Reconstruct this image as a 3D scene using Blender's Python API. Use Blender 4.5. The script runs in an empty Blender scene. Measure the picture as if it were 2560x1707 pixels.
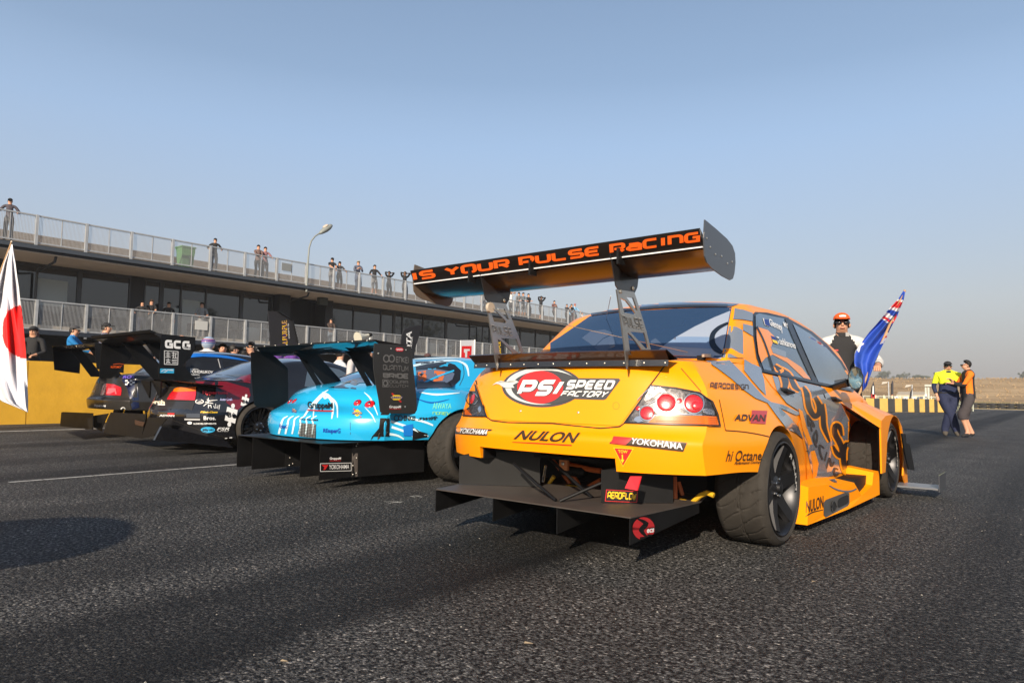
import bpy, bmesh, math, random
import numpy as np
from mathutils import Vector, Matrix
from mathutils.bvhtree import BVHTree
from mathutils.geometry import tessellate_polygon
random.seed(7); np.random.seed(7)
SC = bpy.context.scene
COL = SC.collection
R_ = math.radians

# ------------------------------------------------------------------ camera
H = 0.85
FPX, CX, CY = 1700.0, 1280.0, 853.5
RM = np.array([[0.77423579, 0.03400054, 0.63198331],
               [0.63271435, -0.06558624, -0.77160287],
               [0.0152145, 0.99726747, -0.07229184]])
cam_d = bpy.data.cameras.new('camera'); cam = bpy.data.objects.new('camera', cam_d); COL.objects.link(cam)
cam_d.sensor_width = 36.0; cam_d.lens = FPX / 2560 * 36.0
cam_d.clip_start = 0.05; cam_d.clip_end = 6000
M4 = Matrix(RM.tolist()).to_4x4(); M4.translation = (0, 0, H); cam.matrix_world = M4
SC.camera = cam

# ------------------------------------------------------------------ light
SUN_AZ = math.atan2(0.40, -0.92)      # towards the sun, measured from +Y to +X
SUN_EL = R_(25)
sdir = Vector((math.sin(SUN_AZ) * math.cos(SUN_EL), math.cos(SUN_AZ) * math.cos(SUN_EL), math.sin(SUN_EL)))
sd = bpy.data.lights.new('sun', 'SUN'); sd.energy = 5.0; sd.angle = R_(0.55); sd.color = (1.0, 0.86, 0.68)
so = bpy.data.objects.new('sun', sd); COL.objects.link(so)
so.rotation_euler = sdir.to_track_quat('Z', 'Y').to_euler(); so.location = (8, -8, 20)
W = bpy.data.worlds.new('World'); SC.world = W; W.use_nodes = True
nt = W.node_tree; nt.nodes.clear()
out = nt.nodes.new('ShaderNodeOutputWorld'); bg = nt.nodes.new('ShaderNodeBackground')
sky = nt.nodes.new('ShaderNodeTexSky'); sky.sky_type = 'NISHITA'; sky.sun_disc = False
sky.sun_elevation = SUN_EL; sky.sun_rotation = SUN_AZ; sky.altitude = 60; sky.air_density = 1.3; sky.dust_density = 1.6; sky.ozone_density = 3.0
# smoke-haze layer close to the horizon, the same all the way round
geo = nt.nodes.new('ShaderNodeTexCoord'); sep = nt.nodes.new('ShaderNodeSeparateXYZ')
nt.links.new(geo.outputs['Generated'], sep.inputs[0])
ramp = nt.nodes.new('ShaderNodeValToRGB'); nt.links.new(sep.outputs['Z'], ramp.inputs[0])
cr = ramp.color_ramp; cr.interpolation = 'B_SPLINE'
cr.elements[0].position = 0.0; cr.elements[0].color = (0.92,) * 3 + (1,)
cr.elements[1].position = 0.8; cr.elements[1].color = (0.0,) * 3 + (1,)
for p_, v_ in ((0.08, .85), (0.18, .66), (0.32, .60), (.42, .42)):
    e_ = cr.elements.new(p_); e_.color = (v_, v_, v_, 1)
ramp2 = nt.nodes.new('ShaderNodeValToRGB'); nt.links.new(sep.outputs['Z'], ramp2.inputs[0])
c2 = ramp2.color_ramp
c2.elements[0].position = 0.0; c2.elements[0].color = (4.1, 3.8, 3.65, 1)
c2.elements[1].position = 0.34; c2.elements[1].color = (5.0, 6.6, 9.2, 1)
e_ = c2.elements.new(0.12); e_.color = (5.3, 5.45, 5.8, 1)
mx = nt.nodes.new('ShaderNodeMixRGB'); nt.links.new(ramp.outputs[0], mx.inputs[0])
nt.links.new(sky.outputs[0], mx.inputs[1]); nt.links.new(ramp2.outputs[0], mx.inputs[2])
nt.links.new(mx.outputs[0], bg.inputs[0]); bg.inputs[1].default_value = 0.078
nt.links.new(bg.outputs[0], out.inputs[0])
SC.view_settings.view_transform = 'Standard'; SC.view_settings.look = 'None'
SC.view_settings.exposure = 0.5; SC.view_settings.gamma = 1.0; SC.view_settings.use_curve_mapping = False

# ------------------------------------------------------------------ pixel <-> world (numbers measured on the photograph, 2560 wide)
def dirpx(u, v):
    a = np.array([u - CX, -(v - CY), -FPX]); r = RM @ a; return r / np.linalg.norm(r)
CAMP = np.array([0, 0, H])
def gnd(p, z=0.0): r = dirpx(*p); return CAMP + r * ((z - H) / r[2])
def onX(p, x): r = dirpx(*p); return CAMP + r * (x / r[0])
def onY(p, y): r = dirpx(*p); return CAMP + r * (y / r[1])
def crop(ox, oy, s): return lambda x, y: (ox + x * s, oy + y * s)
cq = crop(1000, 500, .38265); cm = crop(1050, 1000, .3401); ck = crop(1850, 1000, .2551)
ce = crop(1500, 740, .29762); cb = crop(560, 780, .28704); cl = crop(0, 780, .29762)
cl2 = crop(0, 480, .29762); cg = crop(600, 520, .38265); crr = crop(1980, 740, .25505)
czb = crop(650, 720, .23384); cpsi = crop(1200, 900, .21259); c3 = crop(1750, 740, .38272)
cman = crop(2100, 900, .19558)

# ------------------------------------------------------------------ materials
def lin(c):
    if isinstance(c, str): c = tuple(int(c[i:i + 2], 16) / 255 for i in (0, 2, 4))
    return tuple(x / 12.92 if x <= .04045 else ((x + .055) / 1.055) ** 2.4 for x in c)
MATS = {}
def mat(name, col, rough=.5, metal=0, coat=0, spec=.5, crough=.05, alpha=1, trans=0, emis=None, noise=0, nscale=20, bump=0, bscale=60, ior=1.45):
    if name in MATS: return MATS[name]
    m = bpy.data.materials.new(name); m.use_nodes = True; MATS[name] = m
    t = m.node_tree; b = t.nodes['Principled BSDF']
    if isinstance(col, str): col = lin(col)
    b.inputs['Base Color'].default_value = (*col, 1); b.inputs['Roughness'].default_value = rough
    b.inputs['Metallic'].default_value = metal; b.inputs['Coat Weight'].default_value = coat; b.inputs['Coat Roughness'].default_value = crough
    b.inputs['Specular IOR Level'].default_value = spec; b.inputs['Alpha'].default_value = alpha
    b.inputs['Transmission Weight'].default_value = trans; b.inputs['IOR'].default_value = ior
    m.diffuse_color = (*col, 1)
    if emis: b.inputs['Emission Color'].default_value = (*emis[:3], 1); b.inputs['Emission Strength'].default_value = emis[3]
    if noise or bump:
        tc = t.nodes.new('ShaderNodeTexCoord')
    if noise:
        n = t.nodes.new('ShaderNodeTexNoise'); n.inputs['Scale'].default_value = nscale; n.inputs['Detail'].default_value = 6; n.inputs['Roughness'].default_value = .65
        t.links.new(tc.outputs['Object'], n.inputs['Vector'])
        r = t.nodes.new('ShaderNodeMapRange'); r.inputs[1].default_value = .3; r.inputs[2].default_value = .7
        r.inputs[3].default_value = 1 - noise; r.inputs[4].default_value = 1 + noise
        t.links.new(n.outputs[0], r.inputs[0])
        mu = t.nodes.new('ShaderNodeVectorMath'); mu.operation = 'SCALE'; mu.inputs[0].default_value = col
        t.links.new(r.outputs[0], mu.inputs['Scale']); t.links.new(mu.outputs[0], b.inputs['Base Color'])
        r2 = t.nodes.new('ShaderNodeMapRange'); r2.inputs[3].default_value = max(0, rough - noise * .25); r2.inputs[4].default_value = min(1, rough + noise * .25)
        t.links.new(n.outputs[0], r2.inputs[0]); t.links.new(r2.outputs[0], b.inputs['Roughness'])
    if bump:
        n2 = t.nodes.new('ShaderNodeTexNoise'); n2.inputs['Scale'].default_value = bscale; n2.inputs['Detail'].default_value = 4
        t.links.new(tc.outputs['Object'], n2.inputs['Vector'])
        bp = t.nodes.new('ShaderNodeBump'); bp.inputs['Strength'].default_value = bump; bp.inputs['Distance'].default_value = .01
        t.links.new(n2.outputs[0], bp.inputs['Height']); t.links.new(bp.outputs[0], b.inputs['Normal'])
    return m

def asphalt():
    m = bpy.data.materials.new('asphalt'); m.use_nodes = True; t = m.node_tree; b = t.nodes['Principled BSDF']; L = t.links.new
    def N(k, **kw):
        n = t.nodes.new(k)
        for a, v in kw.items(): n.inputs[a].default_value = v
        return n
    tc = t.nodes.new('ShaderNodeTexCoord'); P = tc.outputs['Object']
    vo = N('ShaderNodeTexVoronoi', Scale=105.0); L(P, vo.inputs['Vector'])
    n1 = N('ShaderNodeTexNoise', Scale=54.0, Detail=5.0, Roughness=.68); L(P, n1.inputs['Vector'])
    n2 = N('ShaderNodeTexNoise', Scale=1.1, Detail=5.0, Roughness=.6); L(P, n2.inputs['Vector'])
    n3 = N('ShaderNodeTexNoise', Scale=18.0, Detail=4.0, Roughness=.7); L(P, n3.inputs['Vector'])
    # aggregate stones: each cell its own brightness
    sx = t.nodes.new('ShaderNodeSeparateColor'); L(vo.outputs['Color'], sx.inputs[0])
    rp = t.nodes.new('ShaderNodeValToRGB'); L(sx.outputs[0], rp.inputs[0]); c = rp.color_ramp
    c.elements[0].position = 0.0; c.elements[0].color = (.040, .038, .036, 1)
    c.elements[1].position = 1.0; c.elements[1].color = (.34, .31, .28, 1)
    for p, v in ((.4, .062), (.75, .105), (.93, .17)):
        e = c.elements.new(p); e.color = (v, v * .97, v * .93, 1)
    # fine noise gaps
    r1 = N('ShaderNodeMapRange'); r1.inputs[1].default_value = .43; r1.inputs[2].default_value = .57; r1.inputs[3].default_value = .0; r1.inputs[4].default_value = 1.2
    L(n1.outputs[0], r1.inputs[0])
    r3 = N('ShaderNodeMapRange'); r3.inputs[1].default_value = .3; r3.inputs[2].default_value = .7; r3.inputs[3].default_value = .8; r3.inputs[4].default_value = 1.2
    L(n3.outputs[0], r3.inputs[0])
    mu = t.nodes.new('ShaderNodeMath'); mu.operation = 'MULTIPLY'; L(r1.outputs[0], mu.inputs[0]); L(r3.outputs[0], mu.inputs[1])
    # rubber laid down along the straight: streaks that run in Y, at several X
    mp = t.nodes.new('ShaderNodeMapping'); mp.inputs['Scale'].default_value = (1.0, .045, 1); L(P, mp.inputs[0])
    n4 = N('ShaderNodeTexNoise', Scale=2.2, Detail=7.0, Roughness=.62); L(mp.outputs[0], n4.inputs['Vector'])
    sp = t.nodes.new('ShaderNodeSeparateXYZ'); L(P, sp.inputs[0])
    acc = None
    for x0, w, a in ((-2.15, .30, .66), (-3.35, .22, .25), (-4.9, .2, .25), (-7.2, .18, .45), (-8.6, .2, .4), (-10.9, .18, .4), (.1, .3, .35)):
        # (x - x0)/w
        a1 = t.nodes.new('ShaderNodeMath'); a1.operation = 'ADD'; a1.inputs[1].default_value = -x0; L(sp.outputs['X'], a1.inputs[0])
        nn = t.nodes.new('ShaderNodeMath'); nn.operation = 'MULTIPLY_ADD'; L(n2.outputs[0], nn.inputs[0]); nn.inputs[1].default_value = .5; L(a1.outputs[0], nn.inputs[2])
        a2 = t.nodes.new('ShaderNodeMath'); a2.operation = 'ABSOLUTE'; L(nn.outputs[0], a2.inputs[0])
        a3 = N('ShaderNodeMapRange'); a3.inputs[1].default_value = w * .35 + .15; a3.inputs[2].default_value = w * 1.6 + .15; a3.inputs[3].default_value = a; a3.inputs[4].default_value = 0
        a3.interpolation_type = 'SMOOTHSTEP'; L(a2.outputs[0], a3.inputs[0])
        if acc is None: acc = a3.outputs[0]
        else:
            m2 = t.nodes.new('ShaderNodeMath'); m2.operation = 'MAXIMUM'; L(acc, m2.inputs[0]); L(a3.outputs[0], m2.inputs[1]); acc = m2.outputs[0]
    st = N('ShaderNodeMapRange'); st.inputs[1].default_value = .42; st.inputs[2].default_value = .7; st.inputs[3].default_value = 0; st.inputs[4].default_value = .34
    L(n4.outputs[0], st.inputs[0])
    m3 = t.nodes.new('ShaderNodeMath'); m3.operation = 'ADD'; m3.use_clamp = True; L(acc, m3.inputs[0]); L(st.outputs[0], m3.inputs[1])
    inv = t.nodes.new('ShaderNodeMath'); inv.operation = 'SUBTRACT'; inv.inputs[0].default_value = 1.0; L(m3.outputs[0], inv.inputs[1])
    ms = t.nodes.new('ShaderNodeMath'); ms.operation = 'MULTIPLY'; L(mu.outputs[0], ms.inputs[0]); L(inv.outputs[0], ms.inputs[1])
    big = N('ShaderNodeMapRange'); big.inputs[1].default_value = .3; big.inputs[2].default_value = .7; big.inputs[3].default_value = .8; big.inputs[4].default_value = 1.35
    L(n2.outputs[0], big.inputs[0])
    ms2 = t.nodes.new('ShaderNodeMath'); ms2.operation = 'MULTIPLY'; L(ms.outputs[0], ms2.inputs[0]); L(big.outputs[0], ms2.inputs[1])
    vm = t.nodes.new('ShaderNodeVectorMath'); vm.operation = 'SCALE'; L(rp.outputs[0], vm.inputs[0]); L(ms2.outputs[0], vm.inputs['Scale'])
    ad = t.nodes.new('ShaderNodeVectorMath'); ad.operation = 'ADD'; L(vm.outputs[0], ad.inputs[0]); ad.inputs[1].default_value = (.004, .004, .0042)
    L(ad.outputs[0], b.inputs['Base Color'])
    b.inputs['Roughness'].default_value = .7; b.inputs['Specular IOR Level'].default_value = .22
    h = t.nodes.new('ShaderNodeMath'); h.operation = 'MULTIPLY_ADD'; L(sx.outputs[1], h.inputs[0]); h.inputs[1].default_value = .8; L(n1.outputs[0], h.inputs[2])
    dd = t.nodes.new('ShaderNodeMath'); dd.operation = 'MULTIPLY_ADD'; L(vo.outputs['Distance'], dd.inputs[0]); dd.inputs[1].default_value = -1.2; L(h.outputs[0], dd.inputs[2])
    bp = t.nodes.new('ShaderNodeBump'); bp.inputs['Strength'].default_value = .9; bp.inputs['Distance'].default_value = .006
    L(dd.outputs[0], bp.inputs['Height']); L(bp.outputs[0], b.inputs['Normal'])
    return m

# ------------------------------------------------------------------ objects
def tag(o, label=None, cat=None, group=None, kind=None):
    if label: o['label'] = label
    if cat: o['category'] = cat
    if group: o['group'] = group
    if kind: o['kind'] = kind
    return o
def thing(name, label, cat, loc=(0, 0, 0), group=None):
    o = bpy.data.objects.new(name, None); COL.objects.link(o); o.location = loc; o.empty_display_size = .1
    return tag(o, label, cat, group)
def wloc(o):
    v = Vector(o.location)
    p = o.parent
    while p is not None: v = v + Vector(p.location); p = p.parent
    return v
def mk(name, verts, faces, m, parent=None, smooth=False, auto=None, mids=None):
    """mesh object; verts in world coordinates, stored relative to the parent"""
    me = bpy.data.meshes.new(name)
    off = wloc(parent) if parent is not None else Vector((0, 0, 0))
    vs = np.array(verts, dtype=float).reshape(-1, 3)
    if parent is None and len(vs): off = Vector((float(vs[:, 0].mean()), float(vs[:, 1].mean()), float(vs[:, 2].min())))
    vs = vs - np.array(off)
    me.from_pydata(vs.tolist(), [], [list(f) for f in faces])
    for mm in (m if isinstance(m, (list, tuple)) else [m]): me.materials.append(mm)
    if mids is not None: me.polygons.foreach_set('material_index', mids)
    if smooth:
        me.polygons.foreach_set('use_smooth', [True] * len(me.polygons))
        if auto: me.set_sharp_from_angle(angle=R_(auto))
    me.update()
    o = bpy.data.objects.new(name, me); COL.objects.link(o)
    if parent is not None: o.parent = parent
    else: o.location = off
    return o
class MB:
    def __init__(s): s.v = []; s.f = []
    def add(s, v, f):
        n = len(s.v); s.v += [tuple(map(float, p)) for p in v]; s.f += [[i + n for i in q] for q in f]; return s
    def box(s, a, b):
        (x0, y0, z0), (x1, y1, z1) = a, b
        return s.add([(x0, y0, z0), (x1, y0, z0), (x1, y1, z0), (x0, y1, z0), (x0, y0, z1), (x1, y0, z1), (x1, y1, z1), (x0, y1, z1)],
                     [(0, 3, 2, 1), (4, 5, 6, 7), (0, 1, 5, 4), (1, 2, 6, 5), (2, 3, 7, 6), (3, 0, 4, 7)])
    def tube(s, pts, r, n=8, cap=True):
        pts = [Vector(p) for p in pts]; rs = r if isinstance(r, (list, tuple)) else [r] * len(pts)
        V = []; F = []; prev = None
        for i, p in enumerate(pts):
            d = (pts[min(i + 1, len(pts) - 1)] - pts[max(i - 1, 0)]).normalized()
            a = prev if prev is not None else (Vector((0, 0, 1)) if abs(d.z) < .9 else Vector((1, 0, 0)))
            a = (a - d * a.dot(d)).normalized(); prev = a; b = d.cross(a)
            for k in range(n):
                t = 2 * math.pi * k / n; V.append(p + (a * math.cos(t) + b * math.sin(t)) * rs[i])
        for i in range(len(pts) - 1):
            for k in range(n):
                F.append((i * n + k, i * n + (k + 1) % n, (i + 1) * n + (k + 1) % n, (i + 1) * n + k))
        if cap: F.append(tuple(range(n - 1, -1, -1))); F.append(tuple((len(pts) - 1) * n + k for k in range(n)))
        return s.add(V, F)
    def lathe(s, prof, o, ax='x', n=32, close=False):
        """prof: (r, h) list revolved about an axis through o"""
        V = []; F = []
        for (r, h) in prof:
            for k in range(n):
                t = 2 * math.pi * k / n; c, q = r * math.cos(t), r * math.sin(t)
                p = (h, c, q) if ax == 'x' else ((c, h, q) if ax == 'y' else (c, q, h))
                V.append((o[0] + p[0], o[1] + p[1], o[2] + p[2]))
        m = len(prof)
        for i in range(m - 1 + (1 if close else 0)):
            j = (i + 1) % m
            for k in range(n): F.append((i * n + k, i * n + (k + 1) % n, j * n + (k + 1) % n, j * n + k))
        if not close:
            F.append(tuple(range(n))); F.append(tuple((m - 1) * n + k for k in range(n - 1, -1, -1)))
        return s.add(V, F)
    def prism(s, poly, d):
        """closed plate: planar polygon (3D pts) extruded by vector d"""
        n = len(poly); d = Vector(d); P = [Vector(p) for p in poly]
        return s.add(P + [p + d for p in P], [tuple(range(n - 1, -1, -1)), tuple(range(n, 2 * n))] + [(i, (i + 1) % n, n + (i + 1) % n, n + i) for i in range(n)])
    def ell(s, c, r, nu=14, nv=9, rot=None):
        V = []; F = []
        for j in range(nv + 1):
            ph = math.pi * j / nv
            for i in range(nu):
                th = 2 * math.pi * i / nu
                p = Vector((r[0] * math.sin(ph) * math.cos(th), r[1] * math.sin(ph) * math.sin(th), r[2] * math.cos(ph)))
                if rot is not None: p = rot @ p
                V.append(Vector(c) + p)
        for j in range(nv):
            for i in range(nu): F.append((j * nu + i, (j + 1) * nu + i, (j + 1) * nu + (i + 1) % nu, j * nu + (i + 1) % nu))
        return s.add(V, F)
    def build(s, name, m, parent=None, smooth=False, auto=40): return mk(name, s.v, s.f, m, parent, smooth, auto)

def pchip(x, y, q):
    x = np.asarray(x, float); y = np.asarray(y, float); q = np.clip(np.asarray(q, float), x[0], x[-1])
    h = np.diff(x); d = np.diff(y) / h; m = np.zeros_like(y)
    if len(x) > 2:
        for i in range(1, len(x) - 1):
            if d[i - 1] * d[i] > 0:
                w1 = 2 * h[i] + h[i - 1]; w2 = h[i] + 2 * h[i - 1]; m[i] = (w1 + w2) / (w1 / d[i - 1] + w2 / d[i])
    m[0] = d[0]; m[-1] = d[-1]
    i = np.clip(np.searchsorted(x, q, side='right') - 1, 0, len(x) - 2)
    t = (q - x[i]) / h[i]
    return (2 * t**3 - 3 * t**2 + 1) * y[i] + (t**3 - 2 * t**2 + t) * h[i] * m[i] + (-2 * t**3 + 3 * t**2) * y[i + 1] + (t**3 - t**2) * h[i] * m[i + 1]

# ------------------------------------------------------------------ flat print: lettering and graphics laid on real surfaces
FACE_CACHE = {}
def text2d(s, bold=.0, shear=0., space=1.0, res=4):
    key = (s, bold, shear, space)
    if key in FACE_CACHE: return FACE_CACHE[key]
    cu = bpy.data.curves.new('t', 'FONT'); cu.body = s; cu.offset = bold; cu.shear = shear; cu.space_character = space; cu.resolution_u = res
    ob = bpy.data.objects.new('t', cu); me = bpy.data.meshes.new_from_object(ob)
    V = np.array([v.co[:2] for v in me.vertices]); F = [tuple(p.vertices) for p in me.polygons]
    bpy.data.objects.remove(ob); bpy.data.meshes.remove(me); bpy.data.curves.remove(cu)
    lo, hi = V.min(0), V.max(0); V = (V - lo) / (hi - lo)
    FACE_CACHE[key] = (V, F); return V, F
def strip(path, w, smooth=0, closed=False):
    """thick stroke along a 2D path -> verts, quads"""
    P = [np.array(p, float) for p in path]
    if smooth and len(P) > 2:
        Q = []
        n = len(P)
        for i in range(n - 1 if not closed else n):
            p0 = P[(i - 1) % n] if (closed or i > 0) else P[i]; p1 = P[i]; p2 = P[(i + 1) % n]; p3 = P[(i + 2) % n] if (closed or i < n - 2) else P[(i + 1) % n]
            for k in range(smooth):
                t = k / smooth
                Q.append(.5 * (2 * p1 + (p2 - p0) * t + (2 * p0 - 5 * p1 + 4 * p2 - p3) * t * t + (3 * p1 - p0 - 3 * p2 + p3) * t**3))
        if not closed: Q.append(P[-1])
        P = Q
    n = len(P); ws = w if isinstance(w, (list, tuple)) else None; V = []
    for i, p in enumerate(P):
        a = P[(i - 1) % n] if (closed or i > 0) else None; b = P[(i + 1) % n] if (closed or i < n - 1) else None
        d1 = (p - a) if a is not None else None; d2 = (b - p) if b is not None else None
        if d1 is not None: d1 = d1 / (np.linalg.norm(d1) + 1e-9)
        if d2 is not None: d2 = d2 / (np.linalg.norm(d2) + 1e-9)
        if d1 is None: d1 = d2
        if d2 is None: d2 = d1
        t = d1 + d2; t = t / (np.linalg.norm(t) + 1e-9); nn = np.array([-t[1], t[0]])
        c = max(.45, abs(nn @ np.array([-d1[1], d1[0]])))
        ww = (np.interp(i / (n - 1), np.linspace(0, 1, len(ws)), ws) if ws else w) / 2 / c
        V += [p + nn * ww, p - nn * ww]
    F = [(2 * i, 2 * i + 1, 2 * i + 3, 2 * i + 2) for i in range(n - 1)]
    if closed: F.append((2 * n - 2, 2 * n - 1, 1, 0))
    return np.array(V), F
# rounded-square display capitals as strokes in a unit box (x right, y up)
def _arc(cx, cy, r, a0, a1, n=4): return [(cx + r * math.cos(math.radians(a0 + (a1 - a0) * i / n)), cy + r * math.sin(math.radians(a0 + (a1 - a0) * i / n))) for i in range(n + 1)]
_O = _arc(.8, .8, .2, 0, 90) + _arc(.2, .8, .2, 90, 180) + _arc(.2, .2, .2, 180, 270) + _arc(.8, .2, .2, 270, 360)
GL = {
 'I': [[(.5, 0), (.5, 1)]], 'O': [_O + [(1, .8)]],
 'S': [[(1, 1)] + _arc(.2, .8, .2, 90, 180) + _arc(.2, .7, .2, 180, 270) + _arc(.8, .3, .2, 90, 0) + _arc(.8, .2, .2, 0, -90) + [(0, 0)]],
 'Y': [[(0, 1), (.5, .5), (1, 1)], [(.5, .5), (.5, 0)]], 'U': [[(0, 1)] + _arc(.25, .25, .25, 180, 270) + _arc(.75, .25, .25, 270, 360) + [(1, 1)]],
 'R': [[(0, 0), (0, 1)] + _arc(.8, .8, .2, 90, 0) + _arc(.8, .6, .2, 0, -90) + [(.25, .4)], [(.55, .4), (1, 0)]],
 'P': [[(0, 0), (0, 1)] + _arc(.75, .75, .25, 90, 0) + _arc(.75, .6, .25, 0, -90) + [(.2, .35)]],
 'L': [[(0, 1)] + _arc(.2, .2, .2, 180, 270) + [(1, 0)]],
 'E': [[(1, 1)] + _arc(.25, .75, .25, 90, 180) + _arc(.25, .25, .25, 180, 270) + [(1, 0)], [(.1, .5), (.9, .5)]],
 'A': [[(0, 0), (0, .7)] + _arc(.3, .7, .3, 180, 90) + _arc(.7, .7, .3, 90, 0) + [(1, 0)], [(.1, .35), (.9, .35)]],
 'C': [[(1, 1)] + _arc(.25, .75, .25, 90, 180) + _arc(.25, .25, .25, 180, 270) + [(1, 0)]],
 'N': [[(0, 0), (0, 1)] + _arc(.7, .7, .3, 90, 0) + [(1, 0)]],
 'G': [[(1, 1)] + _arc(.25, .75, .25, 90, 180) + _arc(.25, .25, .25, 180, 270) + [(1, 0), (1, .5), (.55, .5)]],
 'a': [[(.1, .75), (.8, .75), (1, .6), (1, 0), (.2, 0), (0, .15), (0, .28), (.15, .42), (.9, .42)]],
 'D': [[(0, 0), (0, 1)] + _arc(.75, .75, .25, 90, 0) + _arc(.75, .25, .25, 0, -90) + [(.0, 0)]], 'K': [[(0, 0), (0, 1)], [(1, 1), (.1, .5), (1, 0)]],
 'H': [[(0, 0), (0, 1)], [(1, 0), (1, 1)], [(.05, .5), (.95, .5)]], 'T': [[(0, 1), (1, 1)], [(.5, .95), (.5, 0)]], 'V': [[(0, 1), (.5, 0), (1, 1)]],
 'W': [[(0, 1), (.25, 0), (.5, .7), (.75, 0), (1, 1)]], 'M': [[(0, 0), (0, 1), (.5, .3), (1, 1), (1, 0)]], 'B': [[(0, 0), (0, 1), (.8, 1), (.95, .85), (.95, .65), (.75, .52)], [(.05, .5), (.85, .5), (1, .38), (1, .12), (.85, 0), (.0, 0)]],
 'Q': [_O + [(1, .8)], [(.6, .3), (1, -.08)]], 'F': [[(0, 0), (0, 1), (1, 1)], [(.05, .5), (.85, .5)]], 'X': [[(0, 0), (1, 1)], [(0, 1), (1, 0)]], 'Z': [[(0, 1), (1, 1), (0, 0), (1, 0)]],
 '2': [[(0, 1), (.8, 1), (1, .8), (1, .6), (0, .2), (0, 0), (1, 0)]],
 'i': [[(.5, 0), (.5, .72)]], 'h': [[(0, 0), (0, 1)], [(.0, .62)] + _arc(.75, .37, .25, 90, 0) + [(1, 0)]], 'c': [[(1, .7), (.2, .7), (0, .55), (0, .15), (.2, 0), (1, 0)]],
 't': [[(.2, 1), (.2, .1), (.35, 0), (.9, 0)], [(0, .7), (.9, .7)]], 'n': [[(0, 0), (0, .7)] + _arc(.75, .45, .25, 90, 0) + [(1, 0)]],
 'e': [[(.1, .35), (1, .35), (1, .55), (.85, .7), (.15, .7), (0, .55), (0, .15), (.15, 0), (.95, 0)]], 'r': [[(0, 0), (0, .7), (.9, .7)]], 'o': [[(.2, 0), (.8, 0), (1, .2), (1, .5), (.8, .7), (.2, .7), (0, .5), (0, .2), (.2, 0)]],
 's': [[(1, .7), (.15, .7), (0, .55), (.15, .37), (.85, .33), (1, .17), (.85, 0), (0, 0)]], 'g': [[(1, .35), (1, 0), (.2, 0), (0, .2), (0, .5), (.2, .7), (1, .7), (1, -.2), (.85, -.3), (.1, -.3)]],
 'j': [[(.6, .7), (.6, -.2), (.2, -.3)]],
}
def techno(s, w=.2, gap=.35, narrow='Ii', shear=0., gw=None):
    V = []; F = []; L = []; x = 0; gw = gw or {}
    for ch in s:
        if ch == ' ': x += .7; continue
        sc = gw.get(ch, .25 if ch in narrow else 1.0)
        for k, st in enumerate(GL[ch]):
            v, f = strip([(x + (p[0] - (.5 if ch in narrow else 0)) * sc + (sc / 2 if ch in narrow else 0), p[1]) for p in st], w)
            n = len(V); V += v.tolist(); F += [[i + n for i in q] for q in f]; L += [k] * len(f)
        x += sc + gap
    V = np.array(V); V[:, 0] += V[:, 1] * shear
    lo, hi = V.min(0), V.max(0); V = (V - lo) / (hi - lo)
    return V, F, L
def quadmap(q):
    """unit square -> pixel quad (TL, TR, BR, BL), bilinear; y up"""
    TL, TR, BR, BL = [np.array(p, float) for p in q]
    return lambda u, v: (1 - v) * ((1 - u) * BL + u * BR) + v * ((1 - u) * TL + u * TR)
def cut(V2, F, nu, nv, box=(0, 1, 0, 1)):
    bm = bmesh.new(); vs = [bm.verts.new((p[0], p[1], 0)) for p in V2]
    for f in F:
        try: bm.faces.new([vs[i] for i in f])
        except ValueError: pass
    x0, x1, y0, y1 = box
    for i in range(1, nu):
        bmesh.ops.bisect_plane(bm, geom=bm.verts[:] + bm.edges[:] + bm.faces[:], plane_co=(x0 + (x1 - x0) * i / nu, 0, 0), plane_no=(1, 0, 0))
    for i in range(1, nv):
        bmesh.ops.bisect_plane(bm, geom=bm.verts[:] + bm.edges[:] + bm.faces[:], plane_co=(0, y0 + (y1 - y0) * i / nv, 0), plane_no=(0, 1, 0))
    bm.verts.index_update()
    V = [(v.co.x, v.co.y) for v in bm.verts]; Fo = [[v.index for v in f.verts] for f in bm.faces]; bm.free(); return V, Fo
def ptri(poly):
    t = tessellate_polygon([[Vector((p[0], p[1], 0)) for p in poly]]); return [tuple(f) for f in t]
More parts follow.
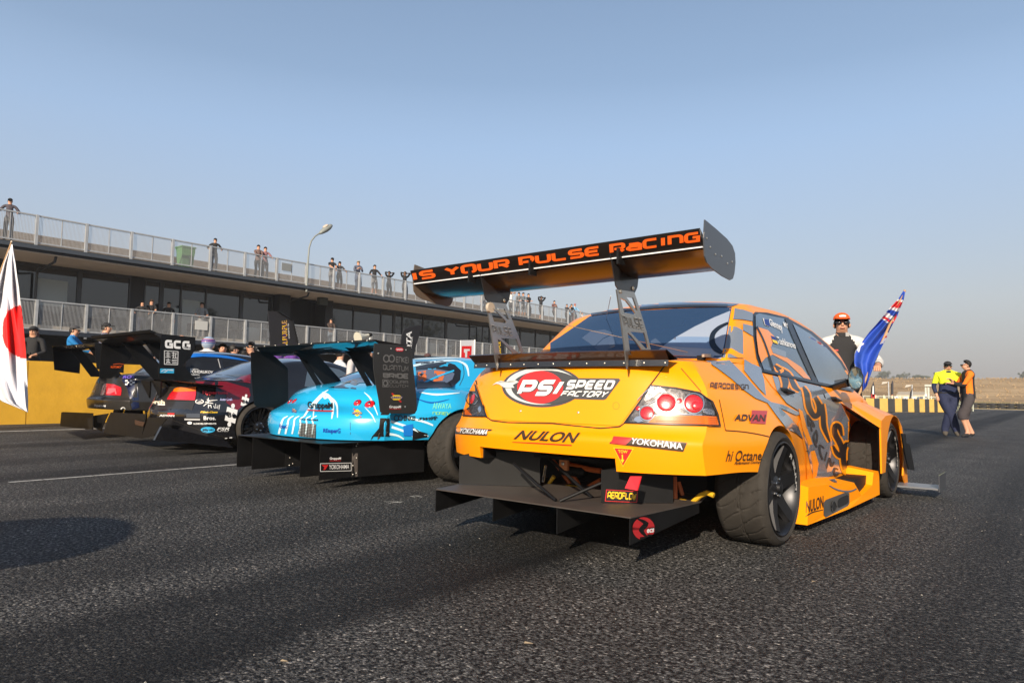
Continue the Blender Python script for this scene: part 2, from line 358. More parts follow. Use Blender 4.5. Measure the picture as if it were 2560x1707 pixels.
class Target:
    """surfaces that print is laid on"""
    def __init__(s, objs):
        V = []; F = []
        for o in objs:
            n = len(V); w = wloc(o)
            V += [Vector(v.co) + w for v in o.data.vertices]; F += [[i + n for i in p.vertices] for p in o.data.polygons]
        s.t = BVHTree.FromPolygons(V, F)
    def hit(s, px, off):
        d = Vector(dirpx(*px)); r = s.t.ray_cast(Vector(CAMP), d)
        if r[0] is None: return None
        n = r[1]
        if n.dot(d) > 0: n = -n
        return r[0] + n * off
    def lay(s, name, V, F, m, parent, off=.003, nsteps=None, mirror=None):
        """V: pixel positions"""
        P = np.array([list(p) for p in V], float); lo, hi = P.min(0), P.max(0)
        if nsteps is None: nsteps = max(1, min(40, int((hi[0] - lo[0]) / 14))), max(1, min(40, int((hi[1] - lo[1]) / 14)))
        V2, F2 = cut(P, F, nsteps[0], nsteps[1], (lo[0], hi[0], lo[1], hi[1]))
        H_ = [s.hit(p, off) for p in V2]
        Fk = []
        for f in F2:
            if any(H_[i] is None for i in f): continue
            c = [H_[i] for i in f]; dd = [(a - Vector(CAMP)).length for a in c]
            if max(dd) - min(dd) > .35: continue
            Fk.append(f)
        used = sorted({i for f in Fk for i in f}); ix = {i: k for k, i in enumerate(used)}
        if not Fk: print('LAY MISS', name); return None
        if name not in ('lettering',):
            par = {}
            def find(a):
                while par.setdefault(a, a) != a: par[a] = par[par[a]]; a = par[a]
                return a
            for f in Fk:
                for i in f[1:]: par[find(i)] = find(f[0])
            cnt = {}
            for f in Fk: cnt[find(f[0])] = cnt.get(find(f[0]), 0) + 1
            best = max(cnt, key=cnt.get); Fk = [f for f in Fk if find(f[0]) == best]
        VV = [H_[i] for i in used]; FF = [[ix[i] for i in f] for f in Fk]
        o = mk(name, VV, FF, m, parent, smooth=True)
        if mirror is not None:
            mk(name, [(2 * mirror - p[0], p[1], p[2]) for p in VV], [f[::-1] for f in FF], m, parent, smooth=True)
        return o
    def poly(s, name, pts, m, parent, off=.003, mirror=None, ns=None):
        return s.lay(name, pts, ptri(pts), m, parent, off, ns, mirror)
    def line(s, name, pts, w, m, parent, off=.004, smooth=4, closed=False, mirror=None):
        v, f = strip(pts, w, smooth, closed); return s.lay(name, v, f, m, parent, off, None, mirror)
    def text(s, txt, quad, m, parent, off=.005, bold=.02, shear=0., space=1., font=None, name='lettering', w=.2, ns=None, **kw):
        if font is None: V, F = text2d(txt, bold, shear, space)
        else: V, F, L = techno(txt, w=w, shear=shear, **kw)
        q = quadmap(quad); P = [q(p[0], p[1]) for p in V]
        return s.lay(name, P, F, m, parent, off, ns)
def bbq(c, x0, y0, x1, y1, dy=0, sh=0):
    """pixel quad from a crop-space box; dy: right side lower by dy; sh: top shifted right"""
    return [c(x0 + sh, y0), c(x1 + sh, y0 + dy), c(x1, y1 + dy), c(x0, y1)]
# ================================================================== SETTING
M_ASPH = asphalt()
g = mk('ground', [(-900, -300, 0), (900, -300, 0), (900, 1500, 0), (-900, 1500, 0)], [(0, 1, 2, 3)],
       mat('dry_soil', (.15, .115, .07), .95, noise=.3, nscale=.3)); tag(g, kind='structure'); g.location.z = -.02
tr = mk('race_track', [(-29.6, -60, 0), (26, -60, 0), (26, 58.2, 0), (-3.2, 62.5, 0), (-12, 60, 0), (-29.6, 130, 0)], [(0, 1, 2, 3, 4, 5)], M_ASPH); tag(tr, kind='structure')
tr.location = (0, 0, 0); tr.data.transform(Matrix.Translation((tr.data.vertices[0].co * -1) + Vector((-29.6, -60, 0)))) if False else None
for v_, c_ in zip(tr.data.vertices, [(-29.6, -60, 0), (26, -60, 0), (26, 58.2, 0), (-3.2, 62.5, 0), (-12, 60, 0), (-29.6, 130, 0)]): v_.co = c_
mp_ = mat('road_paint', (.55, .54, .5), .6, noise=.35, nscale=9)
mp2 = mat('road_paint_worn', (.33, .32, .3), .7, noise=.5, nscale=14)
def pline(x0, x1, y0, y1, m, w=None, seed=0):
    rr = random.Random(seed); b = MB(); y = y0
    while y < y1:
        yn = min(y1, y + rr.uniform(.25, .9)); j = rr.uniform(-.004, .004)
        if rr.random() > .12: b.add([(x0 + j, y, .004), (x1 + j, y, .004), (x1 + j, yn - .01, .004), (x0 + j, yn - .01, .004)], [(0, 1, 2, 3)])
        y = yn
    o = b.build('painted_line', m); tag(o, kind='structure'); return o
pline(-7.10, -7.03, .8, 60, mp2, seed=3)
pline(-14.58, -14.46, -4, 90, mp_, seed=4)
# rubbed-off paint letters left on the asphalt behind the blue car
b = MB()
for c_, n_, w_ in ((cl(0, 0), 0, 0), ):
    pass
for k in range(16):
    p0 = gnd((958 + k * 2.4 + random.uniform(-1, 1), 1256 + random.uniform(-2.5, 2.5)))
    b.add([(p0[0], p0[1], .004), (p0[0] + random.uniform(.01, .03), p0[1] + .01, .004), (p0[0] + .02, p0[1] + random.uniform(.02, .05), .004)], [(0, 1, 2)])
for k in range(9):
    p0 = gnd((1022 + k * 3 + random.uniform(-1, 1), 1241 + random.uniform(-2, 2)))
    b.add([(p0[0], p0[1], .004), (p0[0] + random.uniform(.01, .03), p0[1] + .01, .004), (p0[0] + .02, p0[1] + random.uniform(.02, .05), .004)], [(0, 1, 2)])
o = b.build('paint_remnant', mp_); tag(o, kind='stuff')
# pale loose stones on the asphalt
b = MB(); rr = random.Random(5)
for k in range(500):
    y = rr.uniform(.4, 9) ** 1; x = rr.uniform(-9, 2.5); s = rr.uniform(.0015, .0045)
    b.add([(x - s, y - s * .6, .001), (x + s, y - s, .001), (x + s * .7, y + s, .001), (x - s * .6, y + s * .8, .001), (x, y, .001 + s)], [(0, 1, 4), (1, 2, 4), (2, 3, 4), (3, 0, 4)])
o = b.build('grit', mat('grit', (.3, .28, .25), .8)); tag(o, kind='stuff')
# dried leaf bits near the front
for (p, w_) in (((1310, 1610), .03), ((700, 1655), .025), ((2030, 1455), .02)):
    q0 = gnd(p); b = MB().add([(q0[0], q0[1], .004), (q0[0] + w_, q0[1] + w_ * .3, .007), (q0[0] + w_ * .8, q0[1] + w_ * .7, .004), (q0[0] - w_ * .2, q0[1] + w_ * .4, .006)], [(0, 1, 2, 3)])
    o = b.build('dry_leaf', mat('leaf_dry', (.42, .32, .2), .8)); tag(o, {1310: 'curled pale leaf lying at the bottom middle of the asphalt', 700: 'pale leaf scrap on the asphalt at the bottom left of centre', 2030: 'pale leaf scrap lying on asphalt behind the orange car rear wheel'}[p[0]], 'leaf')

# ---- pit building, facade plane x = -30 (rails), glass x = -32.5
M_DK = mat('fascia_navy', (.022, .028, .04), .45, noise=.1, nscale=3)
M_SOF = mat('soffit_tan', (.74, .62, .52), .8, noise=.08, nscale=1.2)
M_STEEL = mat('galvanised', (.42, .43, .44), .45, metal=.35, noise=.12, nscale=5)
M_BLK = mat('garage_dark', (.012, .013, .015), .8)
M_FRAME = mat('window_frame_dark', (.05, .054, .06), .4)
M_GL = mat('facade_glass', (.016, .022, .027), .03, spec=.9, ior=1.55)
M_CONC = mat('slab_concrete', (.36, .32, .27), .85, noise=.15, nscale=2)
M_BRK = mat('parapet_brick', (.20, .165, .135), .9, noise=.3, nscale=6)
Y0, Y1 = -6.0, 74.0
bd = thing('pit_building', 'long two storey pit building with dark glass front and a railed roof terrace', 'building', (-34, 20, 0))
MB().box((-46, Y0, 5.78), (-29.86, Y1, 6.04)).build('roof_slab', M_DK, bd)
MB().box((-32.6, Y0, 5.74), (-29.92, Y1, 5.777)).build('soffit', M_SOF, bd)
MB().box((-29.86, Y0, 5.86), (-29.70, Y1, 6.00)).build('gutter', mat('gutter', (.05, .06, .075), .35), bd)
MB().box((-33.5, Y0, 6.043), (-30.06, Y1, 6.10)).build('terrace_floor', M_CONC, bd)
MB().box((-46, Y0, 2.70), (-29.9, Y1, 2.86)).build('balcony_slab', M_DK, bd)
MB().box((-32.55, Y0, 2.863), (-30.05, Y1, 2.90)).build('balcony_floor', M_CONC, bd)
MB().box((-30.4, Y0, 2.905), (-30.18, Y1, 3.07)).build('balcony_kerb', M_CONC, bd)
MB().box((-46, Y0, 0), (-31.5, Y1, 2.697)).build('garage_level', M_BLK, bd)
b = MB(); y = Y0 + 1
while y < Y1: b.box((-31.47, y, 0), (-31.3, y + .4, 2.68)); y += 5.04
o = b.build('garage_pier', mat('pier', (.07, .07, .075), .7), bd); o['kind'] = 'stuff'
MB().box((-46, Y0, 2.9), (-33.6, Y1, 5.735)).build('back_wall', mat('interior_dark', (.03, .03, .032), .8), bd)
# brick parapet behind the terrace, courses as real steps
br = thing_br = MB()
z = 6.105; k = 0
while z < 7.2:
    br.box((-34.35, Y0, z), (-34.0 + (.0), Y1, z + .075)); z += .085; k += 1
br.box((-34.33, Y0, 6.1), (-34.02, Y1, 7.18))
o = br.build('brick_parapet', M_BRK, bd)
# glazing bays
mull = [-4.6, -1.2, 2.2, 5.6, 7.4, 8.98, 10.53, 12.53, 13.17, 13.92, 14.81, 16.02, 17.87, 19.6]
mull2 = [23.16, 24.88, 26.96, 28.0, 28.69, 30.47, 32.59, 34.94, 37.06, 39.0, 40.64, 42.58, 44.6, 47, 49.5, 52, 54.5, 57, 59.5, 62, 65, 68, 71, 73.8]
def bay(ya, yb, door=False):
    p = MB().box((-32.56, ya + .035, 2.95 if not door else 2.93), (-32.5, yb - .035, 5.60 if not door else 5.0)).build('window_pane', M_GL, bd)
    return p
for ms in (mull, mull2):
    for a, c in zip(ms[:-1], ms[1:]): bay(a, c)
    for i, yy in enumerate(ms):
        wd = .03 if (i % 3) else .09
        MB().box((-32.62, yy - wd, 2.9), (-32.44, yy + wd, 5.735)).build('mullion', M_FRAME, bd)
    MB().box((-32.6, ms[0], 5.602), (-32.46, ms[-1], 5.735)).build('window_head', M_FRAME, bd)
for (ya, yb) in ((19.7, 20.35), (22.55, 23.06), (12.56, 13.1)):
    MB().box((-32.9, ya, 2.9), (-31.95 if ya > 13 else -32.43, yb, 5.737)).build('dark_column', mat('column_dark', (.016, .016, .018), .5), bd)
for (ya, yb, z0, z1) in ((8.95, 10.1, 4.05, 5.15), (17.9, 19.5, 3.0, 3.9), (28.9, 29.6, 3.0, 4.15), (31.0, 33.2, 2.95, 3.9), (33.8, 35.0, 2.95, 3.85), (13.97, 14.75, 2.98, 4.5), (39.3, 40.4, 3.0, 4.8), (14.9, 15.95, 3.1, 4.95)):
    MB().box((-32.492, ya, z0), (-32.482, yb, z1)).build('pale_blind', mat('blind', (.34, .38, .38), .35), bd)
# recess behind columns: dark opening
MB().box((-33.55, 20.3, 2.9), (-33.4, 22.6, 5.73)).build('recess_wall', M_BLK, bd)
MB().box((-33.39, 20.9, 2.92), (-33.36, 21.05, 5.0)).build('door_edge', M_STEEL, bd)
# brackets and downpipes with the lamp
for yy in (8.9, 20.2, 36.0, 50.0):
    MB().tube([(-30.0, yy, 5.9), (-30.2, yy, 5.55), (-32.2, yy - .0, 5.35), (-32.3, yy, 3.0)], .05, 6).build('downpipe', M_FRAME, bd)
MB().box((-31.4, 21.6, 5.35), (-31.1, 22.1, 5.73)).build('exit_light', mat('fitting', (.06, .07, .06), .5), bd)
# ---- railings
def railing(z0, z1, y_first, label, name='balustrade'):
    t = thing(name, label, 'railing', (-30, 20, z0))
    MB().box((-30.04, Y0, z1 - .05), (-29.96, Y1, z1)).build('top_rail', M_STEEL, t)
    MB().box((-30.03, Y0, z0), (-29.97, Y1, z0 + .05)).build('bottom_rail', M_STEEL, t)
    y = y_first - 1.68 * 8
    first = None
    for k in range(60):
        yy = y + 1.68 * k
        if yy < Y0 or yy > Y1: continue
        if first is None: first = MB().box((-30.055, yy - .045, z0 - .25), (-29.925, yy + .045, z1 + .003)).build('post', M_STEEL, t); y_f = yy
        else:
            c = first.copy(); COL.objects.link(c); c.location.y += yy - y_f
    first = None
    for k in range(60):
        yy = y + 1.68 * k + .84
        if yy < Y0 or yy > Y1: continue
        if first is None: first = MB().box((-30.022, yy - .014, z0 + .05), (-29.978, yy + .014, z1 - .05)).build('mid_bar', M_STEEL, t); y_f = yy
        else:
            c = first.copy(); COL.objects.link(c); c.location.y += yy - y_f
    b = MB(); yy = Y0
    while yy < Y1:
        b.add([(-29.996, yy, z0 + .05), (-29.996, yy + .016, z0 + .05), (-29.996, yy + .016, z1 - .05), (-29.996, yy, z1 - .05)], [(0, 1, 2, 3)]); yy += .045
    o = b.build('mesh_infill', mat('mesh_wire', (.45, .45, .45), .5, metal=.3), t); o['kind'] = 'stuff'
    return t
railing(6.12, 7.2, 8.18, 'grey steel balustrade with mesh infill along the edge of the roof terrace')
railing(2.88, 4.0, 8.34, 'grey steel balustrade with mesh infill along the lower balcony')
# signs tied to the railings
for (p, q, z0, z1, lab) in ((cg(275, 335), cg(338, 335), 6.62, 7.0, 'small grey plate fixed to the roof terrace railing left of the street lamp'), (cl2(1640, 1100), cl2(1745, 1100), 3.35, 3.75, 'small pale notice fixed to the lower balcony railing under the standing man')):
    ya, yb = onX(p, -29.95)[1], onX(q, -29.95)[1]
    o = MB().box((-29.962, ya, z0), (-29.945, yb, z1)).build('notice_board', mat('notice_' + str(z0), (.22, .23, .23) if z0 > 5 else (.5, .5, .48), .6)); tag(o, lab, 'sign')
# green wheelie bin on the terrace
t = thing('wheelie_bin', 'green wheelie bin standing on the roof terrace behind the railing', 'bin', (-30.75, 0, 6.1))
yb0 = onX(cl2(1555, 600), -30.75)[1]; t.location.y = yb0; M_BIN = mat('bin_green', (.08, .20, .07), .5)
def frustum(b, x0, x1, y0, y1, z0, z1, k):
    cx, cy = (x0 + x1) / 2, (y0 + y1) / 2
    lo = [(cx + (x - cx) * k, cy + (y - cy) * k, z0) for x, y in ((x0, y0), (x1, y0), (x1, y1), (x0, y1))]
    hi = [(x, y, z1) for x, y in ((x0, y0), (x1, y0), (x1, y1), (x0, y1))]
    b.add(lo + hi, [(0, 3, 2, 1), (4, 5, 6, 7), (0, 1, 5, 4), (1, 2, 6, 5), (2, 3, 7, 6), (3, 0, 4, 7)])
b = MB(); frustum(b, -31.05, -30.45, yb0 - .3, yb0 + .3, 6.14, 7.04, .78); b.build('bin_body', M_BIN, t)
b = MB(); b.box((-31.1, yb0 - .33, 7.045), (-30.42, yb0 + .33, 7.1)); b.box((-31.18, yb0 - .27, 7.0), (-31.1, yb0 + .27, 7.06)); b.build('lid', M_BIN, t)
for s in (-.24, .24): MB().lathe([(.03, -.03), (.1, -.03), (.1, .03), (.03, .03)], (-30.95, yb0 + s, 6.2), 'y', 14).build('wheel', M_BLK, t)
# ---- street lamp rising from the terrace edge
t = thing('street_lamp', 'grey street lamp with a curved arm rising above the roof terrace', 'street lamp', (-29.8, 20.2, 5.7)); M_LP = mat('lamp_grey', (.22, .235, .22), .5)
xl = -29.8
pts = [onX(cg(435, 510), xl), onX(cg(440, 440), xl), onX(cg(446, 330), xl), onX(cg(452, 260), xl), onX(cg(466, 215), xl), onX(cg(490, 185), xl), onX(cg(520, 165), xl)]
pts = [np.array([xl, pts[0][1], 5.7])] + pts
MB().tube(pts, [.06, .055, .05, .045, .04, .04, .038, .038], 10).build('pole', M_LP, t, True)
a = Vector(onX(cg(518, 168), xl)); c = Vector(onX(cg(596, 112), xl)); d = (c - a); L_ = d.length
u = d.normalized(); s_ = Vector((1, 0, 0)); n_ = u.cross(s_)
def headmesh(k0, k1, wa, wb, h0, h1):
    V = []; F = []
    for i, (tt, w, h) in enumerate(((0, wa * .35, .05), (.2, wa * .8, .10), (.5, wb, .14), (.8, wb, .13), (.95, wb * .8, .09), (1, wb * .4, .05))):
        for j in range(10):
            an = 2 * math.pi * j / 10; V.append(a + u * L_ * tt + s_ * w * math.cos(an) + n_ * (h * math.sin(an) * (h1 if math.sin(an) < 0 else h0)))
    for i in range(5):
        for j in range(10): F.append((i * 10 + j, i * 10 + (j + 1) % 10, (i + 1) * 10 + (j + 1) % 10, (i + 1) * 10 + j))
    F += [tuple(range(9, -1, -1)), tuple(range(50, 60))]; return V, F
V, F = headmesh(0, 1, .16, .2, 1.2, 1.0); mk('lamp_head', V, F, M_LP, t, True)
m_ = a + u * L_ * .62 - n_ * .13
b = MB(); b.ell(m_, (.17, .17, .07), rot=Matrix(((s_.x, u.x, n_.x), (s_.y, u.y, n_.y), (s_.z, u.z, n_.z)))); b.build('lens', mat('lamp_lens', (.5, .42, .35), .2), t, True)

# ---- yellow pit wall
M_YW = mat('yellow_wall', (.66, .36, .025), .7, noise=.12, nscale=1.5, bump=.35, bscale=14)
t = thing('pit_wall', 'long yellow painted concrete pit wall with people standing behind it', 'wall', (-17, 10, 0))
ys = [-9, -3.4, 2.2, 4.66, 10.2, 15.8, 21.4, 27, 32.6, 38.2, 43.8, 49.4, 55]
for i, (a_, c_) in enumerate(zip(ys[:-1], ys[1:])):
    MB().add([(-16.95, a_ + .008, 0), (-17.4, a_ + .008, 0), (-17.32, a_ + .008, 1.33), (-17.05, a_ + .008, 1.33), (-16.95, c_ - .008, 0), (-17.4, c_ - .008, 0), (-17.32, c_ - .008, 1.33), (-17.05, c_ - .008, 1.33)],
             [(0, 3, 2, 1), (4, 5, 6, 7), (0, 1, 5, 4), (1, 2, 6, 5), (2, 3, 7, 6), (3, 0, 4, 7)]).build('wall_segment', M_YW, t)
MB().box((-19.6, -9, 0), (-17.42, 55, .42)).build('standing_platform', M_CONC, t)
# dark pit awning / stand between wall and garages
o = MB().box((-24, -6, 0), (-23.8, 60, 1.1)).build('pit_fence', mat('pit_fence', (.03, .032, .035), .6)); tag(o, 'low dark pit lane fence behind the people at the wall', 'fence')

# ---- painted barrier in the distance: yellow and black blocks
pA = Vector(gnd((2337, 1030))); pB = Vector(gnd((2219, 1029.5))); dv = (pA - pB).normalized(); nv = Vector((-dv.y, dv.x, 0))
t = thing('barrier', 'concrete track barrier painted in yellow and black blocks at the far side of the track', 'barrier', tuple(pA))
M_BY = mat('block_yellow', (.62, .40, .10), .7, noise=.1, nscale=4); M_BB = mat('block_black', (.045, .045, .045), .7, noise=.1, nscale=4)
# boundaries read off the picture
xs_ = [2233, 2252, 2276.5]
edges = [cman(x, 600)[0] for x in (440, 510, 615, 705, 795, 872, 950, 1018, 1087, 1143, 1206, 1250)]
def on_line(px):
    r = dirpx(px, 1010); r = np.array([r[0], r[1]]); A = np.array([[r[0], -dv.x], [r[1], -dv.y]]); s = np.linalg.solve(A, np.array([pB.x, pB.y])); return s[1]
ts = [on_line(x) for x in edges]
w0 = (ts[2] - ts[1])
tl = [ts[0] - w0 * k for k in range(14, 0, -1)]
allt = tl + ts + [ts[-1] + .5 * k for k in range(1, 4)]
for i, (a_, c_) in enumerate(zip(allt[:-1], allt[1:])):
    p, q = pB + dv * a_, pB + dv * (c_ - .015)
    b = MB().add([p, q, q + nv * .5, p + nv * .5, p + Vector((0, 0, .74)), q + Vector((0, 0, .74)), q + nv * .5 + Vector((0, 0, .74)), p + nv * .5 + Vector((0, 0, .74))],
                 [(0, 3, 2, 1), (4, 5, 6, 7), (0, 1, 5, 4), (1, 2, 6, 5), (2, 3, 7, 6), (3, 0, 4, 7)])
    b.build('block', M_BB if (i - len(tl)) % 2 == 0 else M_BY, t)
b = MB()
for k in range(10):
    p = pB + dv * (ts[1] + k * .62) + nv * .25; b.box((p.x - .03, p.y - .03, .74), (p.x + .03, p.y + .03, .92))
b.build('marker_peg', mat('peg', (.7, .6, .45), .7), t)

# ---- grass and bank beyond the track
M_DRY = None
def drygrass(name, a, b_, s):
    m = bpy.data.materials.new(name); m.use_nodes = True; t = m.node_tree; bs = t.nodes['Principled BSDF']; L = t.links.new
    tc = t.nodes.new('ShaderNodeTexCoord'); mp = t.nodes.new('ShaderNodeMapping'); mp.inputs['Scale'].default_value = (.35, 1, 1.6); L(tc.outputs['Object'], mp.inputs[0])
    n = t.nodes.new('ShaderNodeTexNoise'); n.inputs['Scale'].default_value = s; n.inputs['Detail'].default_value = 9; n.inputs['Roughness'].default_value = .72; L(mp.outputs[0], n.inputs['Vector'])
    r = t.nodes.new('ShaderNodeValToRGB'); L(n.outputs[0], r.inputs[0]); r.color_ramp.elements[0].position = .35; r.color_ramp.elements[1].position = .66
    r.color_ramp.elements[0].color = (*a, 1); r.color_ramp.elements[1].color = (*b_, 1); L(r.outputs[0], bs.inputs['Base Color']); bs.inputs['Roughness'].default_value = 1; bs.inputs['Specular IOR Level'].default_value = .1
    return m
M_FLAT = drygrass('grass_flat', (.21, .165, .075), (.34, .27, .13), .6)
M_BANK = drygrass('grass_bank', (.22, .15, .085), (.44, .32, .19), .35)
V = []; F = []
xs_ = np.linspace(-150, 160, 105); yprof = [(59, .0), (62, .03), (80, .1), (92, .5), (99, 1.6), (106, 2.9), (112, 3.55), (120, 3.75), (150, 3.7), (260, 3.9), (380, 8.0), (500, 12.1), (560, 12.2)]
for yy, zz in yprof:
    for x in xs_:
        V.append((x, yy + (3.5 if yy < 70 else 0) + .0 * x, zz + (math.sin(x * .13 + yy) * .12 + math.sin(x * .05) * .18) * (zz > .3)))
nx = len(xs_)
for i in range(len(yprof) - 1):
    for j in range(nx - 1): F.append((i * nx + j, i * nx + j + 1, (i + 1) * nx + j + 1, (i + 1) * nx + j))
mi = [0 if i < 3 else 1 for i in range(len(yprof) - 1) for j in range(nx - 1)]
o = mk('grass_bank', V, F, [M_FLAT, M_BANK], None, True, None, mi); tag(o, kind='structure')
# tussocks break the smooth bank
b = MB(); rr = random.Random(11)
for k in range(2600):
    x = rr.uniform(-30, 20); yy = rr.uniform(64, 122); zz = float(np.interp(yy, [62, 83.5 - 3.5, 92, 99, 106, 112, 120, 150], [.03, .1, .5, 1.6, 2.9, 3.55, 3.75, 3.7])); s = rr.uniform(.04, .13) * (.6 if yy < 90 else 1)
    a_ = rr.uniform(0, 3.14)
    for q in (0, 1.5): b.add([(x - s * math.cos(a_ + q), yy - s * math.sin(a_ + q), zz - .1), (x + s * math.cos(a_ + q), yy + s * math.sin(a_ + q), zz - .1), (x + s * .3, yy, zz + s * .8), (x - s * .5, yy, zz + s * .55)], [(0, 1, 2, 3)])
o = b.build('dry_tussocks', M_BANK); tag(o, kind='stuff')
# black tyre wall along the far edge with pale verge
t = thing('tyre_wall', 'low black tyre wall along the far edge of the track on the right', 'tyre wall', (4, 66, 0))
b = MB(); x = -9.0
while x < 30:
    for z in (.0, .22): b.lathe([(.16, .0), (.29, .02), (.3, .1), (.29, .19), (.16, .21)], (x, 66.2 - .1 * (x + 3), z + .02), 'z', 8)
    x += .6
o = b.build('tyre_row', mat('old_tyre', (.022, .022, .024), .8), t); o['kind'] = 'stuff'
o = mk('verge_strip', [(-12, 62.2, .006), (27, 58.2, .006), (27, 61.2, .006), (-12, 66.2, .006)], [(0, 1, 2, 3)], mat('verge_sand', (.46, .38, .28), .9, noise=.15, nscale=2)); tag(o, kind='structure')

# ---- trees
def leaf_mat(name, a, b_):
    m = bpy.data.materials.new(name); m.use_nodes = True; t = m.node_tree; bs = t.nodes['Principled BSDF']; L = t.links.new
    g_ = t.nodes.new('ShaderNodeNewGeometry'); r = t.nodes.new('ShaderNodeValToRGB'); L(g_.outputs['Random Per Island'], r.inputs[0])
    r.color_ramp.elements[0].color = (*a, 1); r.color_ramp.elements[1].color = (*b_, 1); L(r.outputs[0], bs.inputs['Base Color']); bs.inputs['Roughness'].default_value = .8
    return m
M_LF = leaf_mat('eucalypt_leaves', (.045, .06, .035), (.12, .13, .085)); M_BARK = mat('bark', (.11, .085, .065), .9)
def tree(px, top, base_y, dist_y, w, lab, seed, dens=1., nclump=16):
    """crown built where the picture shows it, at distance dist_y"""
    rr = random.Random(seed); dist_y *= 2.6; p0 = onY((px, base_y), dist_y); p1 = onY((px, top), dist_y); hgt = p1[2] - p0[2]
    t = thing('gum_tree', lab, 'tree', tuple(p0)); zb = p0[2]
    MB().tube([(p0[0], p0[1], zb - 1.2), (p0[0] + .1, p0[1], zb + hgt * .35), (p0[0], p0[1], zb + hgt * .8)], [.3, .2, .06], 7).build('trunk', M_BARK, t, True)
    cl_ = [(p0[0] + rr.gauss(0, w * .33), p0[1] + rr.gauss(0, w * .3), zb + hgt * min(.93, max(.15, rr.gauss(.55, .25))), rr.uniform(.16, .32) * w) for _ in range(nclump)]
    lb = MB()
    for c_ in cl_[:7]: lb.tube([(p0[0], p0[1], zb + hgt * .3), c_[:3]], [.09, .03], 5)
    lb.build('limb', M_BARK, t, True)
    b = MB()
    for (x, y, z, s) in cl_:
        s2 = min(s, hgt * .3)
        for k in range(int(130 * dens)):
            v = Vector((rr.gauss(0, 1), rr.gauss(0, 1), rr.gauss(0, 1))).normalized() * rr.random() ** .4
            c_ = Vector((x + v.x * s, y + v.y * s, z + v.z * s2)); a_ = Vector((rr.gauss(0, 1), rr.gauss(0, 1), rr.gauss(0, 1))).normalized(); b2 = a_.orthogonal().normalized(); l_ = rr.uniform(.12, .28)
            b.add([c_ - a_ * l_, c_ + b2 * l_ * .6, c_ + a_ * l_, c_ - b2 * l_ * .6], [(0, 1, 2, 3)])
    b.build('crown', M_LF, t)
yb_ = cman(0, 240)[1]
tree(cman(555, 0)[0], cman(0, 130)[1], yb_, 190, 5.0, 'tall bushy tree on the ridge beside the blue flag', 1, 1.4)
tree(cman(500, 0)[0], cman(0, 195)[1], yb_, 190, 4.5, 'low spreading scrub at the foot of the tall tree on the ridge', 2, .8, 10)
tree(cman(680, 0)[0], cman(0, 205)[1], yb_, 200, 3.6, 'thin pale sapling between the two tallest ridge trees', 3, .35, 8)
tree(cman(752, 0)[0], cman(0, 190)[1], yb_, 190, 3.2, 'rounded dark tree in the middle of the ridge group', 4, 1.1, 12)
tree(cman(805, 0)[0], cman(0, 178)[1], yb_, 190, 2.4, 'narrow upright tree in the ridge group beside the rounded one', 5, .9, 10)
tree(cman(850, 0)[0], cman(0, 152)[1], yb_, 195, 3.4, 'tall sparse tree at the right end of the ridge group', 6, .35, 10)
tree(cman(1050, 0)[0], cman(0, 195)[1], yb_, 180, 5.6, 'lone broad bush on the ridge left of the man in yellow', 7, 1.4, 20)
tree(2556, 928, 949, 180, 3.0, 'dark tree at the right edge of the ridge', 8, 1.2, 12)
tree(cman(1225, 0)[0], cman(0, 150)[1], yb_, 200, 2.0, 'small tuft of foliage behind the shoulder of the man in yellow', 9, .6, 6)
# ---- tall trees off to the right of the track: the picture shows them as reflections in the building's glass
def tree_at(x, y, hgt, w, lab, seed):
    rr = random.Random(seed); t = thing('gum_tree', lab, 'tree', (x, y, 0)); n_ = 22
    MB().tube([(x, y, 0), (x + .4, y, hgt * .35), (x - .2, y, hgt * .85)], [.45, .3, .08], 8).build('trunk', M_BARK, t, True)
    cl_ = [(x + rr.gauss(0, w * .36), y + rr.gauss(0, w * .36), hgt * min(.95, max(.3, rr.gauss(.66, .18))), rr.uniform(.16, .3) * w) for _ in range(n_)]
    lb = MB()
    for c_ in cl_[:9]: lb.tube([(x, y, hgt * .35), c_[:3]], [.14, .05], 5)
    lb.build('limb', M_BARK, t, True); b = MB()
    for (cx_, cy_, z, s) in cl_:
        for k in range(90):
            v = Vector((rr.gauss(0, 1), rr.gauss(0, 1), rr.gauss(0, 1))).normalized() * rr.random() ** .4
            c_ = Vector((cx_ + v.x * s, cy_ + v.y * s, z + v.z * s * .8)); a_ = Vector((rr.gauss(0, 1), rr.gauss(0, 1), rr.gauss(0, 1))).normalized(); b2 = a_.orthogonal().normalized(); l_ = rr.uniform(.3, .6)
            b.add([c_ - a_ * l_, c_ + b2 * l_ * .6, c_ + a_ * l_, c_ - b2 * l_ * .6], [(0, 1, 2, 3)])
    b.build('crown', M_LF, t)
for i, (x, y, h_, w_, nm_) in enumerate(((62, 62, 15, 9, 'nearest and rounded'), (58, 84, 17, 10, 'broad with a domed top'), (70, 96, 13, 7, 'small'), (60, 118, 18, 11, 'tallest and widest'), (66, 142, 12, 7, 'short and dense'), (60, 160, 15, 9, 'uneven crowned'), (72, 40, 14, 10, 'low and spreading'))):
    tree_at(x, y, h_, w_, nm_ + ' gum tree off to the right, mirrored in the glass', 40 + i)
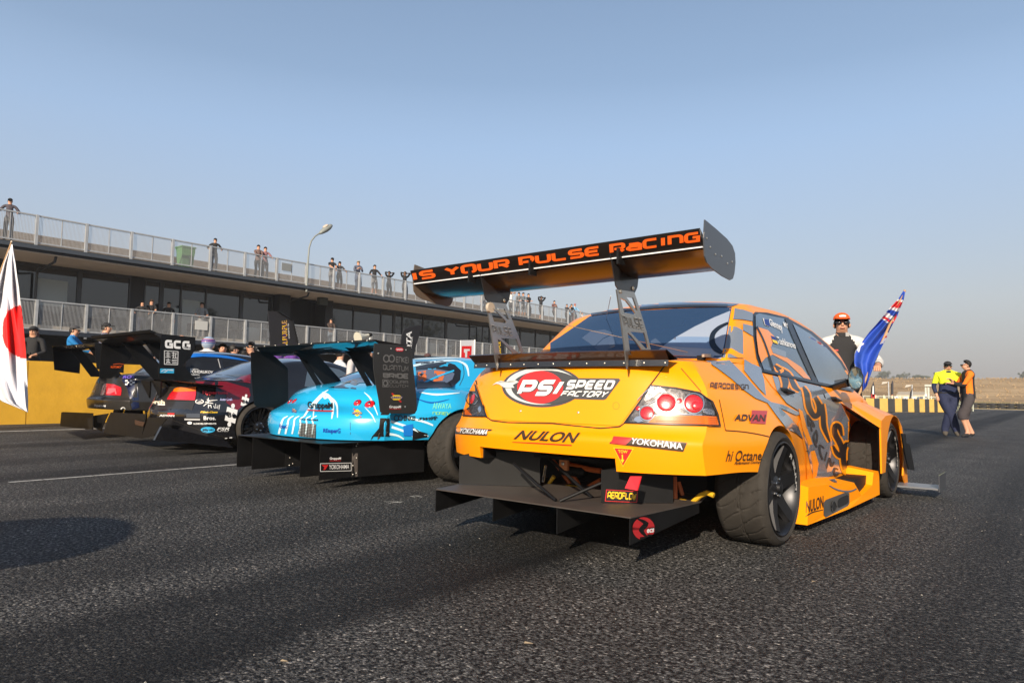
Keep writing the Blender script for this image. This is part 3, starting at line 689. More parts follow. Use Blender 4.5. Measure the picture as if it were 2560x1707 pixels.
# ---- things along the far fence
M_WHT = mat('white_paint', (.78, .78, .76), .5); M_FP = mat('fence_pale', (.5, .52, .46), .7)
def px_at(p, y): return Vector(onY(p, y))
fy = 52.0
t = thing('spectator_fence', 'pale mesh spectator fence behind the yellow and black barrier', 'fence', tuple(px_at(cman(800, 520), fy)))
zt = px_at(cman(800, 462), fy).z; xa = px_at(cman(300, 500), fy).x; xb = px_at(cman(1230, 500), fy).x
b = MB(); x = xa
while x < xb + 2: b.box((x - .02, fy, 0), (x + .02, fy + .04, zt)); x += .45
b.box((xa, fy - .01, zt - .04), (xb + 2, fy + .05, zt)); b.box((xa, fy - .01, zt * .5), (xb + 2, fy + .05, zt * .5 + .03)); b.build('fence_frame', M_FP, t)
b = MB(); x = xa
while x < xb + 2: b.add([(x, fy + .06, .02), (x + .03, fy + .06, .02), (x + .03, fy + .06, zt - .05), (x, fy + .06, zt - .05)], [(0, 1, 2, 3)]); x += .075
o = b.build('fence_mesh', mat('mesh_green', (.26, .29, .2), .8), t); o['kind'] = 'stuff'
for i, (x0, x1, y0, y1) in enumerate(((700, 745, 462, 510), (815, 865, 468, 515), (930, 1015, 470, 520), (1020, 1100, 468, 525))):
    a_ = px_at(cman(x0, y1), fy - .3); c_ = px_at(cman(x1, y0), fy - .3); t = thing('fence_banner', ('narrow', 'square', 'wide', 'striped')[i] + ' white advertising sheet tied to the far fence, number %d from the left' % (i + 1), 'banner', tuple(a_))
    MB().box((a_.x, fy - .32, a_.z), (c_.x, fy - .3, c_.z)).build('sheet', M_WHT, t); b = MB(); rr = random.Random(i); z = a_.z + .1
    while z < c_.z - .1:
        x = a_.x + .06
        while x < c_.x - .1: l_ = rr.uniform(.05, .2); b.box((x, fy - .325, z), (min(x + l_, c_.x - .03), fy - .321, z + .06)); x += l_ + .06
        z += .16
    b.build('print', mat('dark_print', (.12, .13, .16), .6), t)
def post_lamp(x, top, lab):
    y = 60.0; a_ = px_at(cman(x, 500), y); c_ = px_at(cman(x, top), y); t = thing('speaker_pole', lab, 'pole', (a_.x, y, 0))
    MB().tube([(a_.x, y, 0), (a_.x, y, c_.z)], [.06, .045], 8).build('pole', M_STEEL, t)
    MB().add([(a_.x, y - .12, c_.z), (a_.x - .38, y - .12, c_.z - .02), (a_.x - .48, y - .12, c_.z - .22), (a_.x - .1, y - .12, c_.z - .12), (a_.x, y + .12, c_.z), (a_.x - .38, y + .12, c_.z - .02), (a_.x - .48, y + .12, c_.z - .22), (a_.x - .1, y + .12, c_.z - .12)],
             [(0, 1, 2, 3), (7, 6, 5, 4), (0, 4, 5, 1), (1, 5, 6, 2), (2, 6, 7, 3), (3, 7, 4, 0)]).build('speaker_head', mat('speaker_pale', (.5, .46, .4), .6), t)
post_lamp(625, 275, 'loudspeaker pole behind the far fence between two feather flags')
post_lamp(925, 315, 'shorter loudspeaker pole behind the far fence nearest the man in yellow')
def feather(pts, y, m, lab, tex=None):
    P = [px_at(cman(*p), y) for p in pts]; t = thing('feather_flag', lab, 'flag', (P[0].x, y, 0))
    MB().prism(P, (0, .02, 0)).build('flag_cloth', m, t)
    MB().tube([(P[0].x, y - .02, 0), P[0] + Vector((0, -.02, 0)), P[1] + Vector((0, -.02, 0))], .025, 6).build('pole', M_BLK, t)
    if tex:
        for (q, c_) in tex:
            MB().prism([px_at(cman(*p), y - .03) for p in q], (0, .005, 0)).build('print', c_, t)
M_FD = mat('flag_dark', (.04, .04, .05), .7); M_RD = mat('flag_red', (.45, .03, .03), .6)
feather([(392, 500), (408, 330), (425, 268), (440, 330), (456, 500)], 48, M_FD, 'black and red tear shaped flag beside the door mirror', [([(412, 470), (418, 330), (430, 330), (436, 470)], M_WHT), ([(398, 480), (400, 430), (450, 440), (452, 490)], M_RD)])
feather([(660, 505), (655, 300), (668, 258), (682, 290), (682, 400), (676, 505)], 48, M_FD, 'slim dark feather flag standing upright behind the far fence', [([(664, 480), (660, 440), (676, 440), (673, 480)], mat('flag_orange', (.5, .15, .05), .6))])
feather([(886, 515), (905, 400), (930, 350), (922, 400), (903, 515)], 48, M_FD, 'dark feather flag bending to the right behind the far fence')
o = MB().add([tuple(px_at(cman(720, 447), 66)), tuple(px_at(cman(1110, 447), 66)), tuple(px_at(cman(1100, 405), 74)), tuple(px_at(cman(750, 402), 74)), tuple(px_at(cman(720, 500), 66)), tuple(px_at(cman(1110, 500), 66)), tuple(px_at(cman(1100, 470), 74)), tuple(px_at(cman(750, 470), 74))],
             [(0, 1, 2, 3), (0, 4, 5, 1), (1, 5, 6, 2), (2, 6, 7, 3), (3, 7, 4, 0)]).build('low_shed', mat('shed', (.5, .42, .3), .8)); tag(o, 'low flat sand coloured shed roof in front of the dry bank', 'shed')
t = thing('timing_gantry', 'pale open post frame standing by the fence left of the man in yellow', 'gantry', tuple(px_at(cman(1125, 530), 50)))
for x in (1100, 1135): a_ = px_at(cman(x, 530), 50); c_ = px_at(cman(x, 325), 50); MB().box((a_.x - .05, 50, 0), (a_.x + .05, 50.1, c_.z)).build('leg', M_FP, t)
a_ = px_at(cman(1085, 335), 50); c_ = px_at(cman(1170, 312), 50); MB().box((a_.x, 49.9, a_.z), (c_.x, 50.2, c_.z)).build('crossbeam', M_FP, t)
a_ = px_at(cman(1085, 465), 49.9); c_ = px_at(cman(1112, 435), 49.9); MB().box((a_.x, 49.85, a_.z), (c_.x, 49.95, c_.z)).build('sign_plate', M_WHT, t)
# ================================================================== CARS
M_CARB = mat('carbon_fibre', (.018, .018, .02), .32, coat=.6, noise=.25, nscale=90)
M_SATB = mat('satin_black', (.006, .006, .0065), .45, spec=.3, noise=.3, nscale=6)
M_MATB = mat('matt_black', (.008, .008, .0085), .6, spec=.25)
M_GAP = mat('shut_line', (.02, .012, .008), .8)
M_ALU = mat('brushed_aluminium', (.52, .50, .47), .3, metal=.9, noise=.08, nscale=8)
M_CHR = mat('chrome', (.75, .75, .75), .12, metal=1)
M_TYRE = mat('tyre_rubber', (.034, .030, .026), .8, spec=.3, noise=.25, nscale=12, bump=.15, bscale=120)
M_RIM = mat('rim_gunmetal', (.045, .045, .048), .24, metal=.8)
M_RIMB = mat('rim_black', (.045, .045, .048), .4, metal=.85)
M_CG = mat('car_glass_dark', (.012, .018, .028), .03, spec=.9)
M_WTXT = mat('print_white', (.72, .72, .72), .5); M_BTXT = mat('print_black', (.012, .012, .013), .4); M_RTXT = mat('print_red', (.50, .02, .02), .4)
M_BOLT = mat('bolt_steel', (.6, .58, .52), .3, metal=.8)

def shell(P, nside=72, nrow=15, nk=6):
    """closed body from side tables; returns verts, faces (world)"""
    ys = P['ys']; K = len(P['U']); xc = P['xc']
    tq = np.linspace(0, K - 1, (K - 1) * nk + 1)
    U = lambda k, y: pchip(ys, P['U'][k], y); Z = lambda k, y: pchip(ys, P['Z'][k], y)
    nL = len(tq)
    R = pchip(range(K), P['R'], tq); Fv = pchip(range(K), P['F'], tq); cr, cf = P.get('cr', .18), P.get('cf', .3); pw = P.get('pw', 3.2)
    fj = np.linspace(0, 1, nrow + 1) ** .8
    rows = []   # per level: half perimeter (right side) list of (u,y,z)
    for li, t in enumerate(tq):
        def UZ(y):
            y = np.atleast_1d(y); uu = np.array([U(k, y) for k in range(K)]); zz = np.array([Z(k, y) for k in range(K)])
            return (np.array([pchip(range(K), uu[:, i], [t])[0] for i in range(len(y))]), np.array([pchip(range(K), zz[:, i], [t])[0] for i in range(len(y))]))
        yr, yf = R[li] + cr, Fv[li] - cf
        ur, _ = UZ(yr); uf, _ = UZ(yf)
        per = []
        for f in fj[:-1]: y = R[li] + cr * f ** pw; _, z = UZ(y); per.append((ur[0] * f, y, z[0]))
        sy = np.linspace(yr, yf, nside + 1); su, sz = UZ(sy)
        per += list(zip(su, sy, sz))
        for f in fj[:-1][::-1]: y = Fv[li] - cf * f ** pw; _, z = UZ(y); per.append((uf[0] * f, y, z[0]))
        rows.append(per)
    n = len(rows[0]); V = []; F = []
    full = lambda per: [(xc + u, y, z) for u, y, z in per] + [(xc - u, y, z) for u, y, z in per[-2:0:-1]]
    for per in rows: V += full(per)
    N = 2 * n - 2
    for i in range(nL - 1):
        for j in range(N): F.append((i * N + j, i * N + (j + 1) % N, (i + 1) * N + (j + 1) % N, (i + 1) * N + j))
    def capgrid(per, top):
        # side points i=0..nside, columns j=0..nrow (u fraction) both sides
        side = per[nrow:nrow + nside + 1]; base = len(V); cols = list(fj)
        idx = {}
        lvl = (nL - 1) if top else 0
        def ring(jr): return lvl * N + jr % N
        for i in range(nside + 1):
            for jj in range(-nrow, nrow + 1):
                f = cols[abs(jj)]
                if abs(jj) == nrow: idx[i, jj] = ring(nrow + i) if jj > 0 else ring(N - (nrow + i)); continue
                if i == 0: idx[i, jj] = ring(abs(jj)) if jj >= 0 else ring(N - abs(jj)); continue
                if i == nside: idx[i, jj] = ring(n - 1 - abs(jj)) if jj >= 0 else ring(N - (n - 1 - abs(jj))); continue
                u, y, z = side[i]
                # rear/front curvature fades into the deck
                w = min(1, i / 10.); w2 = min(1, (nside - i) / 10.)
                yy = y - cr * (1 - f ** pw) * (1 - w) ** 2 + cf * (1 - f ** pw) * (1 - w2) ** 2
                cz = P['crown'](y) if top else 0
                cz *= min(1, i / 4., (nside - i) / 4.) if top else 0
                V.append((xc + u * f * (1 if jj >= 0 else -1), yy, z + cz * (1 - f * f))); idx[i, jj] = len(V) - 1
        for i in range(nside):
            for jj in range(-nrow, nrow):
                q = (idx[i, jj], idx[i, jj + 1], idx[i + 1, jj + 1], idx[i + 1, jj])
                F.append(q if top else q[::-1])
    capgrid(rows[-1], True); capgrid(rows[0], False)
    return V, F

def cabin(P):
    """greenhouse: sections along y, each belt -> roof edge -> centre"""
    ys = P['ys']; xc = P['xc']; q = np.linspace(ys[0], ys[-1], 64); V = []; F = []
    I = lambda k: pchip(ys, P[k], q)
    ub, zb, ut, zt, zc = I('ub'), I('zb'), I('ut'), I('zt'), I('zc'); bl = P.get('bulge', .025); n = 0
    for i in range(len(q)):
        sec = []
        for t in np.linspace(0, 1, 9): sec.append((ub[i] + (ut[i] - ub[i]) * t + bl * math.sin(math.pi * t) * min(1, max(0, (zt[i] - zb[i]) * 4)), zb[i] + (zt[i] - zb[i]) * t))
        for t in np.linspace(0, 1, 11)[1:]: sec.append((ut[i] * (1 - t), zt[i] + (zc[i] - zt[i]) * (1 - (1 - t) ** 2.4)))
        full = [(xc + u, q[i], z) for u, z in sec] + [(xc - u, q[i], z) for u, z in sec[-2::-1]]
        n = len(full); V += full
    for i in range(len(q) - 1):
        for j in range(n - 1): F.append((i * n + j, i * n + j + 1, (i + 1) * n + j + 1, (i + 1) * n + j))
    F.append(tuple(range(n - 1, -1, -1))); F.append(tuple((len(q) - 1) * n + k for k in range(n)))
    return V, F

def cut_cyl(o, cuts):
    """wheel wells: cut real holes in the shell"""
    for (c, r, x0, x1) in cuts:
        b = MB()
        if r is None: b.prism([(x0, p[0], p[1]) for p in c], (x1 - x0, 0, 0))
        else: b.lathe([(r, x0), (r, x1)], (0, c[0], c[1]), 'x', 56)
        me = bpy.data.meshes.new('cutter'); me.from_pydata(b.v, [], b.f); co = bpy.data.objects.new('cutter', me); COL.objects.link(co)
        bm = bmesh.new(); bm.from_mesh(me); bmesh.ops.recalc_face_normals(bm, faces=bm.faces); bm.to_mesh(me); bm.free()
        bm = bmesh.new(); bm.from_mesh(o.data); bmesh.ops.recalc_face_normals(bm, faces=bm.faces); bm.to_mesh(o.data); bm.free()
        md = o.modifiers.new('b', 'BOOLEAN'); md.operation = 'DIFFERENCE'; md.object = co; md.solver = 'EXACT'
        bpy.context.view_layer.update()
        dg = bpy.context.evaluated_depsgraph_get(); me2 = bpy.data.meshes.new_from_object(o.evaluated_get(dg))
        o.modifiers.clear(); old = o.data; nm = old.name; o.data = me2; bpy.data.meshes.remove(old); me2.name = nm
        bpy.data.objects.remove(co)
    me2 = o.data; me2.polygons.foreach_set('use_smooth', [True] * len(me2.polygons)); me2.set_sharp_from_angle(angle=R_(32))

WHEELS = {}
def wheel(parent, x_out, y, side, r=.32, w=.28, rr=.245, style='six', rim=None, z=None, tread=False, yaw=0.):
    """wheel part with tyre and rim as sub-parts; side +1: outer face towards +X"""
    z = r if z is None else z
    hub = bpy.data.objects.new('wheel', None); COL.objects.link(hub); hub.parent = parent
    off = Vector((x_out, y, z)) - wloc(parent); hub.location = off
    key = (r, w, rr, style, tread, rim.name if rim else ''); rim = rim or M_RIMB
    if key in WHEELS and not tread:
        for nm, me in WHEELS[key]:
            o = bpy.data.objects.new(nm, me); COL.objects.link(o); o.parent = hub
        hub.rotation_euler = (0, 0, 0 if side > 0 else math.pi); return hub
    O = np.array(wloc(hub)); res = []
    def add(nm, b, m, auto=35):
        b.v = [(p[0] + O[0], p[1] + O[1], p[2] + O[2]) for p in b.v]; o = b.build(nm, m, hub, True, auto); res.append((nm, o.data)); return o
    # tyre: outer face at x=0, inner at -w
    n = 330 if tread else 64; ns_ = 56 if tread else 22
    prof = [(rr, -.012), (rr + .012, -.002), (rr + (r - rr) * .45, .004), (r - .02, -.004), (r - .007, -.014), (r - .001, -.03)]
    prof += [(r, -.03 - (w - .06) * i / ns_) for i in range(1, ns_)] + [(r - .001, -w + .03), (r - .007, -w + .014), (r - .02, -w + .004), (r - (r - rr) * .55, -w - .004), (rr, -w + .01)]
    b = MB(); b.lathe(prof, (0, 0, 0), 'x', n); b.f = b.f[:-2]
    if tread:
        V = []
        for (px_, py_, pz_) in b.v:
            rad = math.hypot(py_, pz_); d = 0
            if rad > r - .012:
                a = math.atan2(pz_, py_) * r; u = (px_ + w / 2) / (w / 2)       # -1..1 across
                for (u0, per, ph, rx, ry) in ((.45, .17, 0, .55, .05), (-.35, .17, .085, .6, .05)):
                    t = ((a + ph + .10 * u) % per) / per - .5; ux = (u - u0) / rx; e_ = abs(math.hypot(ux, t * per / ry) - 1)
                    if e_ < .07 and -1 < ux < .75: d = 1
                if abs(u - .02) < .03: d = 1
            if d: s = (rad - .0060 * d) / rad; py_ *= s; pz_ *= s
            V.append((px_, py_, pz_))
        b.v = V
    add('tyre', b, M_TYRE, 50)
    # rim barrel with lip
    b = MB(); b.lathe([(rr, -w + .02), (rr - .015, -w + .03), (rr - .03, -w * .55), (rr - .035, -.09), (rr - .022, -.03), (rr - .010, -.008), (rr - .004, .0), (rr + .003, -.002), (rr + .004, -.010), (rr + .001, -.012)], (0, 0, 0), 'x', 64)
    b.f = b.f[:-2]; add('rim', b, rim)
    nsp = {'six': 6, 'multi': 10, 'five': 5}[style]; b = MB()
    for s in range(nsp):
        a0 = 2 * math.pi * s / nsp + .2
        if style == 'six': w0, w1, xo, xi = .044, .033, -.035, -.010
        elif style == 'multi': w0, w1, xo, xi = .013, .009, -.05, -.012
        else: w0, w1, xo, xi = .03, .03, -.05, -.015
        for dd in ((0,) if style != 'multi' else (-.11, .11)):
            a = a0 + dd; c, q = math.cos(a), math.sin(a); tx, tz = -q, c
            def pt(rad, ww, x): return (x, c * rad + tx * ww, q * rad + tz * ww)
            R0, R1 = .05, rr - .022
            P = []
            for (rad, ww, x) in ((R0, w0, xo - .012), (R0 + (R1 - R0) * .5, (w0 + w1) / 2, (xo + xi) / 2 - .012), (R1, w1, xi)):
                P += [pt(rad, ww, x), pt(rad, -ww, x), pt(rad, -ww * 1.15, x - .035), pt(rad, ww * 1.15, x - .035)]
            Fc = []
            for i in (0, 4): Fc += [(i, i + 1, i + 5, i + 4), (i + 1, i + 2, i + 6, i + 5), (i + 2, i + 3, i + 7, i + 6), (i + 3, i, i + 4, i + 7)]
            b.add(P, Fc + [(3, 2, 1, 0), (8, 9, 10, 11)])
    b.lathe([(.07, -.09), (.068, -.045), (.05, -.038), (.032, -.03), (.03, -.015), (.0, -.012)], (0, 0, 0), 'x', 24)
    add('spokes', b, rim, 30)
    b = MB()
    for s in range(5): a = 2 * math.pi * s / 5; b.lathe([(.0095, -.06), (.0095, -.028), (.005, -.026)], (0, .049 * math.cos(a), .049 * math.sin(a)), 'x', 6)
    add('wheel_nuts', b, M_CHR)['kind'] = 'stuff'
    b = MB(); b.lathe([(.165, -.13), (.165, -.105), (.09, -.104)], (0, 0, 0), 'x', 40); add('brake_disc', b, mat('brake_disc', (.20, .19, .18), .35, metal=.8))
    WHEELS[key] = res
    hub.rotation_euler = (0, 0, 0 if side > 0 else math.pi)
    return hub

def plate(outer, holes, m, name, parent, d):
    """flat sheet with cut-outs; points in 3D on one plane, thickness d (vector)"""
    loops = [[Vector(p) for p in outer]] + [[Vector(p) for p in h] for h in holes]
    tri = tessellate_polygon(loops); P = [p for l in loops for p in l]; n = len(P); d = Vector(d)
    F = [tuple(t) for t in tri] + [tuple(i + n for i in t[::-1]) for t in tri]; k = 0
    for l in loops:
        m_ = len(l)
        for i in range(m_): F.append((k + i, k + (i + 1) % m_, n + k + (i + 1) % m_, n + k + i))
        k += m_
    return mk(name, P + [p + d for p in P], F, m, parent)
def bolts(ps, nrm, r, parent, m=None, name='bolt_row'):
    b = MB(); nrm = Vector(nrm).normalized(); rot = nrm.to_track_quat('Z', 'Y').to_matrix()
    for p in ps: b.ell(p, (r, r, r * .5), 8, 4, rot)
    o = b.build(name, m or M_BOLT, parent, True)
    o['kind'] = 'stuff'; return o
def dome(T, px, rpx, m, name, parent, depth=.35, off=.0, ry=None):
    d = Vector(dirpx(*px)); h = T.t.ray_cast(Vector(CAMP), d); 
    if h[0] is None: print('dome miss', name); return
    n = h[1]; n = -n if n.dot(d) > 0 else n; r = rpx * h[3] / FPX * .93; rot = n.to_track_quat('Z', 'Y').to_matrix()
    b = MB(); b.ell(h[0] + n * off, (r, r * (ry or 1), r * depth), 20, 10, rot); return b.build(name, m, parent, True, 80)

# ------------------------------------------------------------------ ORANGE SALOON
XC = -2.24
M_OR = mat('orange_paint', (.95, .30, .0), .36, spec=.35, coat=.35, crough=.14, noise=.02, nscale=2)
M_GR = mat('livery_grey', (.17, .195, .235), .22, coat=1., crough=.04)
M_LBK = mat('livery_black', (.012, .012, .013), .3, coat=.4)
M_ROOF = mat('roof_carbon', (.012, .016, .026), .12, coat=1.0)
car = thing('race_car', 'orange and grey race saloon with huge rear wing lettered across, nearest car', 'race car', (XC, 5.2, 0), 'time attack cars lined up on the straight')
ys = [3.12, 3.4, 4.02, 4.56, 5.0, 5.6, 6.1, 6.5, 7.0, 7.35]
PO = dict(xc=XC, ys=ys,
  U=[[.82, .89, .965, .88, .85, .86, .86, .86, .84, .72], [.82, .89, .97, .90, .86, .87, .87, .87, .85, .74], [.82, .89, .975, .90, .87, .88, .88, .88, .85, .74],
     [.81, .87, .945, .89, .875, .885, .885, .88, .83, .72], [.79, .835, .87, .872, .875, .88, .88, .87, .80, .66], [.74, .77, .815, .835, .845, .85, .85, .835, .765, .63], [.655, .70, .745, .79, .82, .83, .82, .80, .72, .60]],
  Z=[[.45, .45, .40, .2, .12, .12, .12, .12, .12, .1], [.52, .51, .47, .34, .30, .3, .3, .3, .28, .25], [.60, .58, .56, .50, .45, .45, .45, .45, .42, .4],
     [.665, .67, .68, .66, .62, .6, .6, .6, .56, .52], [.84, .84, .83, .82, .82, .82, .82, .80, .72, .64], [.955, .95, .94, .925, .91, .90, .89, .855, .77, .69], [1.02, 1.02, 1.03, 1.01, .975, .95, .93, .885, .80, .72]],
  R=[3.02, 3.005, 2.995, 3.045, 3.10, 3.13, 3.16], F=[7.35, 7.42, 7.45, 7.44, 7.4, 7.36, 7.3], cr=.2, cf=.35,
  crown=lambda y: float(np.interp(y, [3.1, 3.9, 4.2, 6.1, 6.6, 7.3], [.018, .05, .03, .03, .06, .05])))
V, F = shell(PO); body = mk('body', V, F, M_OR, car, True)
body_o = Vector(wloc(car))
def cutlocal(o, lst):
    w = wloc(o); cut_cyl(o, [((c[0] - w.y, c[1] - w.z), r, x0 - w.x, x1 - w.x) for c, r, x0, x1 in lst])
# move body to the origin of the world while cutting, then back
def with_cut(o, lst):
    p = o.parent; o.parent = None; o.location = (0, 0, 0); w = wloc(p)
    cut_cyl(o, [(((c[0] - w.y, c[1] - w.z) if r else [(a[0] - w.y, a[1] - w.z) for a in c]), r, x0 - w.x, x1 - w.x) for c, r, x0, x1 in lst]); o.parent = p
AY0, AY1 = 4.01, 6.55
with_cut(body, [((AY0, .33), .345, XC + .60, XC + 1.3), ((AY0, .33), .345, XC - 1.3, XC - .60), ((AY1, .33), .40, XC + .55, XC + 1.3), ((AY1, .33), .40, XC - 1.3, XC - .55), ([(2.7, .3), (3.5, .3), (3.5, .505), (2.7, .525)], None, -2.725, -1.795), ([(5.80, .20), (5.86, .60), (5.93, .765), (6.2, .775), (6.7, .72), (6.9, .5), (6.95, .20)], None, XC + .66, XC + 1.3), ([(5.80, .20), (5.86, .60), (5.93, .765), (6.2, .775), (6.7, .72), (6.9, .5), (6.95, .20)], None, XC - 1.3, XC - .66)])
CO = dict(xc=XC, ys=[3.82, 4.0, 4.25, 4.5, 4.9, 5.3, 5.6, 5.9, 6.2, 6.45, 6.6],
  ub=[.72, .745, .76, .79, .81, .82, .825, .82, .81, .76, .66], zb=[1.035, 1.03, 1.02, 1.01, .985, .96, .955, .95, .94, .925, .91],
  ut=[.71, .67, .61, .61, .63, .65, .67, .70, .75, .75, .65], zt=[1.052, 1.215, 1.40, 1.445, 1.445, 1.42, 1.375, 1.30, 1.185, 1.06, .915],
  zc=[1.09, 1.27, 1.455, 1.50, 1.52, 1.505, 1.46, 1.385, 1.27, 1.13, .96])
V, F = cabin(CO); cab = mk('cabin', V, F, M_OR, car, True, 50)
T = Target([body, cab])
# dark filler behind the bumper cut-out: real opening under the bumper
# rear glass, roof, side glass
q = cq
rg = T.poly('rear_window', [q(872, 1008), q(1040, 900), q(1240, 762), q(1500, 728), q(1800, 712), q(2168, 702), q(2150, 800), q(2112, 1030), q(1900, 1035), q(1500, 1022), q(1100, 1012)], mat('rear_glass', (.02, .045, .10), .05, spec=1., coat=.5), car, .004)
Tg = T
T.poly('roof_panel', [q(1240, 752), q(1400, 735), q(1700, 712), q(2168, 698), q(2215, 684), q(2100, 676), q(1800, 672), q(1500, 686), q(1300, 724)], M_ROOF, car, .006)
T.line('roof_seal', [q(1250, 754), q(1500, 722), q(1800, 704), q(2140, 698)], 5, M_CARB, car, .010)
# vinyl on the rear glass
M_GV = mat('glass_vinyl_grey', (.28, .33, .42), .12, coat=.6); M_GV2 = mat('glass_vinyl_blue', (.16, .24, .38), .12, coat=.6)
T.poly('glass_print', [ce(1095, 130), ce(960, 185), ce(800, 260), ce(640, 350), ce(540, 420), ce(450, 490), ce(880, 512), ce(1020, 528), ce(1050, 380)], M_GV, car, .006)
T.poly('glass_print', [ce(640, 350), ce(760, 348), ce(940, 352), ce(925, 400), ce(940, 450), ce(760, 440), ce(540, 425)], M_GV2, car, .0075)
T.line('glass_print', [ce(1078, 235), ce(1000, 275), ce(950, 330), ce(945, 400), ce(975, 450), ce(1028, 485)], [6, 9, 12, 15, 15, 9], M_CG, car, .009)
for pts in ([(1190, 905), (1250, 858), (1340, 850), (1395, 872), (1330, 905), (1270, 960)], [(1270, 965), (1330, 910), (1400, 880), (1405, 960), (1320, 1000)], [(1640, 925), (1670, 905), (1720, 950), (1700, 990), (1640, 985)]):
    T.poly('cabin_shape_print', [q(*p) for p in pts], mat('glass_pale_blue', (.055, .085, .15), .06, spec=1.), car, .005)  # pale blue patches for seat and roll cage shapes inside the car
# side windows
rw = [ce(1300, 165), ce(1330, 150), ce(1550, 195), ce(1640, 400), ce(1768, 712), ce(1370, 622), ce(1325, 500), ce(1302, 330)]
fw = [ce(1612, 232), ce(1760, 320), ce(1890, 430), ce(2010, 560), ce(2085, 690), ce(2110, 790), ce(1830, 728), ce(1720, 480)]
M_FR = mat('window_trim', (.012, .013, .016), .3)
fr_out = [ce(1276, 160), ce(1300, 135), ce(1400, 140), ce(1560, 178), ce(1640, 222), ce(1780, 300), ce(1900, 400), ce(2030, 550), ce(2120, 700), ce(2135, 808), ce(1830, 752), ce(1360, 645), ce(1310, 520), ce(1282, 330)]
T.poly('window_surround', fr_out, M_FR, car, .003, mirror=XC)
M_SG = mat('side_glass', (.07, .10, .135), .04, spec=1., coat=.6)
T.poly('rear_side_window', rw, M_SG, car, .007, mirror=XC); T.poly('front_side_window', fw, M_SG, car, .007, mirror=XC)
M_ORV = mat('glass_vinyl_orange', (.80, .26, .02), .2, coat=.5)
T.poly('glass_print', [ce(1306, 262), ce(1400, 290), ce(1460, 350), ce(1430, 420), ce(1440, 480), ce(1560, 520), ce(1680, 600), ce(1762, 705), ce(1700, 690), ce(1560, 560), ce(1440, 495), ce(1380, 520), ce(1345, 560), ce(1320, 480), ce(1306, 360)], M_ORV, car, .009)
T.poly('glass_print', [ce(1420, 425), ce(1550, 470), ce(1550, 520), ce(1440, 480)], M_GR, car, .0105)
T.line('quarter_bar', [ce(1304, 262), ce(1370, 400), ce(1450, 640)], 4.5, M_FR, car, .012)
T.line('door_pillar', [ce(1555, 190), ce(1650, 420), ce(1785, 715)], 9, M_FR, car, .012)
T.line('belt_trim', [ce(1362, 634), ce(1600, 688), ce(1830, 738), ce(2120, 800)], 6, M_FR, car, .014, mirror=XC)
T.text('Glenney', [ce(1405, 195), ce(1508, 235), ce(1530, 325), ce(1418, 268)], M_WTXT, car, .012)
T.text('Tushkanova', [ce(1470, 345), ce(1625, 395), ce(1632, 448), ce(1478, 405)], M_WTXT, car, .012)
T.text('MY', [ce(1525, 222), ce(1562, 238), ce(1572, 282), ce(1535, 262)], M_WTXT, car, .012)
M_NAVY = mat('print_navy', (.01, .03, .2), .4); M_UY = mat('print_yellow', (.8, .55, .02), .4)
for qd, c0, c1 in (((1355, 192), M_WTXT, M_NAVY), ((1422, 338), M_NAVY, M_UY)):
    x, y = qd
    T.poly('flag_print', [ce(x, y), ce(x + 38, y + 12), ce(x + 62, y + 74), ce(x + 18, y + 58)], c0, car, .0105)
    T.poly('flag_print', [ce(x + 9, y + 30 if x > 1400 else y + 6), ce(x + 50, y + 44 if x > 1400 else y + 16), ce(x + 60, y + 72), ce(x + 20, y + 56)], c1, car, .012)
# ---- panels and shut lines
T.poly('trunk_lid', [q(482, 1092), q(700, 1072), q(1000, 1055), q(1300, 1055), q(1600, 1072), q(1742, 1062), q(1600, 1250), q(1436, 1476), q(1100, 1460), q(604, 1436), q(548, 1330), q(508, 1212), q(482, 1130)], M_OR, car, .005)
T.line('shut_line', [q(478, 1100), q(508, 1214), q(550, 1332), q(602, 1441), q(1000, 1460), q(1436, 1481), q(1600, 1258), q(1746, 1062)], 2.8000000000000003, M_GAP, car, .0035, smooth=3)
T.line('shut_line', [ce(680, 608), ce(760, 700), ce(850, 805)], 1.7999999999999998, M_GAP, car, .002)
T.line('shut_line', [ce(1052, 1128), ce(1200, 1140), ce(1350, 1165), ce(1468, 1195)], 2.6, M_GAP, car, .002)
T.line('shut_line', [ce(1052, 1128), ce(1035, 1040), ce(1000, 870)], 1.6, M_GAP, car, .002)
T.line('shut_line', [ce(1840, 752), ce(1900, 900), ce(1935, 1100), ce(1940, 1240)], 2.4, M_GAP, car, .0065)
T.line('shut_line', [ck(893, 400), ck(888, 560), ck(850, 762)], 2.4, M_GAP, car, .0065)
T.line('shut_line', [ck(640, 500), ck(880, 445), ck(1210, 412)], 2.4, M_GAP, car, .0065)
# doors as proud panels under the livery
T.poly('rear_door', [ce(1366, 655), ce(1600, 705), ce(1830, 755), ce(1895, 900), ce(1930, 1100), ce(1935, 1240), ck(880, 560), ck(845, 755), ck(700, 800), ck(652, 820), ck(640, 520), ck(600, 360), ck(560, 230), ce(1700, 1000), ce(1560, 880), ce(1440, 760)], M_OR, car, .004, mirror=XC)
T.poly('front_door', [ce(1845, 756), ce(2115, 812), ce(2200, 850), ck(1235, 300), ck(1205, 420), ck(1110, 680), ck(860, 752), ck(895, 560), ck(898, 400), ce(1940, 1100), ce(1905, 900)], M_OR, car, .004, mirror=XC)
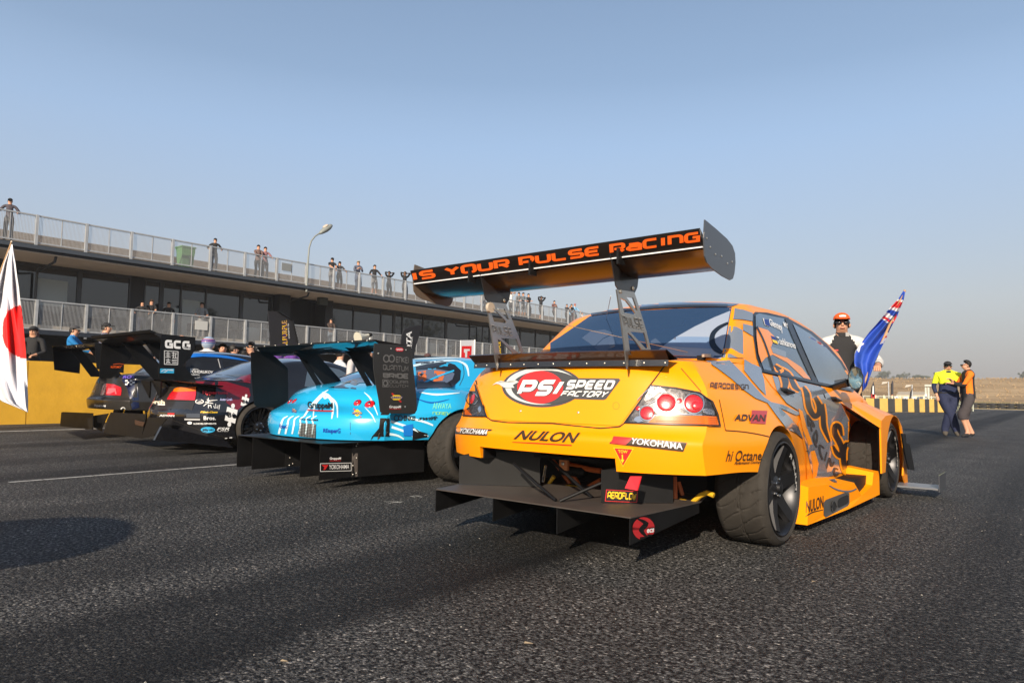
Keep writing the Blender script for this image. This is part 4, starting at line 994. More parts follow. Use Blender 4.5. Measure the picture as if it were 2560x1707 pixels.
# ---- livery: sweeping grey shapes
L_ = lambda pts, m=M_GR, off=.006, c=ce: T.poly('livery_stripe', [c(*p) for p in pts], m, car, off)
L_([(1130, 108), (1200, 118), (1278, 145), (1276, 215), (1190, 200), (1112, 198)])
L_([(1195, 235), (1278, 255), (1280, 340), (1195, 290)])
L_([(1085, 258), (1140, 262), (1192, 290), (1196, 360), (1196, 470), (1198, 520), (1032, 522), (1050, 440), (1068, 350)])
L_([(1038, 450), (1100, 445), (1160, 480), (1196, 492), (1196, 520), (1150, 520), (1090, 490), (1030, 488)], M_OR, .0075)
L_([(890, 552), (980, 545), (1080, 540), (1130, 590), (1200, 660), (1290, 760), (1370, 850), (1430, 892), (1530, 915), (1640, 965), (1740, 985), (1640, 1000), (1500, 940), (1400, 900), (1300, 860), (1200, 790), (1100, 700), (980, 610)])
L_([(1205, 530), (1270, 570), (1345, 605), (1370, 700), (1388, 835), (1340, 790), (1270, 710), (1205, 630)])
L_([(1400, 900), (1480, 920), (1580, 1010), (1660, 1100), (1700, 1200), (1640, 1150), (1560, 1112), (1480, 1010)])
# door field, grey, with an orange break
L_([(1440, 672), (1600, 706), (1830, 758), (1880, 780), (1960, 880), (2030, 980), (2080, 1100), (2112, 1240), (2115, 1340), (1940, 1340), (1800, 1300), (1740, 1180), (1720, 1040), (1690, 980), (1560, 900), (1480, 800)], M_GR, .0068)
L_([(600, 160), (700, 60), (980, 30), (1060, 200), (1105, 420), (1105, 560), (1085, 682), (980, 712), (850, 752), (720, 790), (680, 640), (650, 500), (610, 330)], M_GR, .0068, ck)
L_([(680, 500), (720, 490), (760, 620), (740, 740), (700, 770), (700, 640)], M_OR, .008, ck)
L_([(560, 80), (600, 110), (640, 260), (700, 430), (660, 440), (600, 280)], M_OR, .008, ck)
T.line('livery_stripe', [ck(940, 0), ck(1040, 100), ck(1095, 300), ck(1110, 460), ck(1095, 600), ck(1060, 690)], 2.5, M_GR, car, .008)
# big lettering falling down the doors
LET = {'P': [(ce, [(1455, 585), (1510, 640), (1545, 720), (1540, 775)], [5, 14, 17, 12]), (ce, [(1500, 610), (1570, 660), (1620, 760), (1665, 800)], [4, 10, 13, 4])],
       'U': [(ce, [(1695, 765), (1725, 830), (1742, 930), (1785, 1005), (1825, 985), (1828, 920), (1795, 850)], [5, 14, 14, 13, 13, 13, 8])],
       'L': [(ce, [(1852, 905), (1862, 1000), (1870, 1100), (1918, 1222)], [10, 13, 13, 4])],
       'S': [(ck, [(985, 350), (960, 265), (922, 250), (915, 320), (960, 410), (985, 480), (970, 540), (930, 510), (895, 440)], [5, 12, 13, 14, 14, 13, 12, 11, 4])],
       'E': [(ck, [(1072, 500), (1040, 430), (1008, 470), (1000, 570), (1012, 660), (1035, 700), (1060, 660)], [4, 11, 13, 13, 12, 9, 3]), (ck, [(1032, 535), (1052, 600)], [9, 5])]}
for kk, sts in LET.items():
    for i, (c, pts, w_) in enumerate(sts):
        T.line('letter_outline', [c(*p) for p in pts], [x + 9 for x in w_], M_OR, car, .0090 + i * .0006, 5)
for kk, sts in LET.items():
    for i, (c, pts, w_) in enumerate(sts): T.line('letter', [c(*p) for p in pts], w_, M_LBK, car, .0105 + i * .0004, 5)
SM = [[(648, 140), (655, 200), (662, 255)], [(650, 145), (700, 220), (708, 255), (665, 215)], [(680, 245), (690, 305)], [(735, 290), (708, 350), (715, 400), (738, 460)], [(735, 300), (742, 350), (735, 420)],
      [(812, 470), (770, 440), (768, 500), (795, 580)], [(838, 505), (815, 590)], [(833, 670), (862, 570), (885, 640), (908, 600)], [(950, 680), (920, 665), (908, 710), (930, 730), (955, 710)]]
for p_ in SM: T.line('letter', [ck(*p) for p in p_], [3, 5.5, 4.5], mat('livery_dark_grey', (.035, .036, .04), .35), car, .0105, 5)
# ---- stickers
T.text('AeroDesign', [ce(915, 728), ce(1240, 748), ce(1240, 790), ce(908, 775)], mat('print_brown', (.045, .025, .012), .4), car, .006, font='t', w=.2, narrow='i') if False else T.text('AERODESIGN', [ce(915, 728), ce(1240, 748), ce(1240, 790), ce(908, 775)], mat('print_brown', (.045, .025, .012), .4), car, .008, font='t', w=.22)
T.poly('sticker', [ce(1270, 960), ce(1400, 966), ce(1385, 1075), ce(1256, 1068)], mat('print_magenta', (.42, .05, .06), .4), car, .005)
T.text('ADVAN', [ce(1130, 992), ce(1385, 1000), ce(1375, 1055), ce(1116, 1045)], mat('print_brown', (), 0), car, .008, bold=.03)
T.text('hi Octane', [c3(180, 1005), c3(400, 1010), c3(394, 1068), c3(160, 1080)], mat('print_brown', (), 0), car, .006, bold=.012)
T.text('Performance Coatings', [c3(222, 1078), c3(392, 1072), c3(390, 1092), c3(214, 1108)], mat('print_brown', (), 0), car, .006, shear=.4)
m2 = cm
for (a_, tx, qd, tqd) in ((0, 'YOKOHAMA', [(243, 198), (535, 218), (490, 262), (218, 244)], [(305, 207), (515, 221), (492, 254), (290, 240)]),
                     (1, 'YOKOHAMA', [(1425, 268), (1962, 314), (1935, 378), (1393, 318)], [(1560, 282), (1930, 316), (1930, 362), (1545, 318)])):
    T.poly('sticker', [m2(*p) for p in qd], mat('print_brown', (), 0), car, .004)
    (x0, y0), (x1, y1), (x2, y2), (x3, y3) = qd; f_ = .17 if a_ == 0 else .22
    T.poly('sticker', [m2(x0 + 4, y0 + 3), m2(x0 + (x1 - x0) * f_ * 1.2, y0 + (y1 - y0) * f_ + 3), m2(x3 + (x2 - x3) * f_, y3 + (y2 - y3) * f_ - 3), m2(x3 + 8, y3 - 3)], M_RTXT, car, .0055)
    T.text(tx, [m2(*p) for p in tqd], M_WTXT, car, .007, bold=.015)
T.text('NULON', [m2(755, 225), m2(1182, 243), m2(1130, 313), m2(688, 285)], mat('print_brown', (), 0), car, .005, bold=.03)
T.line('lettering', [m2(680, 306), m2(880, 316), m2(1118, 330)], [1, 2.5, 2.5], M_RTXT, car, .005)
T.poly('sticker', [m2(1422, 346), m2(1574, 355), m2(1494, 490)], M_UY, car, .004); T.poly('sticker', [m2(1430, 351), m2(1564, 359), m2(1494, 480)], M_RTXT, car, .0052)
T.text('TOW', [m2(1458, 363), m2(1530, 366), m2(1526, 388), m2(1462, 386)], M_UY, car, .0065, bold=.02)
T.line('sticker', [m2(1490, 397), m2(1491, 440)], 3, M_UY, car, .0065); T.poly('sticker', [m2(1477, 432), m2(1505, 434), m2(1491, 460)], M_UY, car, .0068)
# round emblem on the boot
cp = cpsi
def epoly(cx, cy, rx, ry, n=40, a0=0, a1=360, tilt=0): return [(cx + rx * math.cos(math.radians(a0 + (a1 - a0) * i / n)), cy + ry * math.sin(math.radians(a0 + (a1 - a0) * i / n)) + tilt * rx * math.cos(math.radians(a0 + (a1 - a0) * i / n))) for i in range(n + (0 if abs(a1 - a0) == 360 else 1))]
M_DG = mat('print_dark_grey', (.06, .06, .062), .4); M_SV = mat('print_silver', (.62, .64, .62), .35, metal=.2)
T.poly('emblem', [cp(*p) for p in epoly(740, 318, 472, 240)], M_DG, car, .0065)
T.poly('emblem', [cp(*p) for p in [(1050, 215), (1640, 220), (1655, 240), (1490, 460), (1460, 472), (1000, 458)]], M_DG, car, .0070)
T.poly('emblem', [cp(*p) for p in epoly(735, 312, 430, 216)], M_SV, car, .0080)
T.poly('emblem', [cp(*p) for p in epoly(790, 325, 410, 196)], M_DG, car, .0092)
T.poly('emblem', [cp(*p) for p in epoly(720, 325, 270, 190)], mat('print_bright_red', (.62, .03, .03), .35), car, .0104)
T.poly('emblem', [cp(*p) for p in [(160, 300), (215, 262), (262, 250), (330, 262), (420, 235), (470, 262), (400, 300), (420, 330), (300, 330), (240, 290), (205, 285)]], M_SV, car, .0112)
T.text('PSI', [cp(520, 235), cp(1030, 232), cp(905, 432), cp(432, 430)], M_DG, car, .0118, font='t', w=.48, gap=.42)
T.text('PSI', [cp(522, 240), cp(1024, 237), cp(900, 427), cp(440, 425)], M_WTXT, car, .0130, font='t', w=.36, gap=.5)
T.text('SPEED', [cp(1060, 240), cp(1612, 245), cp(1560, 355), cp(1008, 352)], M_WTXT, car, .0130, font='t', w=.34, gap=.45)
T.text('FACTORY', [cp(1000, 368), cp(1535, 374), cp(1475, 448), cp(955, 430)], M_WTXT, car, .0130, font='t', w=.26, gap=.4)
for p in ((482, 600), (1160, 618)): dome(T, cp(*p), 3.5, M_BOLT, 'boot_bolt', car, .4, .005)
T.line('lock_blank', [cp(*p) for p in epoly(1605, 540, 38, 42, 16)], 1.2, mat('orange_edge', (.6, .17, .01), .4), car, .006, 1, True)
# ---- tail lights
M_LH = mat('lamp_housing', (.13, .12, .12), .25, metal=.8, noise=.6, nscale=45); M_LR = mat('lamp_red', (.50, .008, .014), .2, noise=.5, nscale=120, coat=1., spec=.8); M_LA = mat('lamp_amber', (.80, .15, .002), .25, coat=.4)
M_LC = mat('lamp_cover', (.02, .02, .02), .02, alpha=.07, coat=.4, spec=1.)
def lamp(outline, edge, circles, amber, nm='tail_light'):
    base = T.poly(nm, outline, M_LH, car, .006); T.line('lamp_seal', outline, 3.2, M_FR, car, .0115, 1, True)
    for (p, r, m) in circles: dome(T, p, r, m, 'lamp_lens', car, .13, .006); 
    for (p, r, m) in circles: 
        if m is M_LR and r > 12: T.line('lamp_ring', [(p[0] + r * 1.05 * math.cos(t), p[1] + r * 1.05 * math.sin(t)) for t in np.linspace(0, 2 * math.pi, 20)[:-1]], 2, M_CHR, car, .010, 1, True)
    T.poly('amber_lens', amber, M_LA, car, .009)
    # moulded ribs in the amber lens
    A = np.array(amber); x0, x1 = A[:, 0].min(), A[:, 0].max(); y0, y1 = A[:, 1].min(), A[:, 1].max()
    for k in range(1, 5):
        yy = y0 + (y1 - y0) * k / 5; T.line('lens_rib', [(x0 + (x1 - x0) * (.25 if k < 3 else .12), yy), ((x0 + x1) / 2, yy + 1), (x1 - 5, yy + 1)], 1.3, mat('amber_dark', (.45, .08, .005), .2), car, .0105, 1)
    T.poly('lamp_cover', outline, M_LC, car, .018)
lamp([q(1472, 1455), q(1560, 1330), q(1642, 1215), q(1800, 1232), q(1955, 1262), q(2030, 1318), q(2065, 1400), q(2080, 1474), q(1800, 1468)], None,
     [(q(1740, 1325), 24, M_LR), (q(1918, 1332), 24, M_LR), (q(1616, 1393), 18, M_LR), (q(1825, 1312), 7, M_LR), (q(1555, 1362), 6, M_LR)],
     [q(1618, 1464), q(1660, 1420), q(1700, 1408), q(2058, 1414), q(2074, 1470)])
lamp([q(380, 1406), q(390, 1320), q(412, 1240), q(440, 1215), q(498, 1208), q(530, 1300), q(572, 1414), q(470, 1412)], None,
     [(q(478, 1300), 14, M_LR), (q(425, 1280), 10, M_LR), (q(522, 1372), 11, M_CHR)], [q(382, 1404), q(388, 1362), q(440, 1366), q(480, 1408)])
clm = crop(1550, 930, .12755)
for pts, w_ in (([(720, 812), (900, 815), (1200, 835), (1600, 850)], 2.6), ([(560, 640), (700, 560), (830, 430)], 1.8), ([(350, 560), (500, 400), (640, 290)], 1.5), ([(1090, 780), (1180, 720), (1260, 700)], 2.2), ([(1100, 430), (1150, 500)], 1.5), ([(610, 900), (720, 850), (820, 845)], 1.4), ([(1590, 470), (1630, 540)], 1.6)):
    T.line('lamp_chrome_and_highlight', [clm(*p) for p in pts], w_, M_CHR, car, .012, 3)  # chrome strip over the amber, plus highlights painted on as thin curves
T.poly('lamp_chrome_and_highlight', [clm(*p) for p in [(280, 960), (300, 900), (400, 865), (420, 930), (470, 975), (360, 1000)]], M_CHR, car, .012)
T.poly('lamp_chrome_and_highlight', [clm(*p) for p in [(1600, 740), (1700, 720), (1810, 760), (1820, 840), (1700, 840), (1620, 800)]], mat('lamp_facets', (.4, .36, .35), .25, metal=.9, noise=.6, nscale=90), car, .012)
T.poly('lamp_chrome_and_highlight', [clm(*p) for p in [(600, 290), (800, 310), (900, 400), (760, 420), (640, 520), (500, 590), (480, 540)]], mat('lamp_facets', (), 0), car, .012)
dome(T, clm(1480, 670), 11, mat('lamp_bulb_red', (.85, .02, .03), .2, coat=1.), 'lamp_bulb', car, .3, .016)
MB().box((-2.7245, 3.07, .446), (-2.715, 3.5, .522)).build('bumper_return', M_MATB, car)
# ---- spoiler lip (gurney) on the boot edge
def arc_pts(y0, z0, hw, back, n=15): return [(XC + hw * t, y0 + back * t * t, z0) for t in np.linspace(-1, 1, n)]
lo = arc_pts(3.115, 1.016, .668, .07); hi = arc_pts(3.06, 1.064, .675, .07)
V = lo + hi + [(p[0], p[1] + .012, p[2] + .006) for p in hi] + [(p[0], p[1] + .10, p[2] + .01) for p in lo]; n = 15
F = [(r_ * n + i, r_ * n + i + 1, (r_ + 1) * n + i + 1, (r_ + 1) * n + i) for r_ in range(3) for i in range(n - 1)] + [(3 * n + i, 3 * n + i + 1, i + 1, i) for i in range(n - 1)]
lip = mk('boot_lip', V, F, mat('lip_brown_black', (.03, .014, .008), .3, coat=.5), car, True, 30)
lo2 = [(p[0], p[1] - .012, p[2] - .028) for p in lo]; mk('lip_strip', lo2 + [(p[0], p[1] - .006, p[2] + .004) for p in lo] , [(i, i + 1, n + i + 1, n + i) for i in range(n - 1)], M_CARB, car)
bolts([(p[0], p[1] - .012, p[2] - .012) for p in arc_pts(3.115, 1.016, .65, .07, 13)], (0, -1, 0), .0055, car, name='lip_bolts')

# ---- rear wing
wing = bpy.data.objects.new('rear_wing', None); COL.objects.link(wing); wing.parent = car; wing.location = (0, -2.1, 1.5)
M_WB = mat('wing_black', (.012, .009, .008), .3, coat=.4, crough=.15); M_ORT = mat('print_signal_orange', (.85, .12, .012), .4)
WX0, WX1 = XC - .965, XC + .965
def foil(prof, x0, x1, name, m, parent, nseg=10):
    V = []; F = []; n = len(prof)
    for i in range(nseg + 1):
        x = x0 + (x1 - x0) * i / nseg; V += [(x, p[0], p[1]) for p in prof]
    for i in range(nseg):
        for j in range(n): F.append((i * n + j, (i + 1) * n + j, (i + 1) * n + (j + 1) % n, i * n + (j + 1) % n))
    F += [tuple(range(n)), tuple(nseg * n + k for k in range(n - 1, -1, -1))]
    return mk(name, V, F, m, parent, True, 35)
foil([(2.885, 1.5980), (2.888, 1.5860), (2.905, 1.5540), (2.925, 1.5240), (2.955, 1.5210), (2.95, 1.5410), (2.925, 1.5760), (2.893, 1.6010)], WX0, WX1, 'flap', M_WB, wing)
foil([(2.93, 1.509), (2.97, 1.490), (3.03, 1.468), (3.09, 1.455), (3.15, 1.450), (3.21, 1.456), (3.25, 1.470), (3.26, 1.484), (3.22, 1.500), (3.14, 1.516), (3.04, 1.526), (2.94, 1.518)], WX0, WX1, 'main_plane', M_WB, wing)
MB().box((WX0, 2.918, 1.5155), (WX1, 2.928, 1.521)).build('slot_edge', mat('edge_white', (.75, .76, .78), .4), wing)
mirY = lambda P: [(2 * XC - p[0], p[1], p[2]) for p in P]
ep = [q(1985, 130), q(2060, 192), q(2130, 255), q(2165, 300), q(2182, 350), q(2185, 410), q(2178, 480), q(2168, 515), q(2150, 524), q(2100, 498), q(2030, 448), q(2000, 412), q(1985, 370), q(1978, 250)]
ep3 = [Vector(onX(p, WX1 + .004)) for p in ep]
M_EP = mat('endplate_carbon', (.055, .06, .07), .35, coat=.3, noise=.15, nscale=120)
plate(ep3, [], M_EP, 'endplate', wing, (.006, 0, 0)); plate([(2 * XC - p.x, p.y, p.z) for p in ep3], [], mat('endplate_brown', (.12, .095, .075), .4), 'endplate', wing, (-.006, 0, 0))
bolts([Vector(onX(q(*p), WX1 + .011)) for p in ((2005, 250), (2028, 308), (2062, 355), (2102, 368), (2140, 415), (2170, 404))], (1, 0, 0), .006, wing, name='endplate_bolts')
TW = Target([o for o in wing.children if o.name.startswith('flap')]); print('FLAPS', len(wing.children), [o.name for o in wing.children])
TW.text('IS YOUR PULSE RaCING', [q(80, 472), q(1962, 204), q(1962, 270), q(92, 526)], M_ORT, wing, .004, font='t', w=.33, gap=.38, gw={'I': .34}, ns=(30, 2))
# brackets between flap and plane, hangers
for x_, pts in ((-2.25, None), (-2.70, None), (-1.70, None)):
    MB().box((x_ - .006, 2.885, 1.480), (x_ + .006, 2.945, 1.560)).build('slot_bracket', M_MATB, wing)
for X_, sgn in ((-1.76, 0), (-2.64, 1)):
    a_ = [q(1368, 350), q(1395, 372), q(1440, 440), q(1500, 490), q(1552, 512), q(1545, 570), q(1528, 608), q(1490, 615), q(1430, 602), q(1405, 560), q(1385, 440)]
    P3 = [Vector(onX(p, -1.76)) for p in a_]
    plate([(X_, p.y, p.z) for p in P3], [], M_CARB, 'wing_hanger', wing, (.006, 0, 0))
    outer = [q(1408, 585), q(1522, 602), q(1560, 720), q(1600, 850), q(1638, 1008), q(1482, 1012), q(1484, 1075), q(1478, 1105), q(1474, 1070), q(1466, 1010), q(1445, 850), q(1425, 700)]
    h1 = [q(1432, 640), q(1470, 660), q(1530, 740), q(1528, 750), q(1455, 735)]; h2 = [q(1468, 632), q(1516, 640), q(1545, 725), q(1535, 722)]
    h3 = [q(1478, 865), q(1500, 885), q(1590, 1000), q(1495, 1002)]; h4 = [q(1495, 860), q(1588, 868), q(1615, 965), q(1602, 975)]
    f_ = lambda L: [(X_, *onX(p, -1.76)[1:]) for p in L]
    st = plate(f_(outer), [f_(h1), f_(h2), f_(h3), f_(h4)], M_ALU, 'wing_stand', wing, (.008, 0, 0))
    TS = Target([st])
    ql = [q(1450, 752), q(1574, 775), q(1592, 848), q(1470, 826)]
    if X_ == -2.64: ql = [cq(595, 815), cq(722, 835), cq(738, 892), cq(612, 872)]
    TS.text('PULSE', ql, M_DG, wing, .002, font='t', w=.26, gap=.45, gw={'I': .2}, ns=(1, 1)); TS.text('PULSE', [(p[0] - 1, p[1] - 1) for p in ql], mat('cut_edge', (.7, .66, .6), .3, metal=.7), wing, .0035, font='t', w=.09, gap=.5, ns=(1, 1))
    y_, z_ = onX(q(1425, 585), -1.76)[1:]; y2_, z2_ = onX(q(1512, 578), -1.76)[1:]
    bolts([(X_ + .011, y_ + .01, z_ - .01), (X_ + .011, y2_, z2_)], (1, 0, 0), .011, wing, name='stand_bolts')
# turnbuckle discs and stay wires
MB().lathe([(.0, 0), (.03, .0), (.03, .02), (.0, .02)], (-2.628, 2.99, 1.335), 'x', 20).build('stay_disc', mat('tan_disc', (.45, .38, .3), .5), wing)
MB().tube([(-2.61, 3.0, 1.33), onY(ce(860, 498), 3.9)], .0022, 5).build('stay_wire', M_BOLT, wing); MB().tube([(-1.80, 2.99, 1.34), (-2.60, 4.25, 1.37)], .0018, 5).build('stay_wire', M_BOLT, wing)
d_ = T.hit(ce(905, 515), .02); MB().lathe([(.0, 0), (.028, .0), (.028, .018), (0, .018)], tuple(d_), 'z', 18).build('stay_mount', mat('tan_disc', (), 0), car)
MB().box((d_.x - .05, d_.y - .02, d_.z - .015), (d_.x - .01, d_.y + .01, d_.z + .01)).build('stay_clevis', M_MATB, car)

# ---- underside: diffuser tray, strakes, fences, suspension seen under the bumper
M_TRAY = mat('tray_grey', (.06, .050, .044), .5, noise=.15, nscale=8)
ty = 2.83; zt_ = .275
xs4 = [onY(cm(*p), ty)[0] for p in ((120, 650), (540, 720), (1010, 790), (1545, 840))]
plate([(xs4[0] - .003, ty, zt_), (xs4[1], ty - .0, zt_), (xs4[3] + .003, ty, zt_), (xs4[3] + .003, ty + .02, zt_), (-1.545, 3.5, zt_), (-1.62, 3.75, zt_), (-2.9, 3.75, zt_), (-3.0, 3.5, zt_)], [], M_TRAY, 'diffuser_tray', car, (0, 0, -.006))
for i, (x_, pb) in enumerate(zip(xs4, ((120, 820), (555, 895), (1015, 985), (1545, 1065)))):
    zb_ = onY(cm(*pb), ty)[2]; xe = x_ if i < 3 else x_ + .02
    ye_ = 3.6 if i < 3 else 3.5; P = [(x_, ty, zt_ - .007), (x_, ty, zb_), (xe + (0 if i < 3 else .02), ye_, zt_ - .06), (xe + (0 if i < 3 else .02), ye_, zt_ - .007)]
    plate(P, [], M_SATB, 'diffuser_strake', car, (-.005, 0, 0))
strk = [o for o in car.children if o.name.startswith('diffuser_strake')]
TK = Target([strk[-1]])
TK.poly('sticker', [cm(*p) for p in epoly(1640, 942, 82, 84, 28)], mat('print_crimson', (.40, .02, .025), .4), car, .003)
TK.line('sticker', [cm(1590, 868), cm(1655, 905), cm(1622, 955), cm(1672, 1012)], [2, 12, 12, 2], M_SATB, car, .0042)
TK.text('ecs', [cm(1662, 945), cm(1715, 938), cm(1712, 968), cm(1660, 975)], M_WTXT, car, .0052, bold=.03)
def vfence(pts, m, name):
    return plate(pts, [], m, name, car, (0, .005, 0))
x_a, x_b = onY(cm(290, 410), 3.06), onY(cm(880, 690), 3.32)
vfence([(x_a[0], 3.06, zt_ + .002), (onY(cm(290, 410), 3.06)[0], 3.06, .45), (onY(cm(540, 398), 3.15)[0], 3.16, .50), (x_b[0], 3.32, .50), (x_b[0], 3.32, zt_ + .002)], M_SATB, 'diffuser_fence')
x_c, x_d = onY(cm(1330, 800), 3.08), onY(cm(1860, 820), 3.34)
fr_ = vfence([(x_c[0], 3.08, zt_ + .002), (x_c[0], 3.08, .445), (onY(cm(1530, 505), 3.17)[0], 3.17, .47), (x_d[0], 3.34, .46), (x_d[0], 3.34, zt_ + .002)], M_SATB, 'diffuser_fence')
TF = Target([fr_])
M_AY = mat('print_gold', (.80, .50, .02), .4)
TF.poly('sticker', [cm(1368, 655), cm(1600, 668), cm(1595, 752), cm(1358, 742)], M_RTXT, car, .002); TF.poly('sticker', [cm(1374, 660), cm(1595, 673), cm(1590, 747), cm(1364, 737)], M_BTXT, car, .003)
TF.text('AEROFLOW', [cm(1378, 668), cm(1590, 682), cm(1584, 738), cm(1370, 728)], M_AY, car, .0045, font='t', w=.26, gap=.3)
bolts([Vector(onY(cm(x, 805), 3.10 + (x - 1330) / 530 * .24)) for x in (1360, 1448, 1530, 1632, 1730, 1800)], (0, -1, 0), .004, car, name='fence_bolts')
def rod(pts, r, m, name, n=8): return MB().tube(pts, r, n).build(name, m, car, True)
Y_ = lambda x, y, yy: tuple(onY(cm(x, y), yy))
rod([Y_(690, 465, 3.1), Y_(1000, 735, 2.95)], .009, M_SATB, 'stay_rod'); rod([Y_(1025, 742, 2.95), Y_(1330, 610, 3.12)], .009, M_SATB, 'stay_rod')
rod([Y_(950, 430, 3.3), Y_(1300, 745, 3.2)], .009, M_SATB, 'stay_rod')
M_ORF = mat('frame_orange', (.45, .10, .02), .45); M_ARB = mat('roll_bar_yellow', (.62, .36, .02), .3)
rod([Y_(965, 420, 3.6), Y_(1120, 640, 3.6)], .012, M_ORF, 'subframe_tube'); rod([Y_(1060, 465, 3.55), Y_(1250, 510, 3.55), Y_(1330, 520, 3.55)], .016, M_ORF, 'subframe_tube')
rod([Y_(1090, 500, 3.6), Y_(1180, 640, 3.6)], .014, M_ORF, 'subframe_tube'); rod([Y_(1330, 590, 3.6), Y_(1130, 700, 3.6)], .018, M_ORF, 'subframe_tube')
rod([Y_(1870, 560, 3.5), Y_(1880, 800, 3.5)], .014, M_ORF, 'subframe_tube'); rod([Y_(1900, 600, 3.6), Y_(1930, 700, 3.6)], .012, M_ORF, 'subframe_tube')
a_ = Y_(1060, 465, 3.45); MB().box((a_[0] - .03, 3.44, a_[2] - .04), (a_[0] + .03, 3.46, a_[2] + .04)).build('subframe_bracket', mat('bracket_orange', (.62, .22, .08), .4), car); bolts([(a_[0], 3.435, a_[2])], (0, -1, 0), .012, car, name='bracket_bolt')
rod([Y_(985, 560, 3.5), Y_(950, 610, 3.5), Y_(985, 645, 3.5), Y_(1100, 640, 3.5), Y_(1240, 665, 3.5), Y_(1320, 720, 3.45)], .014, M_ARB, 'anti_roll_bar')
rod([Y_(1910, 735, 3.5), Y_(1990, 760, 3.5), Y_(2060, 700, 3.5), Y_(2110, 680, 3.5), Y_(2160, 700, 3.5)], .014, M_ARB, 'anti_roll_bar')
MB().box((XC - .62, 3.75, .24), (XC + .62, 3.9, .44)).build('rear_bulkhead', M_MATB, car)
MB().box((XC - .70, 3.30, .452), (XC + .70, 3.75, .47)).build('bumper_underside', M_MATB, car)
MB().lathe([(.03, 0), (.033, .02), (.033, .16), (.02, .18)], (XC - .25, 3.55, .36), 'x', 14).build('link_joint', M_MATB, car, True)
rod([Y_(925, 480, 3.4), Y_(905, 600, 3.4)], .008, M_CHR, 'drop_link')
t_ = Y_(1545, 560, 3.02); MB().add([t_, (t_[0] + .06, t_[1], t_[2] + .005), (t_[0] + .055, t_[1] - .03, t_[2] - .06), (t_[0] - .01, t_[1] - .035, t_[2] - .055), (t_[0], t_[1] + .01, t_[2]), (t_[0] + .06, t_[1] + .01, t_[2] + .005), (t_[0] + .055, t_[1] - .02, t_[2] - .062), (t_[0] - .01, t_[1] - .025, t_[2] - .057)],
     [(0, 3, 2, 1), (4, 5, 6, 7), (0, 1, 5, 4), (1, 2, 6, 5), (2, 3, 7, 6), (3, 0, 4, 7)]).build('tow_strap', mat('strap_red', (.75, .02, .03), .5), car)

# ---- wheels
wheel(car, XC + .968, AY0, 1, .32, .285, .262, 'six', M_RIMB, tread=True); wheel(car, XC - .968, AY0, -1, .32, .285, .262, 'six', M_RIMB)
FWX = XC + 1.06
wheel(car, FWX, AY1, 1, .32, .285, .262, 'six', M_RIMB, tread=True); wheel(car, 2 * XC - FWX, AY1, -1, .32, .285, .262, 'six', M_RIMB)
# painted word on the tyre walls
def tyretext(xo, y, word, a0, a1, r0, r1):
    V2, F2 = text2d(word, .03); V2, F2 = cut(V2, F2, 14, 2); b = MB()
    V = []
    for (u, v) in V2:
        a = math.radians(a0 + (a1 - a0) * u); r = r1 + (r0 - r1) * (1 - v); V.append((xo, y + r * math.cos(a), .32 + r * math.sin(a)))
    mk('tyre_lettering', V, F2, mat('tyre_white', (.5, .48, .44), .6), car)
tyretext(XC + .97, AY0, 'PULSE R', -8, 62, .20, .228); tyretext(FWX + .002, AY1, 'PULSE R', -20, 62, .20, .228)
# ---- side skirt
sk_o = [(XC + .975, 4.42, .06), (XC + 1.03, 5.2, .07), (XC + 1.055, 6.05, .08), (XC + 1.055, 6.05, .26), (XC + 1.05, 5.88, .265), (XC + 1.045, 5.85, .17), (XC + 1.035, 5.55, .12), (XC + 1.03, 5.35, .235), (XC + 1.0, 4.9, .265), (XC + .975, 4.45, .285)]
for s in (1, -1):
    f_ = lambda p: (XC + (p[0] - XC) * s, p[1], p[2])
    O = [f_(p) for p in sk_o]; tri = tessellate_polygon([[Vector((p[1], p[2], 0)) for p in O]]); n = len(O)
    I_ = [f_((XC + .84, p[1], p[2] + (.03 if p[2] > .15 else 0))) for p in sk_o]
    mk('side_skirt', O + I_, [tuple(t) for t in tri] + [(i, (i + 1) % n, n + (i + 1) % n, n + i) for i in range(n)], mat('orange_skirt', (.95, .30, .0), .6, spec=.15), car)
    MB().box((XC + (.86 if s > 0 else -1.0), 5.5, .12), (XC + (1.0 if s > 0 else -.86), 5.9, .24)).build('skirt_duct', M_MATB, car)
TS = Target([o for o in car.children if o.name.startswith('side_skirt')])
ck_ = ck
TS.text('NULON', [ck_(652, 985), ck_(812, 932), ck_(812, 1050), ck_(648, 1105)], mat('print_brown', (), 0), car, .004, bold=.02)
TS.line('lettering', [ck_(645, 1140), ck_(700, 1098), ck_(808, 1072)], [1, 3, 1.5], mat('print_brown', (), 0), car, .004)
TS.poly('skirt_panel', [ck_(*p) for p in [(815, 1000), (835, 975), (1045, 895), (1065, 910), (1068, 1010), (1055, 1035), (835, 1150), (815, 1120)]], mat('panel_grey', (.12, .12, .12), .4, metal=.4), car, .004)
TS.poly('exhaust_hole', [ck_(*p) for p in epoly(905, 1038, 24, 55, 18)], M_BLK, car, .006); TS.line('exhaust_rim', [ck_(*p) for p in epoly(905, 1038, 24, 55, 18)], 2, mat('panel_grey', (), 0), car, .012, 1, True)
TS.poly('exhaust_hole', [ck_(*p) for p in [(950, 985), (965, 960), (1040, 925), (1055, 935), (1055, 990), (1045, 1010), (965, 1050), (952, 1045)]], M_BLK, car, .006)
TS.line('livery_stripe', [ck_(*p) for p in [(870, 835), (960, 880), (1080, 890), (1180, 840)]], [2, 4, 4, 2], M_GR, car, .004)
TS.poly('livery_stripe', [ck_(*p) for p in [(870, 780), (1060, 765), (940, 790), (990, 830), (900, 800)]], M_GR, car, .004)
TS.poly('sticker', [ck_(*p) for p in [(1315, 765), (1368, 750), (1368, 815), (1315, 828)]], mat('print_magenta', (), 0), car, .004)
